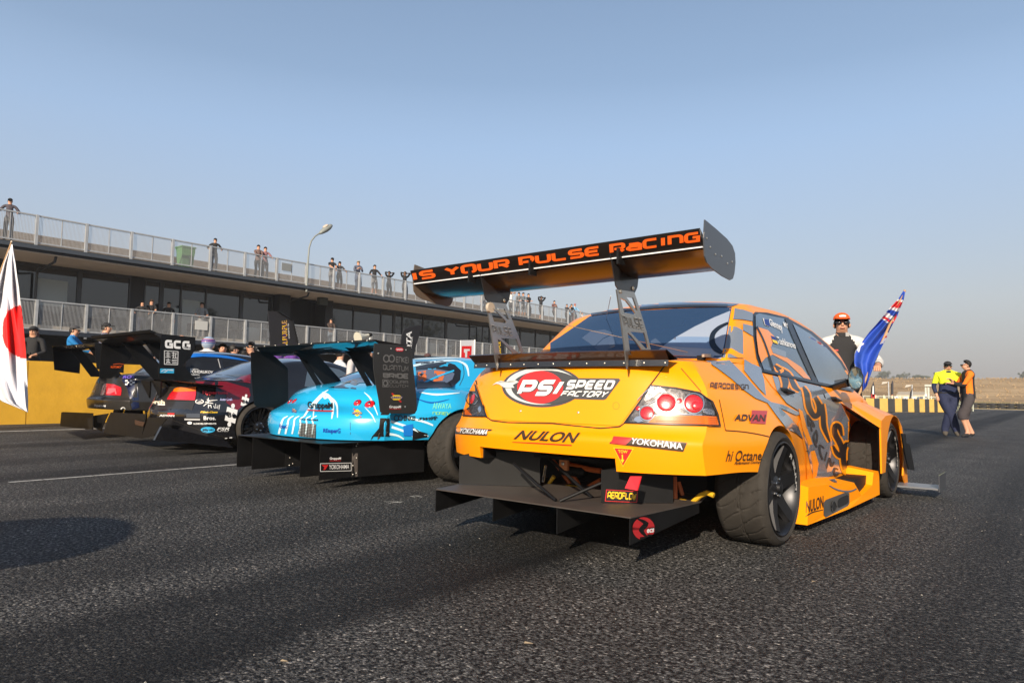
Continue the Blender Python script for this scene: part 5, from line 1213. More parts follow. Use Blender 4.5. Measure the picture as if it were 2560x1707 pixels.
TS.poly('sticker', [ck_(*p) for p in [(1330, 905), (1345, 865), (1375, 880), (1385, 925), (1330, 938)]], M_WTXT, car, .004)
# ---- front wide fender: outer skin with arch, sloping top, open vent behind the wheel
def fender(s):
    X1 = XC + s * 1.085; X0 = XC + s * .86
    arc = [(AY1 + .36 * math.cos(t), .33 + .36 * math.sin(t)) for t in np.linspace(R_(-28), R_(168), 22)]
    top = [(6.02, .66), (6.2, .695), (6.45, .70), (6.7, .665), (6.86, .59), (6.95, .48), (7.02, .3), (7.08, .07)]
    low = [(6.98, .07)]
    poly = [(6.0, .25), (6.0, .60)] + top + low + arc + [(6.13, .25)]
    # clean polygon: outer boundary then arch back to start
    outer = [(X1, y, z) for y, z in poly]
    plate(outer, [], M_OR, 'front_fender', car, (-.012 * s, 0, 0))
    # top skin: strip from outer top edge to body side
    o_ = [(X1, 5.99, .60)] + [(X1, y, z) for y, z in top]
    i_ = [(XC + s * .885, 5.62, .80), (XC + s * .885, 5.85, .80), (XC + s * .88, 6.2, .81), (XC + s * .87, 6.5, .79), (XC + s * .84, 6.8, .73), (XC + s * .80, 7.0, .64), (XC + s * .78, 7.1, .52), (XC + s * .76, 7.2, .32), (XC + s * .76, 7.25, .07)]
    n = len(o_); mk('fender_top', o_ + i_, [(i, i + 1, n + i + 1, n + i) for i in range(n - 1)], M_OR, car, True, 25)
    plate([(X1 - s * .013, 6.02, .25), (X1 - s * .013, 6.02, .62), (XC + s * .95, 5.86, .70), (XC + s * .9, 5.70, .76), (XC + s * .9, 5.72, .74), (XC + s * .96, 5.9, .66), (X1 - s * .03, 6.03, .58), (X1 - s * .03, 6.03, .25)], [], M_MATB, 'vent_edge', car, (0, .01, 0))
fender(1); fender(-1)
# canards and front splitter wings
for s in (1, -1):
    f_ = lambda p: (XC + (p[0] - XC) * s, p[1], p[2])
    cp_ = [onX(ck(*p), -1.12) for p in [(1572, 325), (1610, 330), (1618, 420), (1650, 430), (1698, 686), (1640, 676), (1600, 500)]]
    plate([f_(p) for p in cp_], [], M_SATB, 'canard', car, (.012 * s, .0, 0))
    MB().box((min(f_((-1.2, 0, 0))[0], f_((-.87, 0, 0))[0]), 6.72, .075), (max(f_((-1.2, 0, 0))[0], f_((-.87, 0, 0))[0]), 7.02, .088)).build('splitter_wing', mat('splitter_grey', (.16, .165, .18), .35), car)
    MB().box((min(f_((-.868, 0, 0))[0], f_((-.862, 0, 0))[0]), 6.70, .06), (max(f_((-.868, 0, 0))[0], f_((-.862, 0, 0))[0]), 7.06, .20)).build('splitter_endplate', M_EP, car)
MB().box((XC - .95, 6.9, .06), (XC + .95, 7.75, .075)).build('front_splitter', M_SATB, car)
# ---- door handles, mirrors
for (px, w_) in ((ce(1550, 800), 1.0), (ce(1960, 870), .82)):
    h = T.hit(px, .0); b = MB(); b.ell((h.x + .012, h.y + .02, h.z), (.02, .055 * w_ * 1.3, .018), 12, 8); b.tube([(h.x, h.y - .08, h.z + .012), (h.x + .03, h.y - .06, h.z + .012), (h.x + .034, h.y + .07, h.z - .005), (h.x, h.y + .09, h.z - .008)], .011, 8); b.build('door_handle', M_LBK, car, True)
    b = MB(); b.v = []; b.tube([(2 * XC - h.x, h.y - .08, h.z + .012), (2 * XC - h.x - .034, h.y, h.z), (2 * XC - h.x, h.y + .09, h.z - .008)], .013, 8); b.build('door_handle', M_LBK, car, True)
mo = [(2082, 690), (2090, 640), (2115, 600), (2152, 590), (2190, 612), (2214, 670), (2212, 730), (2188, 775), (2150, 790), (2112, 778), (2090, 740)]
my = 5.42; mp3 = [Vector(onY(ce(*p), my)) for p in mo]; cen = sum(mp3, Vector()) / len(mp3)
MX0 = (2 * XC - cen.x)
for s in (1, -1):
    g_ = lambda v: (XC + (v[0] - XC) * s, v[1], v[2])
    back = [cen + (p - cen) * .75 + Vector((-.02, .12, 0)) for p in mp3]; back2 = [cen + (p - cen) * .35 + Vector((-.03, .16, 0)) for p in mp3]; rim_ = [cen + (p - cen) * 1.0 for p in mp3]
    n = len(mp3); V = [g_(p) for p in rim_ + back + back2]; mk('mirror_housing', V, [(i, (i + 1) % n, n + (i + 1) % n, n + i) for i in range(n)] + [(n + i, n + (i + 1) % n, 2 * n + (i + 1) % n, 2 * n + i) for i in range(n)] + [tuple(range(2 * n, 3 * n))] + [tuple(range(n - 1, -1, -1))], M_LBK, car, True, 40)
    gl = [cen + (p - cen) * .88 + Vector((0, -.003, 0)) for p in mp3]; mk('mirror_glass', [g_(p) for p in gl], [tuple(range(n))], mat('mirror_glass', (.25, .42, .52), .04, metal=1), car)
    MB().tube([g_((cen.x - .06, my + .05, cen.z - .03)), g_((cen.x - .20, my + .12, cen.z - .07))], [.03, .022], 8).build('mirror_arm', M_LBK, car, True)
# roof aerial / driver side details
dome(T, ce(1390, 104), 3, M_MATB, 'roof_aerial', car, .8, .01)
# ------------------------------------------------------------------ OTHER CARS
import copy
def shifted(P, xc, dy, wz=1., ww=1., zt=None):
    Q = copy.deepcopy({k: v for k, v in P.items() if k != 'crown'}); Q['xc'] = xc; Q['ys'] = [y + dy for y in P['ys']]
    if 'U' in P:
        Q['U'] = [[u * ww for u in r] for r in P['U']]; Q['Z'] = [[z * (wz if z > .5 else 1) for z in r] for r in P['Z']]
        Q['R'] = [r + dy for r in P['R']]; Q['F'] = [r + dy for r in P['F']]; Q['crown'] = lambda y: P['crown'](y - dy)
    else:
        for k in ('zb', 'zt', 'zc'): Q[k] = [z * wz for z in P[k]]
        for k in ('ub', 'ut'): Q[k] = [u * ww for u in P[k]]
    return Q
def car_base(label, xc, P, C, m, ax0, ax1, hw, wstyle, rr=.245, rimm=None, tread=False, front_in=.0, arch=.345, tr_=.32):
    t = thing('race_car', label, 'race car', (xc, (ax0 + ax1) / 2, 0), 'time attack cars lined up on the straight')
    V, F = shell(P, 56, 12, 5); bo = mk('body', V, F, m, t, True)
    with_cut(bo, [((ax0, .33), arch, xc + .6, xc + 1.3), ((ax0, .33), arch, xc - 1.3, xc - .6), ((ax1, .33), arch, xc + .6, xc + 1.3), ((ax1, .33), arch, xc - 1.3, xc - .6)])
    V, F = cabin(C); cb_ = mk('cabin', V, F, m, t, True, 50)
    for a_ in (ax0, ax1):
        wheel(t, xc + hw, a_, 1, tr_, .28, rr, wstyle, rimm, tread=tread and a_ == ax0); wheel(t, xc - hw, a_, -1, tr_, .28, rr, wstyle, rimm)
    MB().box((xc - .62, ax0 - .25, .12), (xc + .62, ax1 + .3, .3)).build('floor_pan', M_MATB, t)
    return t, bo, cb_

# ---- blue coupe
BX = -5.5
M_BL = mat('blue_paint', (.015, .38, .70), .22, coat=.8); M_BW = mat('livery_pale', (.62, .80, .86), .25, coat=.5); M_BD = mat('livery_deep_blue', (.01, .10, .38), .25, coat=.5)
PB = dict(xc=BX, ys=[3.98, 4.28, 4.63, 5.18, 5.78, 6.48, 7.03, 7.58, 7.88],
  U=[[.86, 1.0, 1.08, 1.0, .86, .88, .93, .88, .75], [.88, 1.03, 1.13, 1.02, .87, .89, .95, .9, .78], [.88, 1.03, 1.14, 1.03, .89, .90, .95, .9, .78], [.84, .98, 1.10, 1.0, .90, .90, .94, .86, .72], [.84, .90, .98, .93, .88, .88, .9, .78, .62], [.76, .77, .79, .80, .80, .78, .72, .6, .45]],
  Z=[[.40, .40, .36, .15, .12, .12, .12, .12, .12], [.50, .48, .45, .35, .3, .3, .3, .28, .25], [.60, .60, .58, .52, .5, .5, .5, .42, .36], [.70, .73, .74, .68, .66, .66, .64, .52, .45], [.78, .82, .85, .80, .76, .75, .74, .60, .5], [.83, .86, .88, .86, .85, .82, .78, .64, .54]],
  R=[3.60, 3.58, 3.60, 3.80, 3.87, 3.92], F=[7.83, 7.93, 7.98, 7.93, 7.88, 7.78], cr=.33, cf=.45, pw=3.0, crown=lambda y: float(np.interp(y, [3.98, 4.4, 7.1, 7.9], [.03, .06, .05, .03])))
CB = dict(xc=BX, ys=[4.33, 4.68, 5.08, 5.48, 5.83, 6.18, 6.58], ub=[.66, .72, .76, .78, .77, .74, .6], zb=[.87, .875, .87, .865, .86, .85, .84], ut=[.62, .58, .54, .54, .55, .58, .55], zt=[.89, 1.02, 1.13, 1.17, 1.14, 1.03, .86], zc=[.92, 1.07, 1.18, 1.22, 1.20, 1.10, .90])
bc, bbo, bcb = car_base('bright blue race coupe with white swirls and a tall black sponsor-lettered rear wing', BX, PB, CB, M_BL, 4.65, 7.03, 1.235, 'six', .25, tread=True)
TB = Target([bbo, bcb]); b_ = cb
TB.poly('rear_window', [b_(905, 660), b_(1010, 640), b_(1110, 590), b_(1290, 545), b_(1300, 690), b_(1100, 668)], M_CG, bc, .004)
TB.poly('quarter_window', [b_(1668, 432), b_(1900, 425), b_(2010, 460), b_(2062, 510), b_(2055, 590), b_(1990, 655), b_(1680, 668)], M_FR, bc, .004, mirror=BX)
TB.poly('quarter_glass', [b_(1672, 512), b_(1850, 500), b_(1980, 520), b_(2005, 540), b_(1985, 590), b_(1940, 618), b_(1680, 640)], mat('quarter_glass_lit', (.10, .13, .2), .06, spec=.8), bc, .007, mirror=BX)
TB.poly('window_view', [b_(1690, 530), b_(1760, 515), b_(1760, 620), b_(1690, 632)], mat('view_orange', (.55, .14, .04), .2), bc, .009); TB.poly('window_view', [b_(1830, 515), b_(1925, 525), b_(1900, 600), b_(1820, 610)], mat('view_orange', (), 0), bc, .009)
TB.line('roll_cage_bar', [b_(1700, 640), b_(1850, 570), b_(2000, 515)], 4, M_BL, bc, .011)
Lb = lambda pts, w, m=M_BW, o_=.004: TB.line('livery_swirl', [b_(*p) for p in pts], w, m, bc, o_)
Lb([(1650, 470), (1800, 440), (1950, 425), (2040, 430), (2110, 470), (2130, 560)], [6, 5, 5, 4, 6, 3]); Lb([(1660, 412), (1850, 405), (2050, 402)], [3, 4, 2])
Lb([(780, 910), (790, 820), (840, 740), (890, 720), (940, 770), (950, 850), (940, 930)], [2, 5, 9, 8, 8, 6, 2]); Lb([(700, 910), (760, 820), (850, 720), (910, 680)], [4, 6, 4, 2]); Lb([(860, 700), (880, 750), (920, 740), (980, 800), (990, 920)], [2, 5, 4, 5, 2])
for k in range(6): Lb([(480 + k * 58, 1060), (500 + k * 56, 980), (520 + k * 50, 930), (560 + k * 50, 905)], [5 - k * .5, 5.5 - k * .5, 4, 1.5])
for (a, c) in (((1450, 950), (1870, 1130)), ((1460, 1000), (1720, 1130)), ((1440, 1060), (1600, 1130)), ((1600, 920), (1930, 1040))): Lb([a, ((a[0] + c[0]) / 2, (a[1] + c[1]) / 2 - 18), c], [6, 5, 2])
Lb([(1700, 700), (1850, 720), (2050, 705)], [2, 5, 2]); Lb([(1640, 740), (1800, 790), (1960, 760)], [1, 4, 1], M_BD)
Lb([(1220, 700), (1280, 760), (1340, 900)], [1, 4, 2]); Lb([(1225, 830), (1290, 900), (1320, 960)], [1, 3, 1])
TB.text('GruppeM', [b_(728, 780), b_(948, 790), b_(948, 862), b_(730, 858)], M_BTXT, bc, .006, bold=.03)
TB.line('lettering', [b_(728, 856), b_(840, 864), b_(952, 866)], 3, M_RTXT, bc, .006)
TB.text('YOKOHAMA', [b_(660, 925), b_(830, 932), b_(822, 950), b_(665, 942)], M_BTXT, bc, .006, bold=.02)
TB.text('REsuperG', [b_(868, 1012), b_(1018, 1012), b_(1012, 1065), b_(865, 1055)], mat('print_blue', (.01, .05, .35), .4), bc, .005, bold=.03); TB.text('REsuperG', [b_(486, 972), b_(558, 980), b_(552, 1022), b_(485, 1018)], mat('print_blue', (), 0), bc, .005, bold=.03)
for (x, y, s) in ((1160, 882, 1), (612, 862, .5)):
    TB.poly('sticker', [b_(x - 44 * s, y), b_(x, y - 34 * s * 1), b_(x + 44 * s, y), b_(x, y + 30 * s)], M_UY, bc, .004); TB.line('sticker', [b_(x - 30 * s, y - 38 * s), b_(x + 34 * s, y + 36 * s)], 3 * s, M_RTXT, bc, .005)
    TB.text('SUNOCO', [b_(x - 42 * s, y - 9), b_(x + 42 * s, y - 9), b_(x + 42 * s, y + 13), b_(x - 42 * s, y + 13)], mat('print_blue', (), 0), bc, .006, bold=.03)
for p, r, ry in (((1163, 790), 10, 1.45), ((1270, 804), 13, 1.2), ((575, 780), 8, 1.5), ((614, 775), 8, 1.7)):
    dome(TB, b_(*p), r * 1.12, M_MATB, 'lamp_bezel', bc, .12, .002); dome(TB, b_(*p), r, M_LR, 'tail_light', bc, .25, .004); dome(TB, b_(*p), r * .35, M_CHR, 'reflector', bc, .3, .012 + r * .0005)
sc_ = [b_(660, 965), b_(805, 977), b_(800, 1096), b_(657, 1080)]
TB.poly('cooler_core', sc_, mat('cooler_silver', (.42, .44, .44), .35, metal=.7), bc, .004)
qm = quadmap(sc_)
for k in range(10): TB.line('cooler_fin', [tuple(qm(0, k / 9)), tuple(qm(1, k / 9))], .9, M_MATB, bc, .006, 1)
for k in range(7): TB.line('cooler_fin', [tuple(qm(k / 6, 0)), tuple(qm(k / 6, 1))], .6, M_MATB, bc, .007, 1)
TB.poly('side_duct', [b_(1645, 1000), b_(1700, 1035), b_(1835, 1072), b_(1740, 1090), b_(1640, 1112)], M_MATB, bc, .005)
TB.poly('duct_flank', [b_(1560, 990), b_(1645, 972), b_(1640, 1130), b_(1565, 1120)], mat('livery_mid_blue', (.01, .16, .55), .25, coat=.5), bc, .006)
TB.poly('mesh_vent', [b_(1365, 885), b_(1440, 885), b_(1432, 1130), b_(1275, 1118), b_(1290, 1080), b_(1350, 1010)], M_MATB, bc, .006)
TB.poly('exhaust_mesh', [b_(1350, 1050), b_(1430, 1040), b_(1428, 1125), b_(1335, 1110)], mat('mesh_metal', (.22, .2, .18), .4, metal=.7), bc, .008)
TB.line('shut_line', [b_(1100, 960), b_(1102, 1118)], 1, M_GAP, bc, .002); TB.line('shut_line', [b_(2070, 420), b_(2090, 540), b_(2050, 640)], 1.3, M_GAP, bc, .002)
TB.text('AIWAYA', [b_(1815, 790), b_(1978, 796), b_(1978, 842), b_(1815, 845)], mat('print_mint', (.15, .62, .5), .4), bc, .005, bold=.02, shear=.1)
TB.text('NUREV', [b_(1815, 868), b_(1975, 870), b_(1960, 900), b_(1815, 895)], mat('print_lime', (.25, .55, .15), .4), bc, .005, font='t', w=.16, gap=.15) if False else TB.text('NOREV', [b_(1815, 868), b_(1975, 870), b_(1960, 900), b_(1815, 895)], mat('print_lime', (.25, .6, .2), .4), bc, .005, font='t', w=.2, gap=.15)
TB.text('ENKEI', [b_(1565, 900), b_(1665, 905), b_(1665, 942), b_(1562, 945)], M_BTXT, bc, .005, bold=.04); TB.text('swift', [b_(1690, 905), b_(1865, 905), b_(1858, 938), b_(1685, 942)], M_BTXT, bc, .005, shear=.4)
TB.line('sticker', [b_(*p) for p in epoly(1500, 922, 20, 22, 12)], 2, M_BTXT, bc, .005, 1, True); TB.line('sticker', [b_(*p) for p in epoly(1535, 922, 18, 22, 12)], 2, M_BTXT, bc, .005, 1, True)
# diffuser
ty = 3.42; zt_ = .388; xs4 = [-6.17, -5.90, -5.125, -4.85]
plate([(-6.19, ty, zt_), (-4.83, ty, zt_), (-4.62, 4.42, zt_), (-6.4, 4.42, zt_)], [], M_SATB, 'diffuser_tray', bc, (0, 0, -.006))
for i, x_ in enumerate(xs4 + [-4.85]):
    if i < 4: plate([(x_, ty, zt_ - .008), (x_, ty, .085), (x_ + .02, 3.75, .085), (x_ + .02, 3.75, zt_ - .008)], [], M_SATB, 'diffuser_strake', bc, (-.005, 0, 0))
    else: plate([(x_ + .03, 3.735, zt_ - .008), (x_ + .03, 3.735, .085), (-4.63, 4.40, .095), (-4.63, 4.40, zt_ - .008)], [], M_SATB, 'diffuser_strake', bc, (-.005, .002, 0))
for x_ in xs4[:3]: plate([(x_ + .022, 3.75, zt_ - .008), (x_ + .022, 3.75, .085), (x_ + .1, 4.3, .09), (x_ + .1, 4.3, zt_ - .008)], [], M_MATB, 'diffuser_strake', bc, (-.005, 0, 0))
st_ = [o for o in bc.children if o.name.startswith('diffuser_strake')]; TK = Target(st_)
TK.line('sticker', [b_(838, 1318), b_(1106, 1312), b_(1106, 1380), b_(838, 1386)], 1.2, M_WTXT, bc, .003, 1, True)
TK.text('YOKOHAMA', [b_(915, 1328), b_(1090, 1325), b_(1088, 1362), b_(912, 1368)], M_WTXT, bc, .003, bold=.01); TK.poly('sticker', [b_(848, 1330), b_(908, 1328), b_(880, 1372), b_(862, 1372), b_(874, 1350)], M_RTXT, bc, .003)
TK.text('GruppeM', [b_(920, 1262), b_(1018, 1262), b_(1016, 1288), b_(918, 1290)], M_WTXT, bc, .003, bold=.03); TK.line('sticker', [b_(918, 1294), b_(1016, 1292)], 1.3, M_RTXT, bc, .003)
TK.poly('strake_bracket', [b_(1113, 1228), b_(1165, 1228), b_(1162, 1430), b_(1110, 1434)], M_TRAY, bc, .004)
TKb = [TK.hit(b_(*p), .008) for p in ((1150, 1268), (1148, 1400), (1120, 1335), (1118, 1412), (570, 1268), (566, 1332), (595, 1318), (1160, 1145), (1150, 1165))]
bolts([p for p in TKb if p], (.4, -.9, 0), .006, bc, name='strake_bolts')
MB().box((BX - .75, 4.3, .28), (BX + .75, 4.5, .42)).build('rear_bulkhead', M_MATB, bc)
# wing with full endplates
bw = bpy.data.objects.new('rear_wing', None); COL.objects.link(bw); bw.parent = bc; bw.location = (0, -1.9, 1.2)
foil([(3.700, 1.250), (3.760, 1.223), (3.860, 1.193), (3.980, 1.178), (4.080, 1.188), (4.130, 1.208), (4.080, 1.228), (3.960, 1.246), (3.810, 1.256), (3.710, 1.262)], BX - .97, BX + .97, 'main_plane', mat('wing_gloss_black', (.008, .008, .009), .12, coat=1.), bw)
foil([(3.675, 1.263), (3.680, 1.250), (3.720, 1.250), (3.720, 1.266)], BX - .97, BX + .97, 'gurney_edge', M_CARB, bw)
bolts([(BX - .9 + i * .2, 3.672, 1.256) for i in range(10)], (0, -1, 0), .006, bw, name='wing_bolts')
er = [b_(1310, 272), b_(1480, 282), b_(1628, 300), b_(1640, 330), b_(1645, 450), b_(1662, 600), b_(1678, 760), b_(1680, 870), b_(1668, 882), b_(1380, 882), b_(1362, 868), b_(1348, 760), b_(1322, 620), b_(1304, 500), b_(1300, 400)]
XE = BX + .975; er3 = [Vector(onX(p, XE)) for p in er]
epr = plate(er3, [], mat('endplate_weave', (.028, .028, .028), .45, noise=.3, nscale=160), 'endplate', bw, (-.006, 0, 0))
el = [b_(235, 352), b_(370, 345), b_(450, 390), b_(556, 490), b_(562, 830), b_(290, 828), b_(262, 800), b_(245, 620), b_(236, 480)]
plate([Vector(onX(p, BX - .975)) for p in el], [], M_SATB, 'endplate', bw, (-.006, 0, 0))
TE = Target([epr]); 
for tx, qd, w_ in (('ENKEI', [(1495, 385), (1608, 392), (1608, 448), (1495, 440)], .24), ('QUANTUM', [(1382, 452), (1604, 465), (1604, 520), (1384, 505)], .2), ('BRIDE', [(1382, 530), (1602, 535), (1602, 582), (1382, 572)], .36), ('OGURA', [(1438, 592), (1602, 597), (1602, 622), (1438, 618)], .2), ('CLUTCH', [(1438, 628), (1602, 632), (1602, 656), (1438, 652)], .2)):
    TE.text(tx, [b_(*p) for p in qd], mat('print_grey', (.13, .13, .13), .5), bw, .003, font='t', w=w_, gap=.3)
TE.line('sticker', [b_(*p) for p in epoly(1412, 405, 24, 30, 14)], 3, mat('print_grey', (), 0), bw, .003, 1, True); TE.line('sticker', [b_(*p) for p in epoly(1458, 405, 24, 30, 14)], 3, mat('print_grey', (), 0), bw, .0035, 1, True)
TE.line('sticker', [b_(*p) for p in epoly(1404, 620, 20, 24, 6)], 3, mat('print_grey', (), 0), bw, .003, 1, True); TE.line('sticker', [b_(1380, 588), b_(1428, 590), b_(1428, 652), b_(1380, 650)], 1.5, mat('print_grey', (), 0), bw, .003, 1, True)
TE.poly('sticker', [b_(1450, 742), b_(1475, 722), b_(1525, 722), b_(1555, 742), b_(1525, 766), b_(1475, 766)], M_UY, bw, .003); TE.line('sticker', [b_(1460, 706), b_(1542, 784)], 4, M_RTXT, bw, .002)
TE.text('SUNOCO', [b_(1455, 732), b_(1550, 733), b_(1550, 754), b_(1455, 753)], mat('print_blue', (), 0), bw, .005, bold=.04)
TE.text('GruppeM', [b_(1438, 812), b_(1540, 812), b_(1540, 842), b_(1438, 842)], M_WTXT, bw, .003, bold=.03); TE.line('sticker', [b_(1438, 845), b_(1540, 845)], 1.2, M_RTXT, bw, .003)
TE.poly('sticker', [b_(1490, 325), b_(1502, 309), b_(1550, 311), b_(1564, 326), b_(1552, 343), b_(1504, 342)], mat('print_red_light', (.6, .03, .05), .4), bw, .003); TE.text('SARD', [b_(1500, 318), b_(1555, 319), b_(1555, 334), b_(1500, 333)], M_WTXT, bw, .004, bold=.03)
bolts([Vector(onX(b_(*p), XE + .003)) for p in ((1456, 318), (1586, 330), (1578, 824), (1346, 360))], (1, 0, 0), .008, bw, name='endplate_bolts')
for X_ in (BX - .40, BX + .40):
    plate([(X_, 3.81, 1.19), (X_, 4.08, 1.19), (X_, 4.42, .90), (X_, 4.2, .86), (X_, 3.98, 1.08)], [], M_SATB, 'wing_stand', bw, (.008, 0, 0))
    plate([(X_, 3.88, 1.14), (X_, 3.96, 1.12), (X_, 4.17, .85), (X_, 4.11, .84)], [], M_SATB, 'wing_stand', bw, (.008, 0, 0))

# ---- black and red coupe with twin-deck wing (third from the right)
SX = -9.25
M_SB = mat('gloss_black', (.010, .010, .012), .18, coat=1.); M_SR = mat('crimson_paint', (.15, .004, .009), .2, coat=1.); M_GUN = mat('gunmetal_paint', (.055, .05, .045), .3, metal=.6, coat=.4)
PS = shifted(PO, SX, 1.05, .91, .985); PS['Z'][0][:4] = [.20, .18, .16, .13]; PS['Z'][1][:4] = [.33, .31, .3, .28]; PS['Z'][2][:4] = [.48, .46, .45, .44]; CS = dict(xc=SX, ys=[4.75, 5.05, 5.45, 5.8, 6.2, 6.6, 7.0, 7.45], ub=[.70, .74, .77, .78, .79, .78, .76, .66], zb=[.93, .93, .92, .91, .90, .89, .88, .86], ut=[.64, .60, .57, .56, .57, .6, .64, .6], zt=[.94, 1.06, 1.19, 1.23, 1.23, 1.15, 1.0, .88], zc=[.98, 1.11, 1.25, 1.29, 1.29, 1.22, 1.06, .92])
sc, sbo, scb = car_base('black and crimson race coupe with white puzzle prints and a boxy black wing', SX, PS, CS, M_SB, 4.92, 7.5, .945, 'multi', .262, M_RIM)
TS = Target([sbo, scb]); l_ = cl
TS.poly('boot_panel', [l_(1130, 590), l_(1650, 590), l_(1645, 740), l_(1600, 860), l_(1120, 860), l_(1115, 780), l_(1150, 700)], M_GUN, sc, .003)
TS.poly('red_panel', [l_(1640, 582), l_(1900, 585), l_(2090, 640), l_(2105, 700), l_(2060, 760), l_(1990, 830), l_(1900, 760), l_(1900, 680), l_(1820, 630), l_(1660, 600)], M_SR, sc, .004)
TS.poly('rear_window', [l_(1660, 575), l_(1760, 510), l_(1900, 450), l_(2100, 425), l_(2110, 470), l_(2100, 560), l_(1950, 578)], mat('grey_glass', (.06, .07, .075), .06, spec=.8), sc, .004)
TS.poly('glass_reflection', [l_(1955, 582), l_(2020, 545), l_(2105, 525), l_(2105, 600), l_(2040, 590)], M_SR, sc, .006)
TS.poly('side_window', [b_(730, 480), b_(850, 465), b_(1000, 500), b_(1110, 560), b_(1130, 590), b_(1000, 640), b_(860, 660), b_(700, 650)], mat('side_glass', (), 0), sc, .004, mirror=SX)
TS.poly('window_view', [b_(860, 560), b_(960, 575), b_(1060, 590), b_(1000, 630), b_(900, 640)], mat('view_ochre', (.4, .27, .1), .3), sc, .006)
TS.poly('tail_light', [l_(1405, 735), l_(1430, 690), l_(1470, 645), l_(1500, 634), l_(1652, 630), l_(1648, 700), l_(1640, 742)], M_LR, sc, .008); TS.poly('amber_lens', [l_(1470, 645), l_(1500, 634), l_(1652, 630), l_(1650, 664), l_(1500, 672), l_(1460, 668)], M_LA, sc, .011)
TS.poly('tail_light', [l_(1162, 628), l_(1190, 630), l_(1198, 720), l_(1160, 715)], M_LR, sc, .008)
TS.line('shut_line', [l_(1400, 745), l_(1520, 744), l_(1640, 744)], 1.5, M_GAP, sc, .009)
TS.text('Scorch', [l_(1202, 735), l_(1388, 740), l_(1388, 775), l_(1205, 768)], mat('print_cream', (.7, .62, .48), .5), sc, .007, bold=.05); TS.line('lettering', [l_(1205, 772), l_(1390, 780)], 2.5, M_WTXT, sc, .007)
TS.text('ADVAN', [l_(1345, 858), l_(1470, 862), l_(1468, 878), l_(1342, 876)], M_WTXT, sc, .007, bold=.04); TS.poly('sticker', [l_(1412, 846), l_(1472, 848), l_(1460, 870), l_(1408, 868)], M_RTXT, sc, .006)
TS.text('ADVAN', [l_(1115, 842), l_(1190, 848), l_(1190, 866), l_(1115, 862)], M_WTXT, sc, .007, bold=.04)
TS.text('Hypertune', [l_(1705, 662), l_(1915, 665), l_(1915, 698), l_(1705, 700)], mat('print_red_light', (), 0), sc, .008, bold=.04)
TS.text('Bros.', [l_(1712, 872), l_(1812, 874), l_(1812, 905), l_(1712, 905)], M_WTXT, sc, .006); TS.text('Djac.Com', [l_(1685, 832), l_(1828, 834), l_(1826, 852), l_(1682, 850)], M_AY, sc, .006, bold=.05, shear=.3)
TS.poly('sticker', [l_(*p) for p in epoly(1678, 752, 36, 20, 20)], M_WTXT, sc, .006); TS.poly('sticker', [l_(*p) for p in epoly(1678, 752, 28, 14, 20)], M_BTXT, sc, .007); TS.text('Zio', [l_(1660, 743), l_(1697, 743), l_(1697, 761), l_(1660, 761)], M_WTXT, sc, .008)
TS.poly('sticker', [l_(*p) for p in epoly(1747, 988, 58, 25, 22)], mat('print_sky', (.03, .35, .62), .4), sc, .006); TS.text('Miyuki', [l_(1705, 978), l_(1792, 978), l_(1792, 1002), l_(1705, 1002)], M_BTXT, sc, .007, bold=.03)
TS.text('FSR', [l_(1825, 968), l_(1930, 968), l_(1925, 992), l_(1820, 992)], M_WTXT, sc, .006, shear=.2); TS.text('Body Creation', [l_(1828, 996), l_(1918, 996), l_(1918, 1004), l_(1828, 1004)], M_WTXT, sc, .006)
TS.text('S-DEVELOPMENTS', [l_(1628, 930), l_(1816, 930), l_(1816, 943), l_(1628, 943)], M_WTXT, sc, .006, bold=.03); TS.text('Auto Craft', [l_(1845, 722), l_(1950, 722), l_(1950, 744), l_(1845, 744)], mat('print_lilac', (.5, .5, .8), .4), sc, .008, bold=.03)
TS.poly('sticker', [l_(1552, 893), l_(1682, 895), l_(1682, 908), l_(1552, 906)], mat('print_grey_light', (.4, .4, .4), .4), sc, .006); TS.poly('sticker', [l_(1568, 852), l_(1682, 854), l_(1682, 886), l_(1568, 884)], mat('print_slate', (.05, .06, .08), .4), sc, .006)
TS.poly('sticker', [l_(*p) for p in epoly(1596, 930, 20, 12, 14)], M_WTXT, sc, .006)
# brush characters (strokes)
for st in ([(1740, 735), (1765, 745)], [(1725, 760), (1770, 745), (1825, 738)], [(1752, 722), (1750, 770)], [(1712, 790), (1750, 762), (1790, 768)], [(1752, 778), (1752, 808)], [(1770, 778), (1775, 805)], [(1755, 785), (1772, 785)], [(1795, 785), (1800, 805), (1825, 800)], [(1810, 770), (1812, 800)], [(1830, 782), (1828, 812)], [(1845, 778), (1838, 818)]):
    TS.line('brush_stroke', [l_(*p) for p in st], [1.8, 1.3], M_WTXT, sc, .006, 2)
for st in ([(1888, 1050), (1892, 1068)], [(1888, 1060), (1908, 1058)], [(1915, 1050), (1912, 1080)], [(1925, 1055), (1950, 1052)], [(1938, 1048), (1945, 1072), (1925, 1092), (1900, 1090)], [(1890, 1085), (1896, 1092)]):
    TS.line('brush_stroke', [l_(*p) for p in st], [1.8, 1.5], M_WTXT, sc, .006, 2)
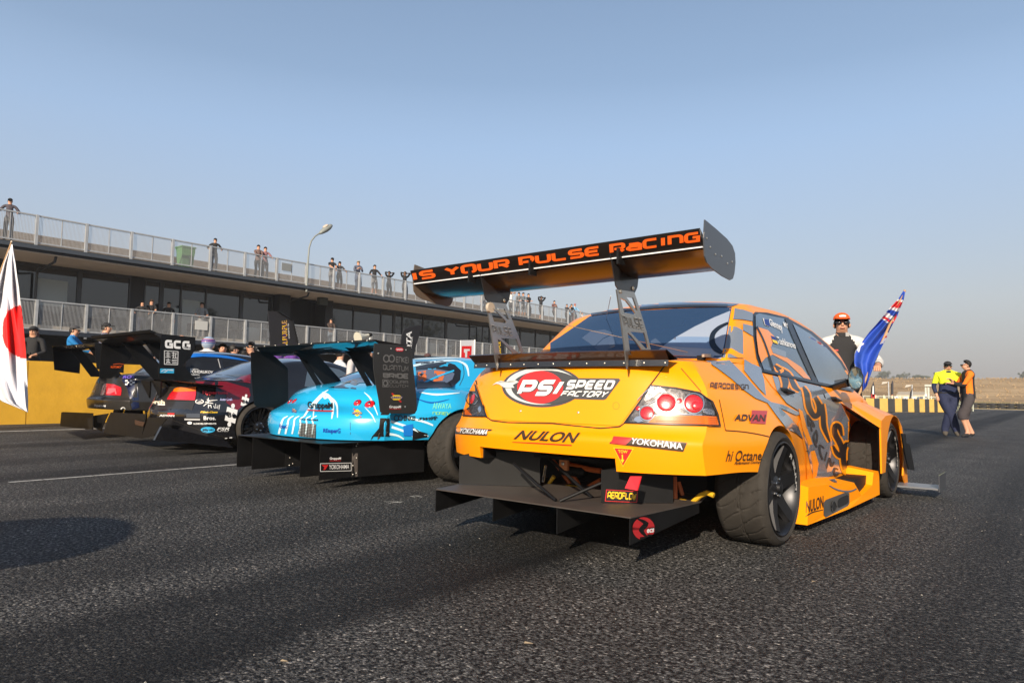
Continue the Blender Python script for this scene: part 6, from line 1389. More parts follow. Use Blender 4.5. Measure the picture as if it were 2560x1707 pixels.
def puzzle(cx, cy, s):
    P = []; C = [(-1, -1), (1, -1), (1, 1), (-1, 1)]
    for k in range(4):
        (ax, ay), (bx, by) = C[k], C[(k + 1) % 4]; dx, dy = (bx - ax) / 2, (by - ay) / 2; nx, ny = dy, -dx; mx_, my_ = (ax + bx) / 2, (ay + by) / 2; o = 1 if k % 2 == 0 else -1
        P += [(ax, ay), (mx_ - dx * .22, my_ - dy * .22)]
        for an in (215, 170, 120, 60, 10, -35): t = math.radians(an); P.append((mx_ + dx * .36 * math.cos(t) + nx * o * (.38 + .36 * math.sin(t)), my_ + dy * .36 * math.cos(t) + ny * o * (.38 + .36 * math.sin(t))))
        P.append((mx_ + dx * .22, my_ + dy * .22))
    c_, s_ = math.cos(.25), math.sin(.25)
    return [(cx + s * .78 * (x * c_ - y * s_), cy + s * 1.0 * (x * s_ + y * c_)) for x, y in P]
for (cx, cy, s) in ((1940, 865, 58), (2055, 755, 38)):
    TS.poly('puzzle_print', [l_(*p) for p in puzzle(cx, cy, s)], M_WTXT, sc, .008)
    TS.text('B', [l_(cx - s * .5, cy - s * .45), l_(cx + s * .05, cy - s * .4), l_(cx + s * .05, cy + s * .35), l_(cx - s * .5, cy + s * .3)], M_BTXT, sc, .010, bold=.05)
    TS.line('puzzle_print', [l_(*p) for p in epoly(cx + s * .42, cy + s * .05, s * .25, s * .35, 8, 100, 270)], 1.8, M_BTXT, sc, .010, 1)
TS.line('livery_swoosh', [l_(1300, 1060), l_(1500, 1020), l_(1700, 1060), l_(1880, 1110)], [1, 5, 4, 1], M_GUN, sc, .006)
TS.line('side_crease', [l_(1450, 905), l_(1600, 960), l_(1800, 1030), l_(1950, 1060)], 1.4, M_GUN, sc, .006)
# ducktail and fins
lp = [Vector(onY(l_(*p), 4.0)) for p in ((1085, 562), (1250, 560), (1500, 580), (1650, 595))]
V = lp + [Vector((p.x, 4.35, p.z - .03)) for p in lp] + [Vector((p.x, 4.33, p.z - .05)) for p in lp]
mk('ducktail', V, [(i, i + 1, 4 + i + 1, 4 + i) for i in range(3)] + [(4 + i, 4 + i + 1, 8 + i + 1, 8 + i) for i in range(3)] + [(8 + i, 8 + i + 1, i + 1, i) for i in range(3)], M_GUN, sc)
for x0 in (1180, 1270):
    p = [Vector(onY(l_(x0, 575), 4.02)), Vector(onY(l_(x0 + 80, 580), 4.02)), Vector(onY(l_(x0 + 78, 640), 4.04)), Vector(onY(l_(x0 + 72, 722), 4.1))]
    plate(p, [], M_SATB, 'tail_fin', sc, (0, .02, 0))
# diffuser of the coupe
def blackpanel(T_, pts, y_or_x, t, name, mm=M_SATB, ax='y', c=cl):
    P = [(onY if ax == 'y' else onX)(c(*p), y_or_x) for p in pts]; return plate(P, [], mm, name, T_, t)
blackpanel(sc, [(930, 842), (1230, 855), (1200, 1000), (1190, 1062), (870, 1015), (900, 900)], 3.98, (0, .01, 0), 'diffuser_panel')
blackpanel(sc, [(1245, 885), (1400, 890), (1330, 990), (1290, 1040), (1185, 1062)], 3.86, (0, .01, 0), 'diffuser_strake')
blackpanel(sc, [(1130, 905), (1215, 925), (1200, 960), (1135, 945)], 3.95, (0, .01, 0), 'diffuser_opening', mat('brown_dark', (.05, .025, .015), .5))
P_ = [onX(l_(*p), SX + .90) for p in ((1360, 960), (1500, 985), (1900, 1080), (1960, 1140), (1700, 1110), (1300, 1075))]
plate(P_, [], M_SB, 'side_skirt', sc, (-.05, 0, 0))
# wing of the coupe
sw = bpy.data.objects.new('rear_wing', None); COL.objects.link(sw); sw.parent = sc; sw.location = (0, -2.2, 1.4)
XR, XL = SX + .90, SX - .90
foil([(3.52, 1.455), (3.60, 1.415), (3.72, 1.385), (3.85, 1.375), (3.95, 1.39), (3.98, 1.41), (3.9, 1.43), (3.75, 1.445), (3.6, 1.465), (3.53, 1.475)], XL, XR, 'main_plane', M_CARB, sw)
foil([(3.46, 1.50), (3.48, 1.47), (3.53, 1.462), (3.54, 1.478), (3.50, 1.49), (3.475, 1.505)], XL, XR, 'flap', M_SATB, sw)
er3 = [Vector(onX(l_(*p), XR + .004)) for p in ((1357, 182), (1500, 198), (1642, 212), (1640, 290), (1630, 330), (1600, 385), (1530, 450), (1455, 545), (1440, 557), (1335, 555), (1332, 500), (1345, 350))]
epr = plate(er3, [], M_SATB, 'endplate', sw, (-.006, 0, 0)); plate([(2 * SX - p.x, p.y, p.z) for p in er3], [], M_SATB, 'endplate', sw, (.006, 0, 0))
for X_ in (SX - .32, SX + .32): plate([(X_, 3.6, 1.44), (X_, 3.88, 1.39), (X_, 4.35, .90), (X_, 4.1, .88), (X_, 3.8, 1.2)], [], M_SATB, 'wing_stand', sw, (.008, 0, 0))
TE = Target([epr]); TE.text('GCG', [l_(1385, 232), l_(1600, 245), l_(1598, 315), l_(1384, 302)], M_WTXT, sw, .003, font='t', w=.4, gap=.5)
TE.text('TURBOS', [l_(1538, 292), l_(1596, 296), l_(1596, 308), l_(1538, 304)], M_BTXT, sw, .0045, bold=.03)
TE.line('sticker', [l_(1380, 325), l_(1495, 332), l_(1492, 442), l_(1380, 438)], 1.4, M_WTXT, sw, .003, 1, True)
for st in ([(1390, 345), (1430, 348)], [(1410, 332), (1410, 380)], [(1392, 362), (1430, 365)], [(1395, 380), (1388, 378)], [(1390, 378), (1432, 380)], [(1392, 400), (1430, 402)], [(1411, 388), (1411, 430)], [(1395, 415), (1428, 418)], [(1395, 430), (1405, 418)], [(1428, 430), (1418, 418)],
           [(1442, 345), (1488, 350)], [(1455, 335), (1455, 385)], [(1442, 365), (1470, 366)], [(1475, 345), (1475, 385)], [(1445, 385), (1488, 388)], [(1442, 402), (1486, 404)], [(1442, 414), (1484, 416)], [(1446, 428), (1486, 430)]):
    TE.line('brush_stroke', [l_(*p) for p in st], 1.4, M_WTXT, sw, .003, 1)
TE.poly('sticker', [l_(1345, 474), l_(1462, 476), l_(1460, 514), l_(1343, 512)], mat('print_sky', (), 0), sw, .003); TE.text('JAMB', [l_(1398, 480), l_(1455, 481), l_(1455, 496), l_(1398, 495)], M_WTXT, sw, .0045, bold=.03)
TE.line('sticker', [l_(1352, 500), l_(1385, 482), l_(1395, 498), l_(1375, 505)], 1.5, M_WTXT, sw, .0045)
# left endplate lettering
epl = [o for o in sw.children if o.name.startswith('endplate')][-1]; TE2 = Target([epl])
TE2.text('AUTOMOTIVE', [l_(925, 452), l_(1052, 452), l_(1050, 470), l_(930, 470)], M_ORT, sw, .003, bold=.02); TE2.line('sticker', [l_(950, 440), l_(1000, 434), l_(1050, 442)], 1.0, M_ORT, sw, .003)

# ---- dark saloon with blue roof (far left)
EX = -12.45
M_RB = mat('roof_blue', (.01, .13, .50), .15, coat=1.); PE = shifted(PO, EX, 1.38, .985, 1.0); CE_ = shifted(CO, EX, 1.38, .985, 1.0)
ec, ebo, ecb = car_base('dark gunmetal race saloon with a blue roof and a black wing, beside the yellow wall', EX, PE, CE_, M_GUN, 5.32, 7.9, .97, 'multi', .25, M_RIM)
ecb.data.materials.clear(); ecb.data.materials.append(M_SB)
TC = Target([ebo, ecb])
TC.poly('roof_panel', [l_(1560, 372), l_(1640, 352), l_(1760, 352), l_(1900, 368), l_(2010, 390), l_(2090, 415), l_(1960, 398), l_(1850, 384), l_(1700, 376), l_(1600, 384)], M_RB, ec, .012)
TC.poly('boot_lid', [l_(690, 540), l_(940, 540), l_(1010, 600), l_(860, 598), l_(842, 700), l_(690, 712), l_(688, 620)], M_GUN, ec, .004)
TC.poly('side_blue', [l_(1000, 535), l_(1130, 532), l_(1150, 560), l_(1170, 800), l_(1110, 820), l_(1070, 640)], mat('livery_navy', (.008, .014, .05), .25, coat=.5), ec, .004)
TC.poly('tail_light', [l_(845, 697), l_(868, 620), l_(890, 600), l_(960, 606), l_(1020, 632), l_(1024, 660), l_(1018, 702)], M_LR, ec, .008); TC.poly('tail_light', [l_(640, 600), l_(668, 560), l_(676, 620), l_(668, 690), l_(640, 690)], M_LR, ec, .008)
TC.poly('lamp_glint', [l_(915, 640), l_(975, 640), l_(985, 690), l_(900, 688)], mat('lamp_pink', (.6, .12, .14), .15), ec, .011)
TC.text('TILTON', [l_(715, 542), l_(842, 545), l_(835, 600), l_(708, 595)], mat('print_sky', (), 0), ec, .008, bold=.03); TC.text('INTERIORS', [l_(700, 605), l_(828, 608), l_(820, 645), l_(700, 640)], mat('print_grey_light', (), 0), ec, .008, font='t', w=.14, gap=.3)
TC.text('Racing', [l_(712, 655), l_(805, 650), l_(800, 676), l_(708, 684)], M_WTXT, ec, .008, bold=.01)
TC.text('BLAIRMAN MOTORS', [l_(665, 716), l_(828, 720), l_(828, 732), l_(665, 728)], M_WTXT, ec, .006, bold=.03); TC.text('Hypertune', [l_(795, 772), l_(892, 774), l_(892, 802), l_(795, 800)], M_WTXT, ec, .006, bold=.04)
TC.poly('number_plate_panel', [l_(680, 770), l_(765, 770), l_(780, 825), l_(650, 820)], mat('plate_orange', (.75, .2, .01), .5), ec, .005); TC.poly('number_plate', [l_(705, 775), l_(760, 776), l_(758, 806), l_(705, 804)], mat('plate_tan', (.5, .36, .22), .5), ec, .007)
TC.text('ROY', [l_(1035, 535), l_(1150, 532), l_(1145, 558), l_(1030, 560)], mat('print_purple', (.12, .08, .45), .4), ec, .007, bold=.04, shear=.2)
for i in range(4):
    for j in range(3):
        if (i + j) % 2 == 0: x, y = 1055 + i * 20, 572 + j * 14; TC.poly('checker_print', [l_(x, y), l_(x + 20, y), l_(x + 18, y + 14), l_(x - 2, y + 14)], M_WTXT, ec, .008, None, (1, 1))
TC.poly('sticker', [l_(*p) for p in epoly(1035, 815, 20, 18, 16)], M_WTXT, ec, .006); TC.poly('sticker', [l_(*p) for p in epoly(1038, 815, 13, 12, 16)], M_BTXT, ec, .007)
TC.poly('side_window', [l_(1465, 395), l_(1640, 385), l_(1820, 400), l_(1850, 470), l_(1700, 560), l_(1470, 575)], mat('black_glass', (.012, .013, .016), .08), ec, .005, mirror=EX)
TC.poly('side_window', [l_(1870, 405), l_(1980, 420), l_(2040, 440), l_(1960, 450), l_(1880, 470)], mat('black_glass', (), 0), ec, .005, mirror=EX)
xq = EX + .80; qp = plate([onX(l_(*p), xq) for p in ((1400, 470), (1560, 400), (1566, 578), (1400, 585))], [], mat('black_glass', (), 0), 'quarter_window', ec, (-.02, 0, 0)); TQ = Target([qp])
TQ.text('2', [l_(1482, 478), l_(1530, 474), l_(1530, 548), l_(1482, 552)], mat('print_neon', (.62, .8, .03), .5), ec, .004, bold=.04)
TC.text('POHORUKOV', [l_(1598, 488), l_(1790, 494), l_(1785, 516), l_(1598, 512)], M_WTXT, ec, .008, bold=.02); TC.text('KOSTA', [l_(1597, 474), l_(1668, 478), l_(1668, 488), l_(1597, 486)], M_WTXT, ec, .008); TC.text('GARTH', [l_(1600, 520), l_(1672, 522), l_(1672, 533), l_(1600, 532)], M_WTXT, ec, .008)
TC.text('WALDEN', [l_(1602, 535), l_(1700, 540), l_(1700, 555), l_(1602, 552)], M_WTXT, ec, .008, bold=.02)
TC.line('window_bar', [l_(1548, 400), l_(1530, 470), l_(1560, 570)], 2, mat('print_grey_light', (), 0), ec, .008); TC.line('window_bar', [l_(1830, 395), l_(1850, 470)], 2.2, mat('print_grey_light', (), 0), ec, .008)
TC.poly('rear_window', [l_(940, 530), l_(1060, 445), l_(1140, 470), l_(1130, 535)], M_CG, ec, .006)
blackpanel(ec, [(515, 842), (530, 838), (780, 848), (775, 965), (715, 980), (503, 958)], 4.22, (0, .01, 0), 'diffuser_panel')
blackpanel(ec, [(780, 870), (910, 850), (860, 960), (850, 1000), (775, 960)], 4.3, (0, .01, 0), 'diffuser_strake'); blackpanel(ec, [(715, 890), (780, 893), (778, 985), (716, 982)], 4.14, (0, .01, 0), 'diffuser_strake')
ew = bpy.data.objects.new('rear_wing', None); COL.objects.link(ew); ew.parent = ec; ew.location = (0, -2.2, 1.4)
za = onY(l_(440, 295), 4.0)[2]
foil([(3.98, za + .01), (4.05, za - .03), (4.2, za - .06), (4.32, za - .05), (4.34, za - .03), (4.2, za - .01), (4.05, za + .015)], EX - .93, EX + .93, 'main_plane', M_CARB, ew)
for s in (-1, 1):
    P = [Vector(onX(l_(*p), EX - .93)) for p in ((440, 292), (560, 290), (680, 310), (668, 516), (560, 502), (455, 486))]
    plate([(EX + s * .93, p.y, p.z) for p in P], [], M_SATB, 'endplate', ew, (.006, 0, 0)); plate([(EX + s * .4, 4.08, za - .04), (EX + s * .4, 4.26, za - .05), (EX + s * .4, 4.62, .98), (EX + s * .4, 4.42, .98)], [], M_SATB, 'wing_stand', ew, (.008, 0, 0))
TV = Target([o for o in ew.children if o.name.startswith('main_plane')]); 
TV.text('VOLTEX', [l_(528, 283), l_(712, 270), l_(715, 294), l_(548, 306)], mat('print_cream', (), 0), ew, .003, bold=.03)
# ================================================================== PEOPLE
M_SKIN = mat('skin', (.52, .27, .17), .55, noise=.06, nscale=20); M_SKIN2 = mat('skin_tan', (.42, .22, .14), .55)
M_HAIR = mat('hair_dark', (.015, .012, .01), .6); M_HRED = mat('hair_red_brown', (.12, .03, .02), .6); M_SHADE = mat('sunglass_lens', (.008, .008, .009), .08, coat=1.)
M_EYE = mat('eye_dark', (.02, .015, .012), .3); M_LIP = mat('lips', (.35, .12, .09), .5)
CLO = {}
def cloth(c):
    if c not in CLO: CLO[c] = mat('cloth_%d' % len(CLO), tuple(c), .85, noise=.12, nscale=14, bump=.2, bscale=25)
    return CLO[c]
BLACK, CHAR, NAVY, JEAN, GREY, WHITE = (.018, .018, .02), (.05, .05, .055), (.012, .018, .05), (.05, .08, .15), (.16, .16, .165), (.62, .62, .62)
def ik(a, b, l1, l2, bend):
    a, b = Vector(a), Vector(b); d = b - a; L = min(d.length, (l1 + l2) * .995); d = d.normalized(); b = a + d * L
    h = (l1 * l1 - l2 * l2 + L * L) / (2 * L); r = math.sqrt(max(0, l1 * l1 - h * h)); bv = Vector(bend); bv = (bv - d * bv.dot(d)).normalized()
    return a + d * h + bv * r, b
def person(loc, face, h, label, group=None, pose='stand', top=CHAR, bottom=NAVY, shoes=BLACK, sleeve='long', legs='long', hat=None, hair=M_HAIR, glasses=False, long_hair=False, detail=False, hands=None, feet=None, lean=0., build=1., name='person', head_turn=0., skin=None, helmet=None, cam_=False, torso_only=False, collar=None, sub=0):
    """a standing figure: one skinned body, hair and headgear as its own parts. Local axes: +y front, +x the person's right"""
    k = h / 1.75; skin = skin or M_SKIN
    t = thing(name, label, 'person', tuple(loc), group); N = []; E = []; Rr = []; Lb = []
    def nd(p, r, par=None, lab='shirt'):
        N.append(Vector(p) * k); Rr.append(r * k); Lb.append(lab)
        if par is not None: E.append((par, len(N) - 1))
        return len(N) - 1
    ly = lean
    pel = nd((0, 0, .95), .135 * build, None, 'pants'); wst = nd((0, ly * .3, 1.10), .128 * build, pel); ch = nd((0, ly * .75, 1.30), .14 * build, wst); up = nd((0, ly, 1.43), .09 * build, ch)
    nk = nd((0, ly + .015, 1.53), .05, up, 'skin'); ht = head_turn
    hc = Vector((0, ly + .03, 1.625)); hd = nd(hc + Vector((0, 0, -.015)), .080, nk, 'skin'); hu = nd(hc + Vector((0, -.005, .055)), .078, hd, 'skin')
    fd = Vector((math.sin(ht), math.cos(ht), 0)); fr = Vector((fd.y, -fd.x, 0))
    if detail: nd(hc + fd * .085 + Vector((0, 0, -.045)), .022, hd, 'skin')
    H_ = dict(stand=((.27, .03, .86), (-.27, .03, .86)), lean=((.06, .42, 1.13), (-.10, .42, 1.13)), lean_wide=((.30, .36, 1.13), (-.30, .36, 1.13)), photo=((.06, .17, 1.60), (-.06, .17, 1.60)),
              phone=((.08, .26, 1.30), (-.06, .26, 1.30)), fold=((-.12, .2, 1.22), (.12, .2, 1.18)), pocket=((.24, .06, .92), (-.24, .06, .92)), hold=((.12, .24, 1.10), (-.12, .24, 1.08)))[pose]
    if hands: H_ = hands
    for s, hp in ((1, H_[0]), (-1, H_[1])):
        sh = (s * .175 * build ** .5, ly, 1.43); el, wr = ik(sh, hp, .285, .255, (s * .6, -.6, -.5))
        a = nd(sh, .066 * build ** .5, up, 'shirt'); m_ = nd((Vector(sh) + el) / 2, .060, a, 'shirt'); e_ = nd(el, .052, m_, 'fore'); f_ = nd(el + (wr - el) * .5, .045, e_, 'fore'); w_ = nd(wr, .026, f_, 'skin')
        d = (wr - el).normalized(); side = d.cross(Vector((0, 0, 1))); side = side.normalized() if side.length > .1 else Vector((1, 0, 0)); nrm = side.cross(d)
        pm = nd(wr + d * .05, .032, w_, 'skin')
        if detail:
            for i, o_ in enumerate((-.026, -.009, .009, .026)):
                b1 = nd(wr + d * .085 + side * o_, .0105, pm, 'skin'); b2 = nd(wr + d * (.11 - abs(o_) * .3) + side * o_ - nrm * .018, .0095, b1, 'skin'); nd(wr + d * (.115 - abs(o_) * .4) + side * o_ - nrm * .038, .008, b2, 'skin')
            b1 = nd(wr + d * .045 - side * s * .04, .011, pm, 'skin'); nd(wr + d * .075 - side * s * .045 - nrm * .012, .009, b1, 'skin')
        else: nd(wr + d * .10 - nrm * .01, .016, pm, 'skin')
    FT = feet or ((.11, .0), (-.11, .0))
    for s, fp in ((1, FT[0]), (-1, FT[1])):
        hip = nd((s * .09 * build, 0, .88), .105 * build ** .7, pel, 'pants'); an = Vector((fp[0], fp[1], .09)); kn, an = ik((s * .09, 0, .88), an, .42, .42, (0, 1, 0))
        lw = build ** .8 * (1.08 if legs == 'long' else 1); th = nd((Vector((s * .09, 0, .88)) + kn) / 2, .09 * lw, hip, 'pants'); kk = nd(kn, .073 * lw, th, 'knee'); cf = nd(kn + (an - kn) * .4, (.070 * lw if legs == 'long' else .056), kk, 'calf'); aa = nd(an, .055 * lw if legs == 'long' else .04, cf, 'ankle')
        he = nd((an.x, an.y - .03, .04), .036, aa, 'shoe'); nd((an.x + s * .02, an.y + .15, .033), .032, aa, 'shoe')
    me = bpy.data.meshes.new('sk'); me.from_pydata([tuple(p) for p in N], E, []); 
    o = bpy.data.objects.new('sk', me); COL.objects.link(o)
    md = o.modifiers.new('s', 'SKIN')
    for i, r in enumerate(Rr): me.skin_vertices[0].data[i].radius = (r, r * (.80 if i in (wst, ch, pel) else 1)); me.skin_vertices[0].data[i].use_root = (i == 0)
    md.use_smooth_shade = True; md.use_x_symmetry = False; sb = o.modifiers.new('u', 'SUBSURF'); sb.levels = sub if sub else (1 if not detail else 2)
    bpy.context.view_layer.update(); m2 = bpy.data.meshes.new_from_object(o.evaluated_get(bpy.context.evaluated_depsgraph_get()))
    bpy.data.objects.remove(o); bpy.data.meshes.remove(me); m2.name = 'body'
    mats = [skin, cloth(top), cloth(bottom), cloth(shoes)]
    for mm in mats: m2.materials.append(mm)
    lab2 = {'skin': 0, 'shirt': 1, 'pants': 2, 'shoe': 3, 'fore': 1 if sleeve == 'long' else 0, 'knee': 2, 'calf': 2 if legs == 'long' else 0, 'ankle': 2 if legs == 'long' else 0}
    P = np.array([tuple(p) for p in N]); A = np.array([[*N[a], *N[b]] for a, b in E]); cs = np.array([tuple(p.center) for p in m2.polygons])
    a0, b0 = A[:, :3], A[:, 3:]; ab = b0 - a0; tt = np.clip(((cs[:, None] - a0[None]) * ab[None]).sum(2) / ((ab * ab).sum(1)[None] + 1e-9), 0, 1)
    ra = np.array([Rr[a] for a, b in E]); rb = np.array([Rr[b] for a, b in E]); dist = np.linalg.norm(a0[None] + ab[None] * tt[..., None] - cs[:, None], axis=2) - (ra + (rb - ra) * tt)
    bi = dist.argmin(1); ids = []
    for fi in range(len(cs)):
        a, b = E[bi[fi]]; q = tt[fi, bi[fi]]; l_ = Lb[a] if q < .5 else Lb[b]
        if 'shoe' in (Lb[a], Lb[b]) and cs[fi][2] < .10 * k: l_ = 'shoe'
        if Lb[b] == 'skin' and Lb[a] == 'shirt' and q < .75: l_ = 'shirt'
        if Lb[a] == 'pants' and Lb[b] == 'shirt': l_ = 'pants' if q < .15 else 'shirt'
        ids.append(lab2[l_])
    m2.polygons.foreach_set('material_index', ids); m2.polygons.foreach_set('use_smooth', [True] * len(ids))
    bo = bpy.data.objects.new('body', m2); COL.objects.link(bo); bo.parent = t
    # head pieces in the head's own frame
    Rh = Matrix(((fr.x, fd.x, 0), (fr.y, fd.y, 0), (0, 0, 1)))
    def hp_(name, V, F, m, sm=True):
        V = [tuple((Rh @ Vector(v) + hc) * k) for v in V]; me = bpy.data.meshes.new(name); me.from_pydata(V, [], [list(f) for f in F]); me.materials.append(m)
        if sm: me.polygons.foreach_set('use_smooth', [True] * len(me.polygons))
        ob = bpy.data.objects.new(name, me); COL.objects.link(ob); ob.parent = t; return ob
    def dome_(r, c, z0, nu=16, nv=8, zmax=1.0):
        b = MB(); b.ell(c, r, nu, nv); keep = [f for f in b.f if all(b.v[i][2] >= z0(b.v[i]) for i in f)]; return b.v, keep
    if hat:
        V, F = dome_((.087, .101, .078), (0, -.004, .056), lambda v: .046); hp_('cap', V, F, cloth(hat))
        b = MB(); Pp = [(-.072, .055, .056), (-.066, .12, .056), (-.04, .155, .05), (0, .163, .048), (.04, .155, .05), (.066, .12, .056), (.072, .055, .056)]; b.prism(Pp, (0, 0, .009)); hp_('cap_peak', b.v, b.f, cloth(hat if hat != (.75, .12, .02) else hat), False)
        V, F = dome_((.086, .10, .09), (0, -.012, .0), lambda v: -.05 + max(0, v[1] + .01) * 3); hp_('hair', V, F, hair)
    elif helmet:
        b = MB(); b.ell((0, 0, .01), (.122, .145, .138)); hp_('helmet', b.v, b.f, helmet)
    elif hair:
        V, F = dome_((.089, .103, .10), (0, -.008, .035), lambda v: -.06 + max(0, v[1] + .02) * 1.9); hp_('hair', V, F, hair)
    if long_hair:
        b = MB(); b.tube([(0, -.055, .05), (0, -.085, -.06), (0, -.09, -.2), (0, -.07, -.3)], [.07, .085, .07, .02], 10); hp_('hair', b.v, b.f, hair)
    if glasses:
        b = MB(); b.ell((-.035, .092, .012), (.032, .014, .021), 12, 6); b.ell((.035, .092, .012), (.032, .014, .021), 12, 6); b.tube([(-.01, .10, .018), (.01, .10, .018)], .004, 5); b.tube([(-.066, .085, .018), (-.083, 0, .018)], .004, 4); b.tube([(.066, .085, .018), (.083, 0, .018)], .004, 4)
        hp_('sunglasses', b.v, b.f, M_SHADE)
    elif detail or not torso_only:
        b = MB(); b.ell((-.032, .083, .012), (.011, .006, .007), 8, 5); b.ell((.032, .083, .012), (.011, .006, .007), 8, 5); hp_('eyes', b.v, b.f, M_EYE)
    if detail:
        b = MB(); b.tube([(-.022, .086, -.045), (0, .093, -.046), (.022, .086, -.045)], .0055, 6); hp_('mouth', b.v, b.f, M_LIP)
        b = MB(); b.ell((-.079, -.008, -.008), (.010, .015, .024), 8, 6); b.ell((.079, -.008, -.008), (.010, .015, .024), 8, 6); hp_('ears', b.v, b.f, skin)
        b = MB(); b.tube([(0, .083, .02), (0, .102, -.018)], [.008, .014], 8); hp_('nose', b.v, b.f, skin)
    if cam_:
        b = MB(); c = (Vector(H_[0]) + Vector(H_[1])) / 2 - hc; b.box((c.x - .06, c.y, c.z - .03), (c.x + .06, c.y + .06, c.z + .05)); b.lathe([(.03, 0), (.032, .08)], (c.x, c.y + .06, c.z), 'y', 12)
        cc = hp_('camera', b.v, b.f, M_SATB, False)
    t.rotation_euler = (0, 0, face); t['k'] = k
    return t
# facing helper: direction vector -> rotation about z for a figure whose front is +y
def fz(dx, dy): return math.atan2(-dx, dy)
FX = fz(1, -.35)     # spectators look out over the track
GT = 'spectators leaning along the roof terrace railing'
def roof(p, lab, pose='lean', x=-30.42, zf=6.1, face=FX, gr=GT, **kw):
    w = onX(p, x); h = min(1.86, max(1.5, w[2] - zf)) ; return person((x, w[1], zf), face, h, lab, gr, pose, **kw)
roof(cl2(90, 60), 'man in dark cap and grey jumper resting on the roof terrace railing, far left', 'lean_wide', top=(.07, .06, .075), bottom=CHAR, hat=BLACK, glasses=True, lean=.1)
roof(cl2(1805, 395), 'man in black cap bending over the roof terrace railing beside the green bin', 'lean_wide', top=BLACK, bottom=CHAR, hat=BLACK, lean=.18)
roof(cl2(2172, 445), 'taller of the pair on the roof terrace, checked shirt and red bag at the hip', 'lean', top=(.14, .09, .08), bottom=BLACK)
roof(cl2(2230, 462), 'shorter of the pair on the roof terrace, red and white shirt over teal', 'lean_wide', top=(.25, .12, .13), bottom=CHAR)
roof(cg(603, 325), 'man in black shirt and cap leaning at the roof railing right of the street lamp', 'lean', top=BLACK, bottom=GREY, hat=BLACK, glasses=True, sleeve='short')
roof(cg(652, 350), 'woman in dark dress and sunglasses leaning at the roof railing right of the lamp', 'lean_wide', top=CHAR, bottom=BLACK, glasses=True, long_hair=True, legs='short', sleeve='short')
roof(cg(773, 345), 'person in sun hat and plaid shirt with jeans on the roof terrace', 'phone', top=(.08, .09, .13), bottom=JEAN, hat=(.28, .25, .18))
roof(cg(880, 372), 'man in black jacket and shorts stretching one arm along the roof railing', 'lean_wide', top=BLACK, bottom=GREY, legs='short')
roof(cg(975, 413), 'person all in black photographing from the roof terrace near the wing end', 'photo', top=BLACK, bottom=BLACK, cam_=True)
roof(cg(1078, 415), 'woman in sunglasses lifting a camera high beside the left wing endplate', 'photo', top=BLACK, bottom=CHAR, glasses=True, long_hair=True, hair=mat('hair_fair', (.3, .2, .1), .6), cam_=True)
roof(cg(1590, 560), 'figure in shorts walking on the roof terrace behind the left wing stand', 'stand', top=GREY, bottom=GREY, feet=((.1, .25), (-.1, -.25)), face=fz(0, -1))
roof(cg(1770, 542), 'man in white shirt drinking at the roof railing, first right of the left wing stand', 'photo', top=WHITE, bottom=CHAR, sleeve='short')
roof(cg(1812, 552), 'person in grey shorts bending over the roof railing beside the man in white', 'lean', top=GREY, bottom=GREY, legs='short', glasses=True, lean=.2)
roof(cg(1850, 543), 'man in grey shirt and black cap turned sideways on the roof terrace', 'lean', top=(.12, .14, .16), bottom=GREY, hat=BLACK, legs='short')
roof(cg(1885, 533), 'tallest person in the roof group, black jacket, standing upright above a seated woman', 'fold', top=BLACK, bottom=BLACK)
w_ = onX(cg(1885, 612), -30.35); person((-30.35, w_[1], 6.1), FX, 1.5, 'woman with long hair crouching behind the railing mesh on the roof terrace', GT, 'phone', top=CHAR, bottom=CHAR, long_hair=True, hair=mat('hair_brown', (.14, .07, .03), .6)).scale = (1, 1, .72)
roof(cg(1967, 573), 'photographer in black jacket and shorts holding a camera to the face on the roof', 'photo', top=BLACK, bottom=CHAR, legs='short', hat=BLACK, cam_=True)
roof(cg(2053, 605), 'man in dark red shirt with crossed legs looking at a phone on the roof terrace', 'phone', top=(.12, .06, .06), bottom=BLACK, feet=((-.02, .1), (.02, -.1)))
roof(cg(2135, 628), 'person in dark grey, left of the three at the far roof end', 'lean', top=CHAR, bottom=BLACK)
roof(cg(2165, 628), 'person in black cap, middle of the three at the far roof end', 'lean', top=BLACK, bottom=(.12, .02, .02), hat=BLACK)
roof(cg(2187, 626), 'man in light blue shirt, right of the three at the far roof end', 'lean_wide', top=(.2, .4, .6), bottom=GREY, hat=(.4, .04, .04))
roof(cg(2235, 680), 'person in white sitting low behind the roof railing next to the orange roof pillar', 'phone', top=WHITE, bottom=GREY, legs='short', zf=5.65)
roof((1425, 768), 'blond person in light blue at the very end of the roof terrace', 'lean', top=(.25, .45, .65), bottom=GREY, hair=mat('hair_fair', (), 0))
GB = 'people on the lower balcony'
roof(cl2(1195, 935), 'dark haired child slumped over the lower balcony railing', 'lean_wide', zf=2.9, gr=GB, top=BLACK, bottom=NAVY, lean=.15)
roof(cl2(1275, 905), 'youth with long brown hair leaning on the lower balcony railing, arms crossed', 'lean', zf=2.9, gr=GB, top=BLACK, bottom=CHAR, long_hair=True, hair=mat('hair_brown', (), 0), sleeve='short')
roof(cl2(1420, 925), 'figure in black standing by the glass door on the lower balcony', 'stand', x=-31.9, zf=2.9, gr=GB, top=BLACK, bottom=BLACK)
roof(cl2(1700, 885), 'young man in grey T-shirt with a camera and backpack on the lower balcony', 'hold', x=-31.3, zf=2.9, gr=GB, top=(.24, .26, .27), bottom=GREY, sleeve='short', cam_=True)
roof(cg(595, 722), 'man in black cap and brown jumper leaning on the lower balcony above the blue car', 'lean', zf=2.9, gr=GB, top=(.06, .04, .035), bottom=(.10, .13, .17), hat=BLACK)
GW = 'people standing behind the yellow pit wall'
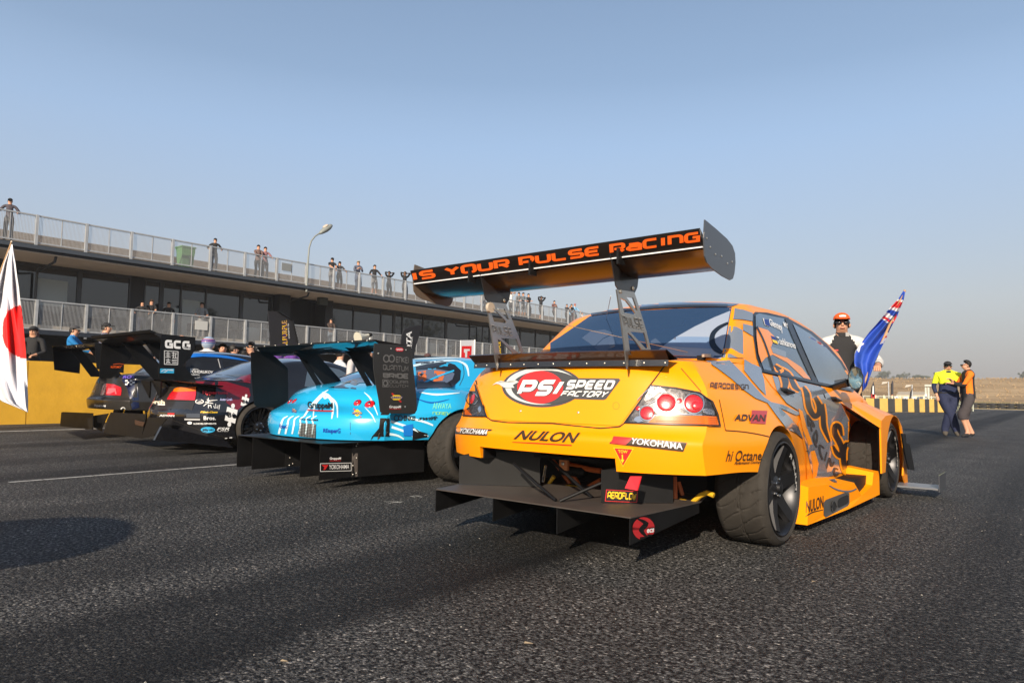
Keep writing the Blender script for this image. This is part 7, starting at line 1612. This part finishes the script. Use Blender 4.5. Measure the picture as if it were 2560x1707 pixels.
def wallp(p, lab, x=-17.75, zf=.42, face=FX, pose='hold', gr=GW, **kw):
    w = onX(p, x); return person((x, w[1], zf), face, min(1.9, max(1.5, w[2] - zf)), lab, gr, pose, **kw)
wallp(cl2(290, 1128), 'smiling woman in black cap and black top with a camera behind the yellow wall', hat=BLACK, top=BLACK, bottom=BLACK, long_hair=True, hair=M_HRED, detail=True, cam_=True, face=fz(1, -.75))
wallp(cl2(618, 1120), 'man in black cap and bright blue hoodie behind the yellow wall looking right', hat=CHAR, top=(.01, .16, .42), bottom=BLACK, detail=True, glasses=True, face=fz(.6, .8), pose='lean')
wallp(cl2(885, 1095), 'man in cap and grey polo with red collar behind the yellow wall, facing right', hat=BLACK, top=(.10, .10, .14), bottom=BLACK, detail=True, face=fz(.5, .9), sleeve='short')
wallp(cl2(1245, 1178), 'red haired head just showing above the black wing', hair=M_HRED, top=CHAR, bottom=BLACK)
wallp(cl2(1527, 1178), 'bald head of a man just showing right of the boxy black wing', hair=None, top=CHAR, bottom=BLACK)
M_HEL = mat('helmet_white_blue', (.30, .38, .50), .15, coat=1.)
GC = 'people walking between the parked race cars and the wall'
def mid(p, lab, x=-14.4, **kw): return wallp(p, lab, x=x, zf=0, gr=GC, **kw)
hl = mid(cl2(1745, 1215), 'driver wearing a white and blue striped racing helmet behind the blue roof', helmet=M_HEL, hair=None, top=(.5, .5, .52), bottom=WHITE, pose='stand', detail=True, face=fz(-.4, 1))
hk = hl['k']; hz = 1.625 * hk
for (zz, c_, r) in ((.10, M_RTXT, .006), (.075, mat('print_blue', (), 0), .009), (.03, mat('print_blue', (), 0), .006), (.055, M_RTXT, .004)):
    rr_ = 1.012; b = MB(); V = []
    zz = .01 + (zz - .02) * .92; n = 24
    for s in (-r, r):
        q_ = math.sqrt(max(.01, 1 - ((zz + s - .01) / .138) ** 2))
        for i in range(n): a = 2 * math.pi * i / n; V.append((.124 * rr_ * q_ * math.cos(a) * hk, (.147 * rr_ * q_ * math.sin(a) + .03) * hk, hz + (zz + s) * hk))
    V = [(Matrix.Rotation(hl.rotation_euler.z, 3, 'Z') @ Vector(v)) for v in V]
    me = bpy.data.meshes.new('helmet_stripe'); me.from_pydata([tuple(v) for v in V], [], [(i, (i + 1) % n, n + (i + 1) % n, n + i) for i in range(n)]); me.materials.append(c_)
    ob = bpy.data.objects.new('helmet_stripe', me); COL.objects.link(ob); ob.parent = hl; ob.rotation_euler.z = -hl.rotation_euler.z
mid(cl2(1868, 1268), 'man with glasses and a red T-shirt, left of three beside the blue roof', top=(.25, .015, .02), bottom=NAVY, detail=True, sleeve='short', face=fz(1, -.2))
mid(cl2(1955, 1280), 'young man in red T-shirt looking right, middle of three beside the blue roof', top=(.18, .012, .02), bottom=NAVY, detail=True, sleeve='short', face=fz(.3, 1))
mid(cl2(2050, 1330), 'person with long dark hair seen from behind, among the three beside the blue roof', top=BLACK, bottom=BLACK, long_hair=True, face=fz(-1, .2))
mid(cl2(2118, 1258), 'man in sunglasses and patterned dark shirt, right of three beside the blue roof', top=(.07, .045, .05), bottom=BLACK, detail=True, glasses=True, face=fz(.1, -1))
mid(czb(205, 535), 'woman in a purple cap in front of the black and gold feather banner', x=-15.2, hat=(.12, .04, .25), top=(.12, .04, .25), bottom=BLACK, detail=True, face=fz(1, 0))
mid(czb(355, 600), 'second purple cap, lower and to the right of the first', x=-14.0, hat=(.12, .04, .25), top=(.12, .04, .25), bottom=BLACK, face=fz(1, 0))
mid(czb(845, 790), 'man in white shirt and shorts behind the blue car wing', x=-9.2, top=WHITE, bottom=WHITE, pose='phone', sleeve='short', face=fz(.2, 1))
mid(czb(1020, 795), 'person in black T-shirt standing behind the smiling man in red and white suit', x=-9.6, top=BLACK, bottom=BLACK, sleeve='short', face=fz(.8, -.6))
mid(czb(1035, 826), 'smiling man in red and white race suit seen under the blue car wing', x=-8.1, top=(.45, .42, .42), bottom=WHITE, detail=True, face=fz(1, .3))
mid(czb(1145, 880), 'person in black holding up a phone near the blue car wing', x=-8.6, top=BLACK, bottom=BLACK, pose='phone', face=fz(.4, .9))
mid(czb(1790, 698), 'person in a brown and white cap behind the blue car roof', x=-12.0, hat=(.08, .04, .04), top=(.4, .3, .28), bottom=BLACK, detail=True, face=fz(-.6, .8))
def garment(man, name, test, m, kk, off=.006):
    bo = [c for c in man.children if c.name.startswith('body')][0]; me = bo.data; used = {}; V = []; F = []
    for p in me.polygons:
        c = p.center / kk
        if test(c) and me.materials[p.material_index] != me.materials[0]:
            f = []
            for vi in p.vertices:
                if vi not in used: v = me.vertices[vi]; used[vi] = len(V); V.append(tuple(v.co + v.normal * off))
                f.append(used[vi])
            F.append(f)
    m2 = bpy.data.meshes.new(name); m2.from_pydata(V, [], F); m2.materials.append(m); m2.polygons.foreach_set('use_smooth', [True] * len(F)); ob = bpy.data.objects.new(name, m2); COL.objects.link(ob); ob.parent = man; return ob
# ---- man with the blue flag
FY = 8.05; wfp = onY(crr(470, 88), FY); toC = Vector((-wfp[0], -FY, 0)).normalized()
fa = fz(toC.x * .98 + .1, toC.y)
def tolocal(w, base, rot): v = Vector(w) - Vector(base); return Matrix.Rotation(-rot, 3, 'Z') @ v
basef = (wfp[0], FY + .05, 0); kf = (wfp[2]) / 1.84
hw = Vector(onY(crr(800, 630), FY - .25)); hl_ = tolocal(hw, basef, fa) / (1.75 * kf / 1.75)
fm = person(basef, fa, 1.75 * kf, 'man in an orange cap and black and white race suit holding the blue flag', None, 'stand', top=BLACK, bottom=BLACK, detail=True, glasses=True, hat=(.80, .10, .012), hands=((.20, .12, 1.0), (-.31, .26, 1.16)), build=1.05, sub=3)
fk = 1.75 * kf / 1.75
def onbody(name, P, m, parent, th=.004):
    me = bpy.data.meshes.new(name); n = len(P); V = [tuple(Vector(p) * fk) for p in P] + [tuple((Vector(p) + Vector((0, -th, 0))) * fk) for p in P]
    me.from_pydata(V, [], [tuple(range(n)), tuple(range(2 * n - 1, n - 1, -1))] + [(i, (i + 1) % n, n + (i + 1) % n, n + i) for i in range(n)]); me.materials.append(m)
    ob = bpy.data.objects.new(name, me); COL.objects.link(ob); ob.parent = parent; return ob
M_WSUIT = cloth((.55, .54, .52))
for s in (-1, 1):   # white shoulders and sleeves of the suit
    continue
    b = MB(); b.tube([(s * .06, .03, 1.475), (s * .15, .0, 1.455), (s * .205, -.01, 1.40), (s * .235, -.02, 1.30)], [.045, .078, .078, .066], 12); b.tube([(s * .135, .118, 1.43), (s * .155, .12, 1.30), (s * .15, .12, 1.12)], [.02, .028, .022], 8)
    me = bpy.data.meshes.new('suit_shoulder'); me.from_pydata([tuple(Vector(v) * fk) for v in b.v], [], b.f); me.materials.append(M_WSUIT); me.polygons.foreach_set('use_smooth', [True] * len(me.polygons))
    ob = bpy.data.objects.new('suit_shoulder', me); COL.objects.link(ob); ob.parent = fm
b = MB(); b.lathe([(.062, 1.47), (.066, 1.50), (.060, 1.545), (.056, 1.545)], (0, .015, 0), 'z', 18)
me = bpy.data.meshes.new('suit_collar'); me.from_pydata([tuple(Vector(v) * fk) for v in b.v], [], b.f); me.materials.append(cloth(BLACK)); ob = bpy.data.objects.new('suit_collar', me); COL.objects.link(ob); ob.parent = fm
onbody('suit_badge', [(.05, .150, 1.33), (.11, .148, 1.33), (.11, .148, 1.345), (.05, .150, 1.345)], M_RTXT, fm); onbody('suit_badge', [(-.03, .09, 1.49), (-.065, .085, 1.49), (-.065, .085, 1.535), (-.03, .09, 1.535)], cloth((.3, .3, .3)), fm)
onbody('cap_print', [(-.035, .135, 1.715), (0, .14, 1.722), (.035, .135, 1.715), (.03, .138, 1.700), (-.03, .138, 1.700)], M_WTXT, fm)
garment(fm, 'white_sleeves', lambda c: c.z > .95 and c.z < 1.52 and abs(c.x) > .165 - max(0, c.z - 1.33) * .55, M_WSUIT, fk)
# the flag: pole and furled cloth
fp_top = Vector(onY(crr(1108, -60), FY - .25)); fp_bot = Vector(onY(crr(640, 1000), FY - .25))
fl = thing('held_flag', 'blue flag with red and white crosses and a white star, furled on its pole in the hand of the man in orange cap', 'flag', tuple(fp_bot))
fl['label'] = 'blue flag with red and white cross, furled on a pole held by the capped man'
MB().tube([fp_bot, fp_top], .012, 8).build('flag_pole', mat('pole_wood', (.45, .28, .15), .5), fl, True)
M_FB = mat('flag_blue', (.02, .07, .42), .6, noise=.15, nscale=6); M_FW = mat('flag_white', (.7, .7, .72), .6); M_FR2 = mat('flag_red_cloth', (.62, .03, .04), .6)
def inpoly(p, P):
    c = False; j = len(P) - 1
    for i in range(len(P)):
        if (P[i][1] > p[1]) != (P[j][1] > p[1]) and p[0] < (P[j][0] - P[i][0]) * (p[1] - P[i][1]) / (P[j][1] - P[i][1]) + P[i][0]: c = not c
        j = i
    return c
def flagcloth(rows, cr_, depth, prints, mats, parent, NS, sub_):
    R2 = []
    for (a0, c0), (a1, c1) in zip(rows[:-1], rows[1:]):
        for k in range(sub_): t = k / sub_; R2.append(tuple((p[0] + (q[0] - p[0]) * t, p[1] + (q[1] - p[1]) * t) for p, q in ((a0, a1), (c0, c1))))
    R2.append(rows[-1]); V = []; PX = []
    for i, (a_, c_) in enumerate(R2):
        for j in range(NS + 1):
            u = j / NS; p = (a_[0] + (c_[0] - a_[0]) * u, a_[1] + (c_[1] - a_[1]) * u); PX.append(p); V.append(tuple(onY(cr_(*p), depth(u, i / sub_))))
    F = []; ids = []
    for i in range(len(R2) - 1):
        for j in range(NS):
            f = (i * (NS + 1) + j, i * (NS + 1) + j + 1, (i + 1) * (NS + 1) + j + 1, (i + 1) * (NS + 1) + j); F.append(f)
            c = (sum(PX[k][0] for k in f) / 4, sum(PX[k][1] for k in f) / 4); m_ = 0
            for P, mi in prints:
                if inpoly(c, P): m_ = mi
            ids.append(m_)
    return mk('flag_cloth', V, F, mats, parent, True, None, ids)
rows = [((1090, -50), (1110, -40)), ((1040, 30), (1095, 40)), ((985, 90), (1060, 120)), ((930, 150), (1035, 190)), ((880, 215), (995, 262)), ((820, 285), (960, 330)), ((760, 350), (940, 380)), ((700, 430), (905, 450)), ((650, 500), (880, 500)), ((615, 570), (850, 560)), ((610, 650), (810, 660)), ((640, 740), (790, 720)), ((668, 830), (765, 790)), ((690, 940), (735, 880))]
flagcloth(rows, crr, lambda u, i: FY - .27 - .05 * math.sin(u * 10 + i * .45) * min(1, i / 4) - .03 * math.sin(u * 9 + i * .8) * min(1, i / 4),
   [([(1020, 28), (1100, 38), (1090, 62), (1005, 50)], 1), ([(1010, 50), (1095, 62), (1052, 122), (960, 105)], 2), ([(955, 108), (1060, 120), (1045, 152), (930, 130)], 1), ([(920, 150), (1005, 212), (1000, 250), (885, 180)], 1), ([(885, 186), (1000, 256), (975, 268), (870, 205)], 2), ([(872, 208), (965, 264), (940, 262), (866, 220)], 1),
    ([(1030, 175), (1018, 230), (992, 262), (1005, 195)], 2), ([(915, 364), (950, 358), (940, 385), (902, 395)], 1), ([(902, 395), (940, 384), (928, 408), (895, 415)], 2), ([(890, 415), (930, 408), (890, 465), (862, 468)], 1),
    ([(655, 478), (682, 440), (688, 460), (708, 468), (686, 482), (672, 500), (655, 558), (642, 532), (628, 525), (648, 505)], 1)], [M_FB, M_FW, M_FR2], fl, 44, 7)
# ---- two men talking on the track
mA = gnd(crr(1545, 1372)); hA = onY(crr(1505, 642), mA[1]); toC = Vector((-mA[0], -mA[1], 0)).normalized()
rightv = Vector((.774, .633, 0))
man1 = person((mA[0], mA[1], 0), fz(toC.x + .25 * rightv.x, toC.y + .25 * rightv.y), hA[2], 'stocky man in a yellow and navy work shirt, cap and sunglasses standing cross-legged on the track', 'two men talking on the track', 'pocket', top=(.012, .02, .06), bottom=(.014, .02, .055), shoes=(.07, .06, .05), detail=True, hat=BLACK, glasses=True, build=1.5, feet=((-.13, .10), (.12, .0)), hands=((.25, .08, .93), (-.25, .08, .93)), sub=3)
man1['label'] = 'stocky man in yellow and navy work shirt standing cross-legged on the track'
k1 = hA[2] / 1.75
GARM = 1
# yellow upper shirt as its own garment over the body: shrink of the body surface above the chest line
garment(man1, 'yellow_yoke', lambda c: c.z > 1.235 and c.z < 1.55, cloth((.72, .78, .02)), k1)
garment(man1, 'belt', lambda c: 1.0 < c.z < 1.03, cloth(BLACK), k1)
b = MB(); b.lathe([(.07, 1.48), (.082, 1.50), (.072, 1.525), (.06, 1.52)], (0, .02, 0), 'z', 16); me = bpy.data.meshes.new('collar'); me.from_pydata([tuple(Vector(v) * k1) for v in b.v], [], b.f); me.materials.append(cloth(NAVY)); ob = bpy.data.objects.new('collar', me); COL.objects.link(ob); ob.parent = man1
mB = gnd(crr(1745, 1388)); hB = onY(crr(1695, 628), mB[1]); k2 = hB[2] / 1.75
man2 = person((mB[0], mB[1], 0), fz(-rightv.x - .1, -rightv.y + .25), hB[2], 'man in orange and black shirt and dark shorts gesturing while he talks on the track', 'two men talking on the track', 'stand', top=(.75, .17, .008), bottom=(.05, .042, .045), shoes=BLACK, detail=True, glasses=True, legs='short', sleeve='long', build=1.2, hands=((.16, .30, 1.30), (-.02, .34, 1.22)), feet=((.13, -.10), (-.10, .06)), sub=3)
garment(man2, 'black_panel', lambda c: (c.z < 1.5 and c.z > .9 and (c.y < -.035 or c.y > .085) and abs(c.x) < .2) or (c.z > 1.44 and c.z < 1.53 and abs(c.x) < .12), cloth(BLACK), k2)
garment(man2, 'undersleeve', lambda c: (c.y > .19 and c.z > 1.05) or (c.z < 1.2 and c.z > 1.0 and abs(c.x) > .2), cloth(BLACK), k2, .004)
garment(man2, 'shorts_hem', lambda c: .42 < c.z < .66, cloth((.05, .042, .045)), k2, .028)
b = MB()
for s in (-1, 1): pass
# ---- japanese flag on its pole, far left
P0 = onY(cl2(100, 415), 3.2)
jf = thing('held_flag', 'white flag with a red disc hanging from a slanted wooden pole at the left edge', 'flag', (P0[0], 3.2, 0))
a_, c_ = Vector(onY(cl2(98, 418), 3.2)), Vector(onY(cl2(-10, 700), 3.15)); MB().tube([a_, a_ + (c_ - a_) * 3.4], .012, 8).build('flag_pole', mat('pole_wood', (), 0), jf, True); MB().ell(a_, (.016, .016, .016)).build('finial', mat('finial', (.6, .5, .4), .4), jf, True)
rowsJ = [((88, 440), (104, 440)), ((60, 520), (118, 520)), ((25, 600), (128, 590)), ((-5, 690), (142, 700)), ((-40, 800), (158, 800)), ((-60, 900), (170, 910)), ((-80, 1000), (184, 1010)), ((-90, 1150), (200, 1160)), ((-95, 1300), (215, 1310)), ((-95, 1400), (222, 1420)), ((-90, 1500), (226, 1520)), ((-60, 1640), (232, 1640)), ((-20, 1730), (236, 1740)), ((20, 1760), (236, 1800)), ((180, 1825), (236, 1850))]
flagcloth(rowsJ, cl2, lambda u, i: 3.2 - min(1, i / 5) * (.045 * math.sin(u * 11 + i * .35) + .03 * math.sin(u * 23 - i * .5) + .02 * math.sin(i * .9)),
   [([(172, 948), (120, 965), (70, 1000), (35, 1060), (22, 1130), (22, 1210), (40, 1280), (75, 1335), (120, 1370), (170, 1390), (230, 1400), (226, 1290), (210, 1150), (195, 1010)], 1)], [mat('flag_cloth_white', (.72, .72, .76), .7), mat('flag_red_bright', (.72, .015, .015), .6)], jf, 90, 10)
# person holding it, outside the frame to the left
person((onY(cl2(-260, 1000), 3.25)[0], 3.3, 0), fz(1, 0), 1.68, 'person holding the white and red flag just outside the left edge', None, 'stand', top=WHITE, bottom=BLACK, hands=((.1, .25, 1.1), (-.1, .3, 1.25)))
# ---- banners standing behind the cars
def banner(pts, x, m, lab, name='feather_banner'):
    P = [Vector(onX(p, x)) for p in pts]; t = thing(name, lab, 'banner', (x, P[0].y, 0))
    n = 14; MB().prism(P, (-.03, 0, 0)).build('banner_cloth', m, t); return t, Target([t.children[0]])
M_BN = mat('banner_black', (.014, .014, .018), .75, noise=.1, nscale=3)
t, TBn = banner([czb(88, 245), czb(180, 248), czb(270, 278), czb(340, 340), czb(378, 430), czb(392, 540), czb(400, 700), czb(420, 900), czb(150, 900), czb(110, 600), czb(100, 420)], -18.6, M_BN, 'tall black feather banner with gold and purple lettering behind the cars')
MB().tube([(-18.57, P_y, z_) for P_y, z_ in [(onX(czb(395, 700), -18.6)[1] + .25, 0), tuple(onX(czb(396, 560), -18.6)[1:]), tuple(onX(czb(345, 345), -18.6)[1:]), tuple(onX(czb(180, 248), -18.6)[1:])]], .02, 6).build('banner_pole', M_SATB, t)
TBn.text('ROYALPURPLE', [czb(222, 350), czb(222, 760), czb(292, 760), czb(292, 350)][::1] and [czb(245, 760), czb(232, 350), czb(286, 345), czb(298, 760)], mat('print_gold', (), 0), t, .006, bold=.02, shear=-.1)
TBn.text('PURPLE', [czb(252, 620), czb(238, 355), czb(282, 350), czb(292, 620)], mat('print_violet', (.10, .02, .22), .5), t, .009, bold=-.015) 
TBn.text('SYNTHETIC OIL', [czb(305, 540), czb(292, 378), czb(306, 376), czb(318, 540)], M_WTXT, t, .006)
t, TBn = banner([czb(1730, 392), czb(1700, 520), czb(1660, 640), czb(1640, 800), czb(1500, 800), czb(1505, 600), czb(1520, 500), czb(1545, 440), czb(1600, 420)], -13.0, M_BN, 'dark blue feather banner with white lettering between the blue car and its wing')
TBn.text('MOTA', [czb(1570, 780), czb(1560, 470), czb(1622, 462), czb(1600, 780)], M_WTXT, t, .006, bold=.03, shear=.2)
TBn.text('NCROX', [czb(1600, 640), czb(1612, 520), czb(1632, 520), czb(1620, 640)], M_WTXT, t, .007)
t, TBn = banner([czb(2148, 558), czb(2288, 556), czb(2280, 800), czb(2145, 800)], -13.5, mat('banner_white', (.68, .68, .7), .7), 'white banner with a red square holding a white letter, above the blue roof', 'flag_banner')
TBn.poly('print', [czb(2156, 620), czb(2262, 618), czb(2256, 760), czb(2150, 760)], M_RD if False else mat('flag_red_bright', (), 0), t, .005); TBn.poly('print', [czb(2178, 652), czb(2240, 652), czb(2240, 672), czb(2214, 672), czb(2212, 740), czb(2190, 740), czb(2190, 690), czb(2178, 690)], M_WTXT, t, .008)
MB().box((-13.5, onX(czb(2290, 560), -13.5)[1], 0), (-13.47, onX(czb(2296, 560), -13.5)[1], onX(czb(2292, 552), -13.5)[2])).build('banner_pole', M_WHT, t)
t, TBn = banner([ce(-600, 0), ce(-590, 0), ce(-590, 10)], -20, M_BN, 'x') if False else (None, None)
t, TBn = banner([c for c in (cq(632, 905), cq(680, 900), cq(690, 1100), cq(610, 1100), cq(615, 960))], -20.0, M_BN, 'small black and gold banner seen through the left wing stand')
TBn.text('PURPLE', [cq(645, 1030), cq(638, 925), cq(656, 925), cq(662, 1030)], mat('print_gold', (), 0), t, .006, bold=.03)
# white megaphone-like speaker on the pit fence
pc = Vector(onX(czb(1110, 550), -19)); t = thing('loudspeaker', 'cream horn loudspeaker on a short white post above the blue car wing', 'loudspeaker', (pc.x, pc.y, 0))
pe, pp_ = Vector(onX(czb(1045, 535), -19)), Vector(onX(czb(1175, 500), -19))
MB().tube([pe, pe + (pp_ - pe) * .25, pe + (pp_ - pe) * .6, pp_], [.22, .16, .07, .05], 14).build('horn', mat('horn_cream', (.55, .53, .44), .5), t, True); MB().tube([pp_, (pp_.x, pp_.y, 0)], .03, 8).build('post', M_WHT, t, True); MB().ell(pp_, (.09, .09, .08)).build('driver_unit', M_MATB, t, True)
# ---- unseen umbrella and holder added behind the camera to cast the shadow at left
ug = np.array([-4.55, 1.25, 0]); zc_ = 1.95; uc = ug + np.array([sdir.x, sdir.y, 0]) / math.tan(SUN_EL) / math.cos(0) * zc_ / math.hypot(sdir.x, sdir.y)
ut = thing('umbrella', 'large black umbrella added unseen behind the camera to cast the shadow on the left', 'umbrella', (uc[0], uc[1], 0))
b = MB(); prof = [(.0, .28), (.25, .25), (.5, .15), (.68, .02), (.66, .02), (.49, .13), (.24, .23)]; b.lathe(prof, (uc[0], uc[1], zc_ - .1), 'z', 24); b.f = b.f[:-2]; b.build('shadow_canopy', M_MATB, ut, True)
MB().tube([(uc[0], uc[1], zc_ + .22), (uc[0], uc[1], 1.0)], .012, 8).build('shaft', M_SATB, ut, True)
person((uc[0] - .28, uc[1] + .0, 0), fz(.6, 1), 1.7, 'unseen person added behind the camera to hold the umbrella', None, 'stand', top=CHAR, bottom=NAVY, hands=((.22, .12, 1.05), (-.26, 0, .86)))

# ---- chairs and tables on the lower balcony, seen dimly through the mesh
M_CH = mat('chair_dark', (.03, .03, .034), .6)
def chair(x, y, lab):
    t = thing('balcony_chair', lab, 'chair', (x, y, 2.9), 'chairs and tables on the lower balcony')
    MB().box((x - .2, y - .2, 3.33), (x + .2, y + .2, 3.36)).build('seat', M_CH, t); MB().box((x - .2, y - .2, 3.36), (x - .17, y + .2, 3.78)).build('backrest', M_CH, t)
    for dx in (-.18, .18):
        for dy in (-.18, .18): MB().box((x + dx - .015, y + dy - .015, 2.9), (x + dx + .015, y + dy + .015, 3.33)).build('leg', M_CH, t)
    return t
wh = ['left of the Tilton car helmet', '']
names = ['under the leftmost pale blind', 'right of the pale blind at the left', 'behind the woman in black cap', 'behind the blue hoodie', 'left of the leaning youth', 'right of the youth with long hair', 'left of the grey notice', 'right of the grey notice', 'left of the feather banner', 'behind the cream horn speaker', 'right of the horn speaker', 'left of the dark blue banner', 'right of the dark blue banner', 'left of the red and white banner']
for nm_, yy in zip(names, (9.2, 10.0, 11.2, 11.9, 12.4, 13.9, 15.1, 16.4, 18.8, 24.3, 26.2, 29.6, 31.6, 33.4)): chair(-31.7, yy, 'dark chair on the lower balcony ' + nm_)
for yy, nm_ in ((10.8, 'left'), (17.2, 'middle'), (32.6, 'right')):
    t = thing('balcony_table', 'dark table on the lower balcony, the %s one of three' % {'left': 'leftmost', 'middle': 'middle', 'right': 'rightmost'}[nm_], 'table', (-31.6, yy, 2.9), 'chairs and tables on the lower balcony')
    MB().box((-31.95, yy - .4, 3.60), (-31.25, yy + .4, 3.64)).build('tabletop', M_CH, t); MB().box((-31.65, yy - .04, 2.9), (-31.55, yy + .04, 3.6)).build('leg', M_CH, t)
# ---- thin smoke haze over the circuit
hz_ = MB().box((-160, -60, -1.2), (165, 575, 14.2)).build('haze', mat('haze_air', (.5, .5, .5))); tag(hz_, kind='stuff')
hm = bpy.data.materials['haze_air']; hm.node_tree.nodes.clear(); o_ = hm.node_tree.nodes.new('ShaderNodeOutputMaterial'); v_ = hm.node_tree.nodes.new('ShaderNodeVolumePrincipled')
v_.inputs['Color'].default_value = (.86, .84, .84, 1); v_.inputs['Density'].default_value = .0008; v_.inputs['Anisotropy'].default_value = .2; hm.node_tree.links.new(v_.outputs[0], o_.inputs['Volume'])
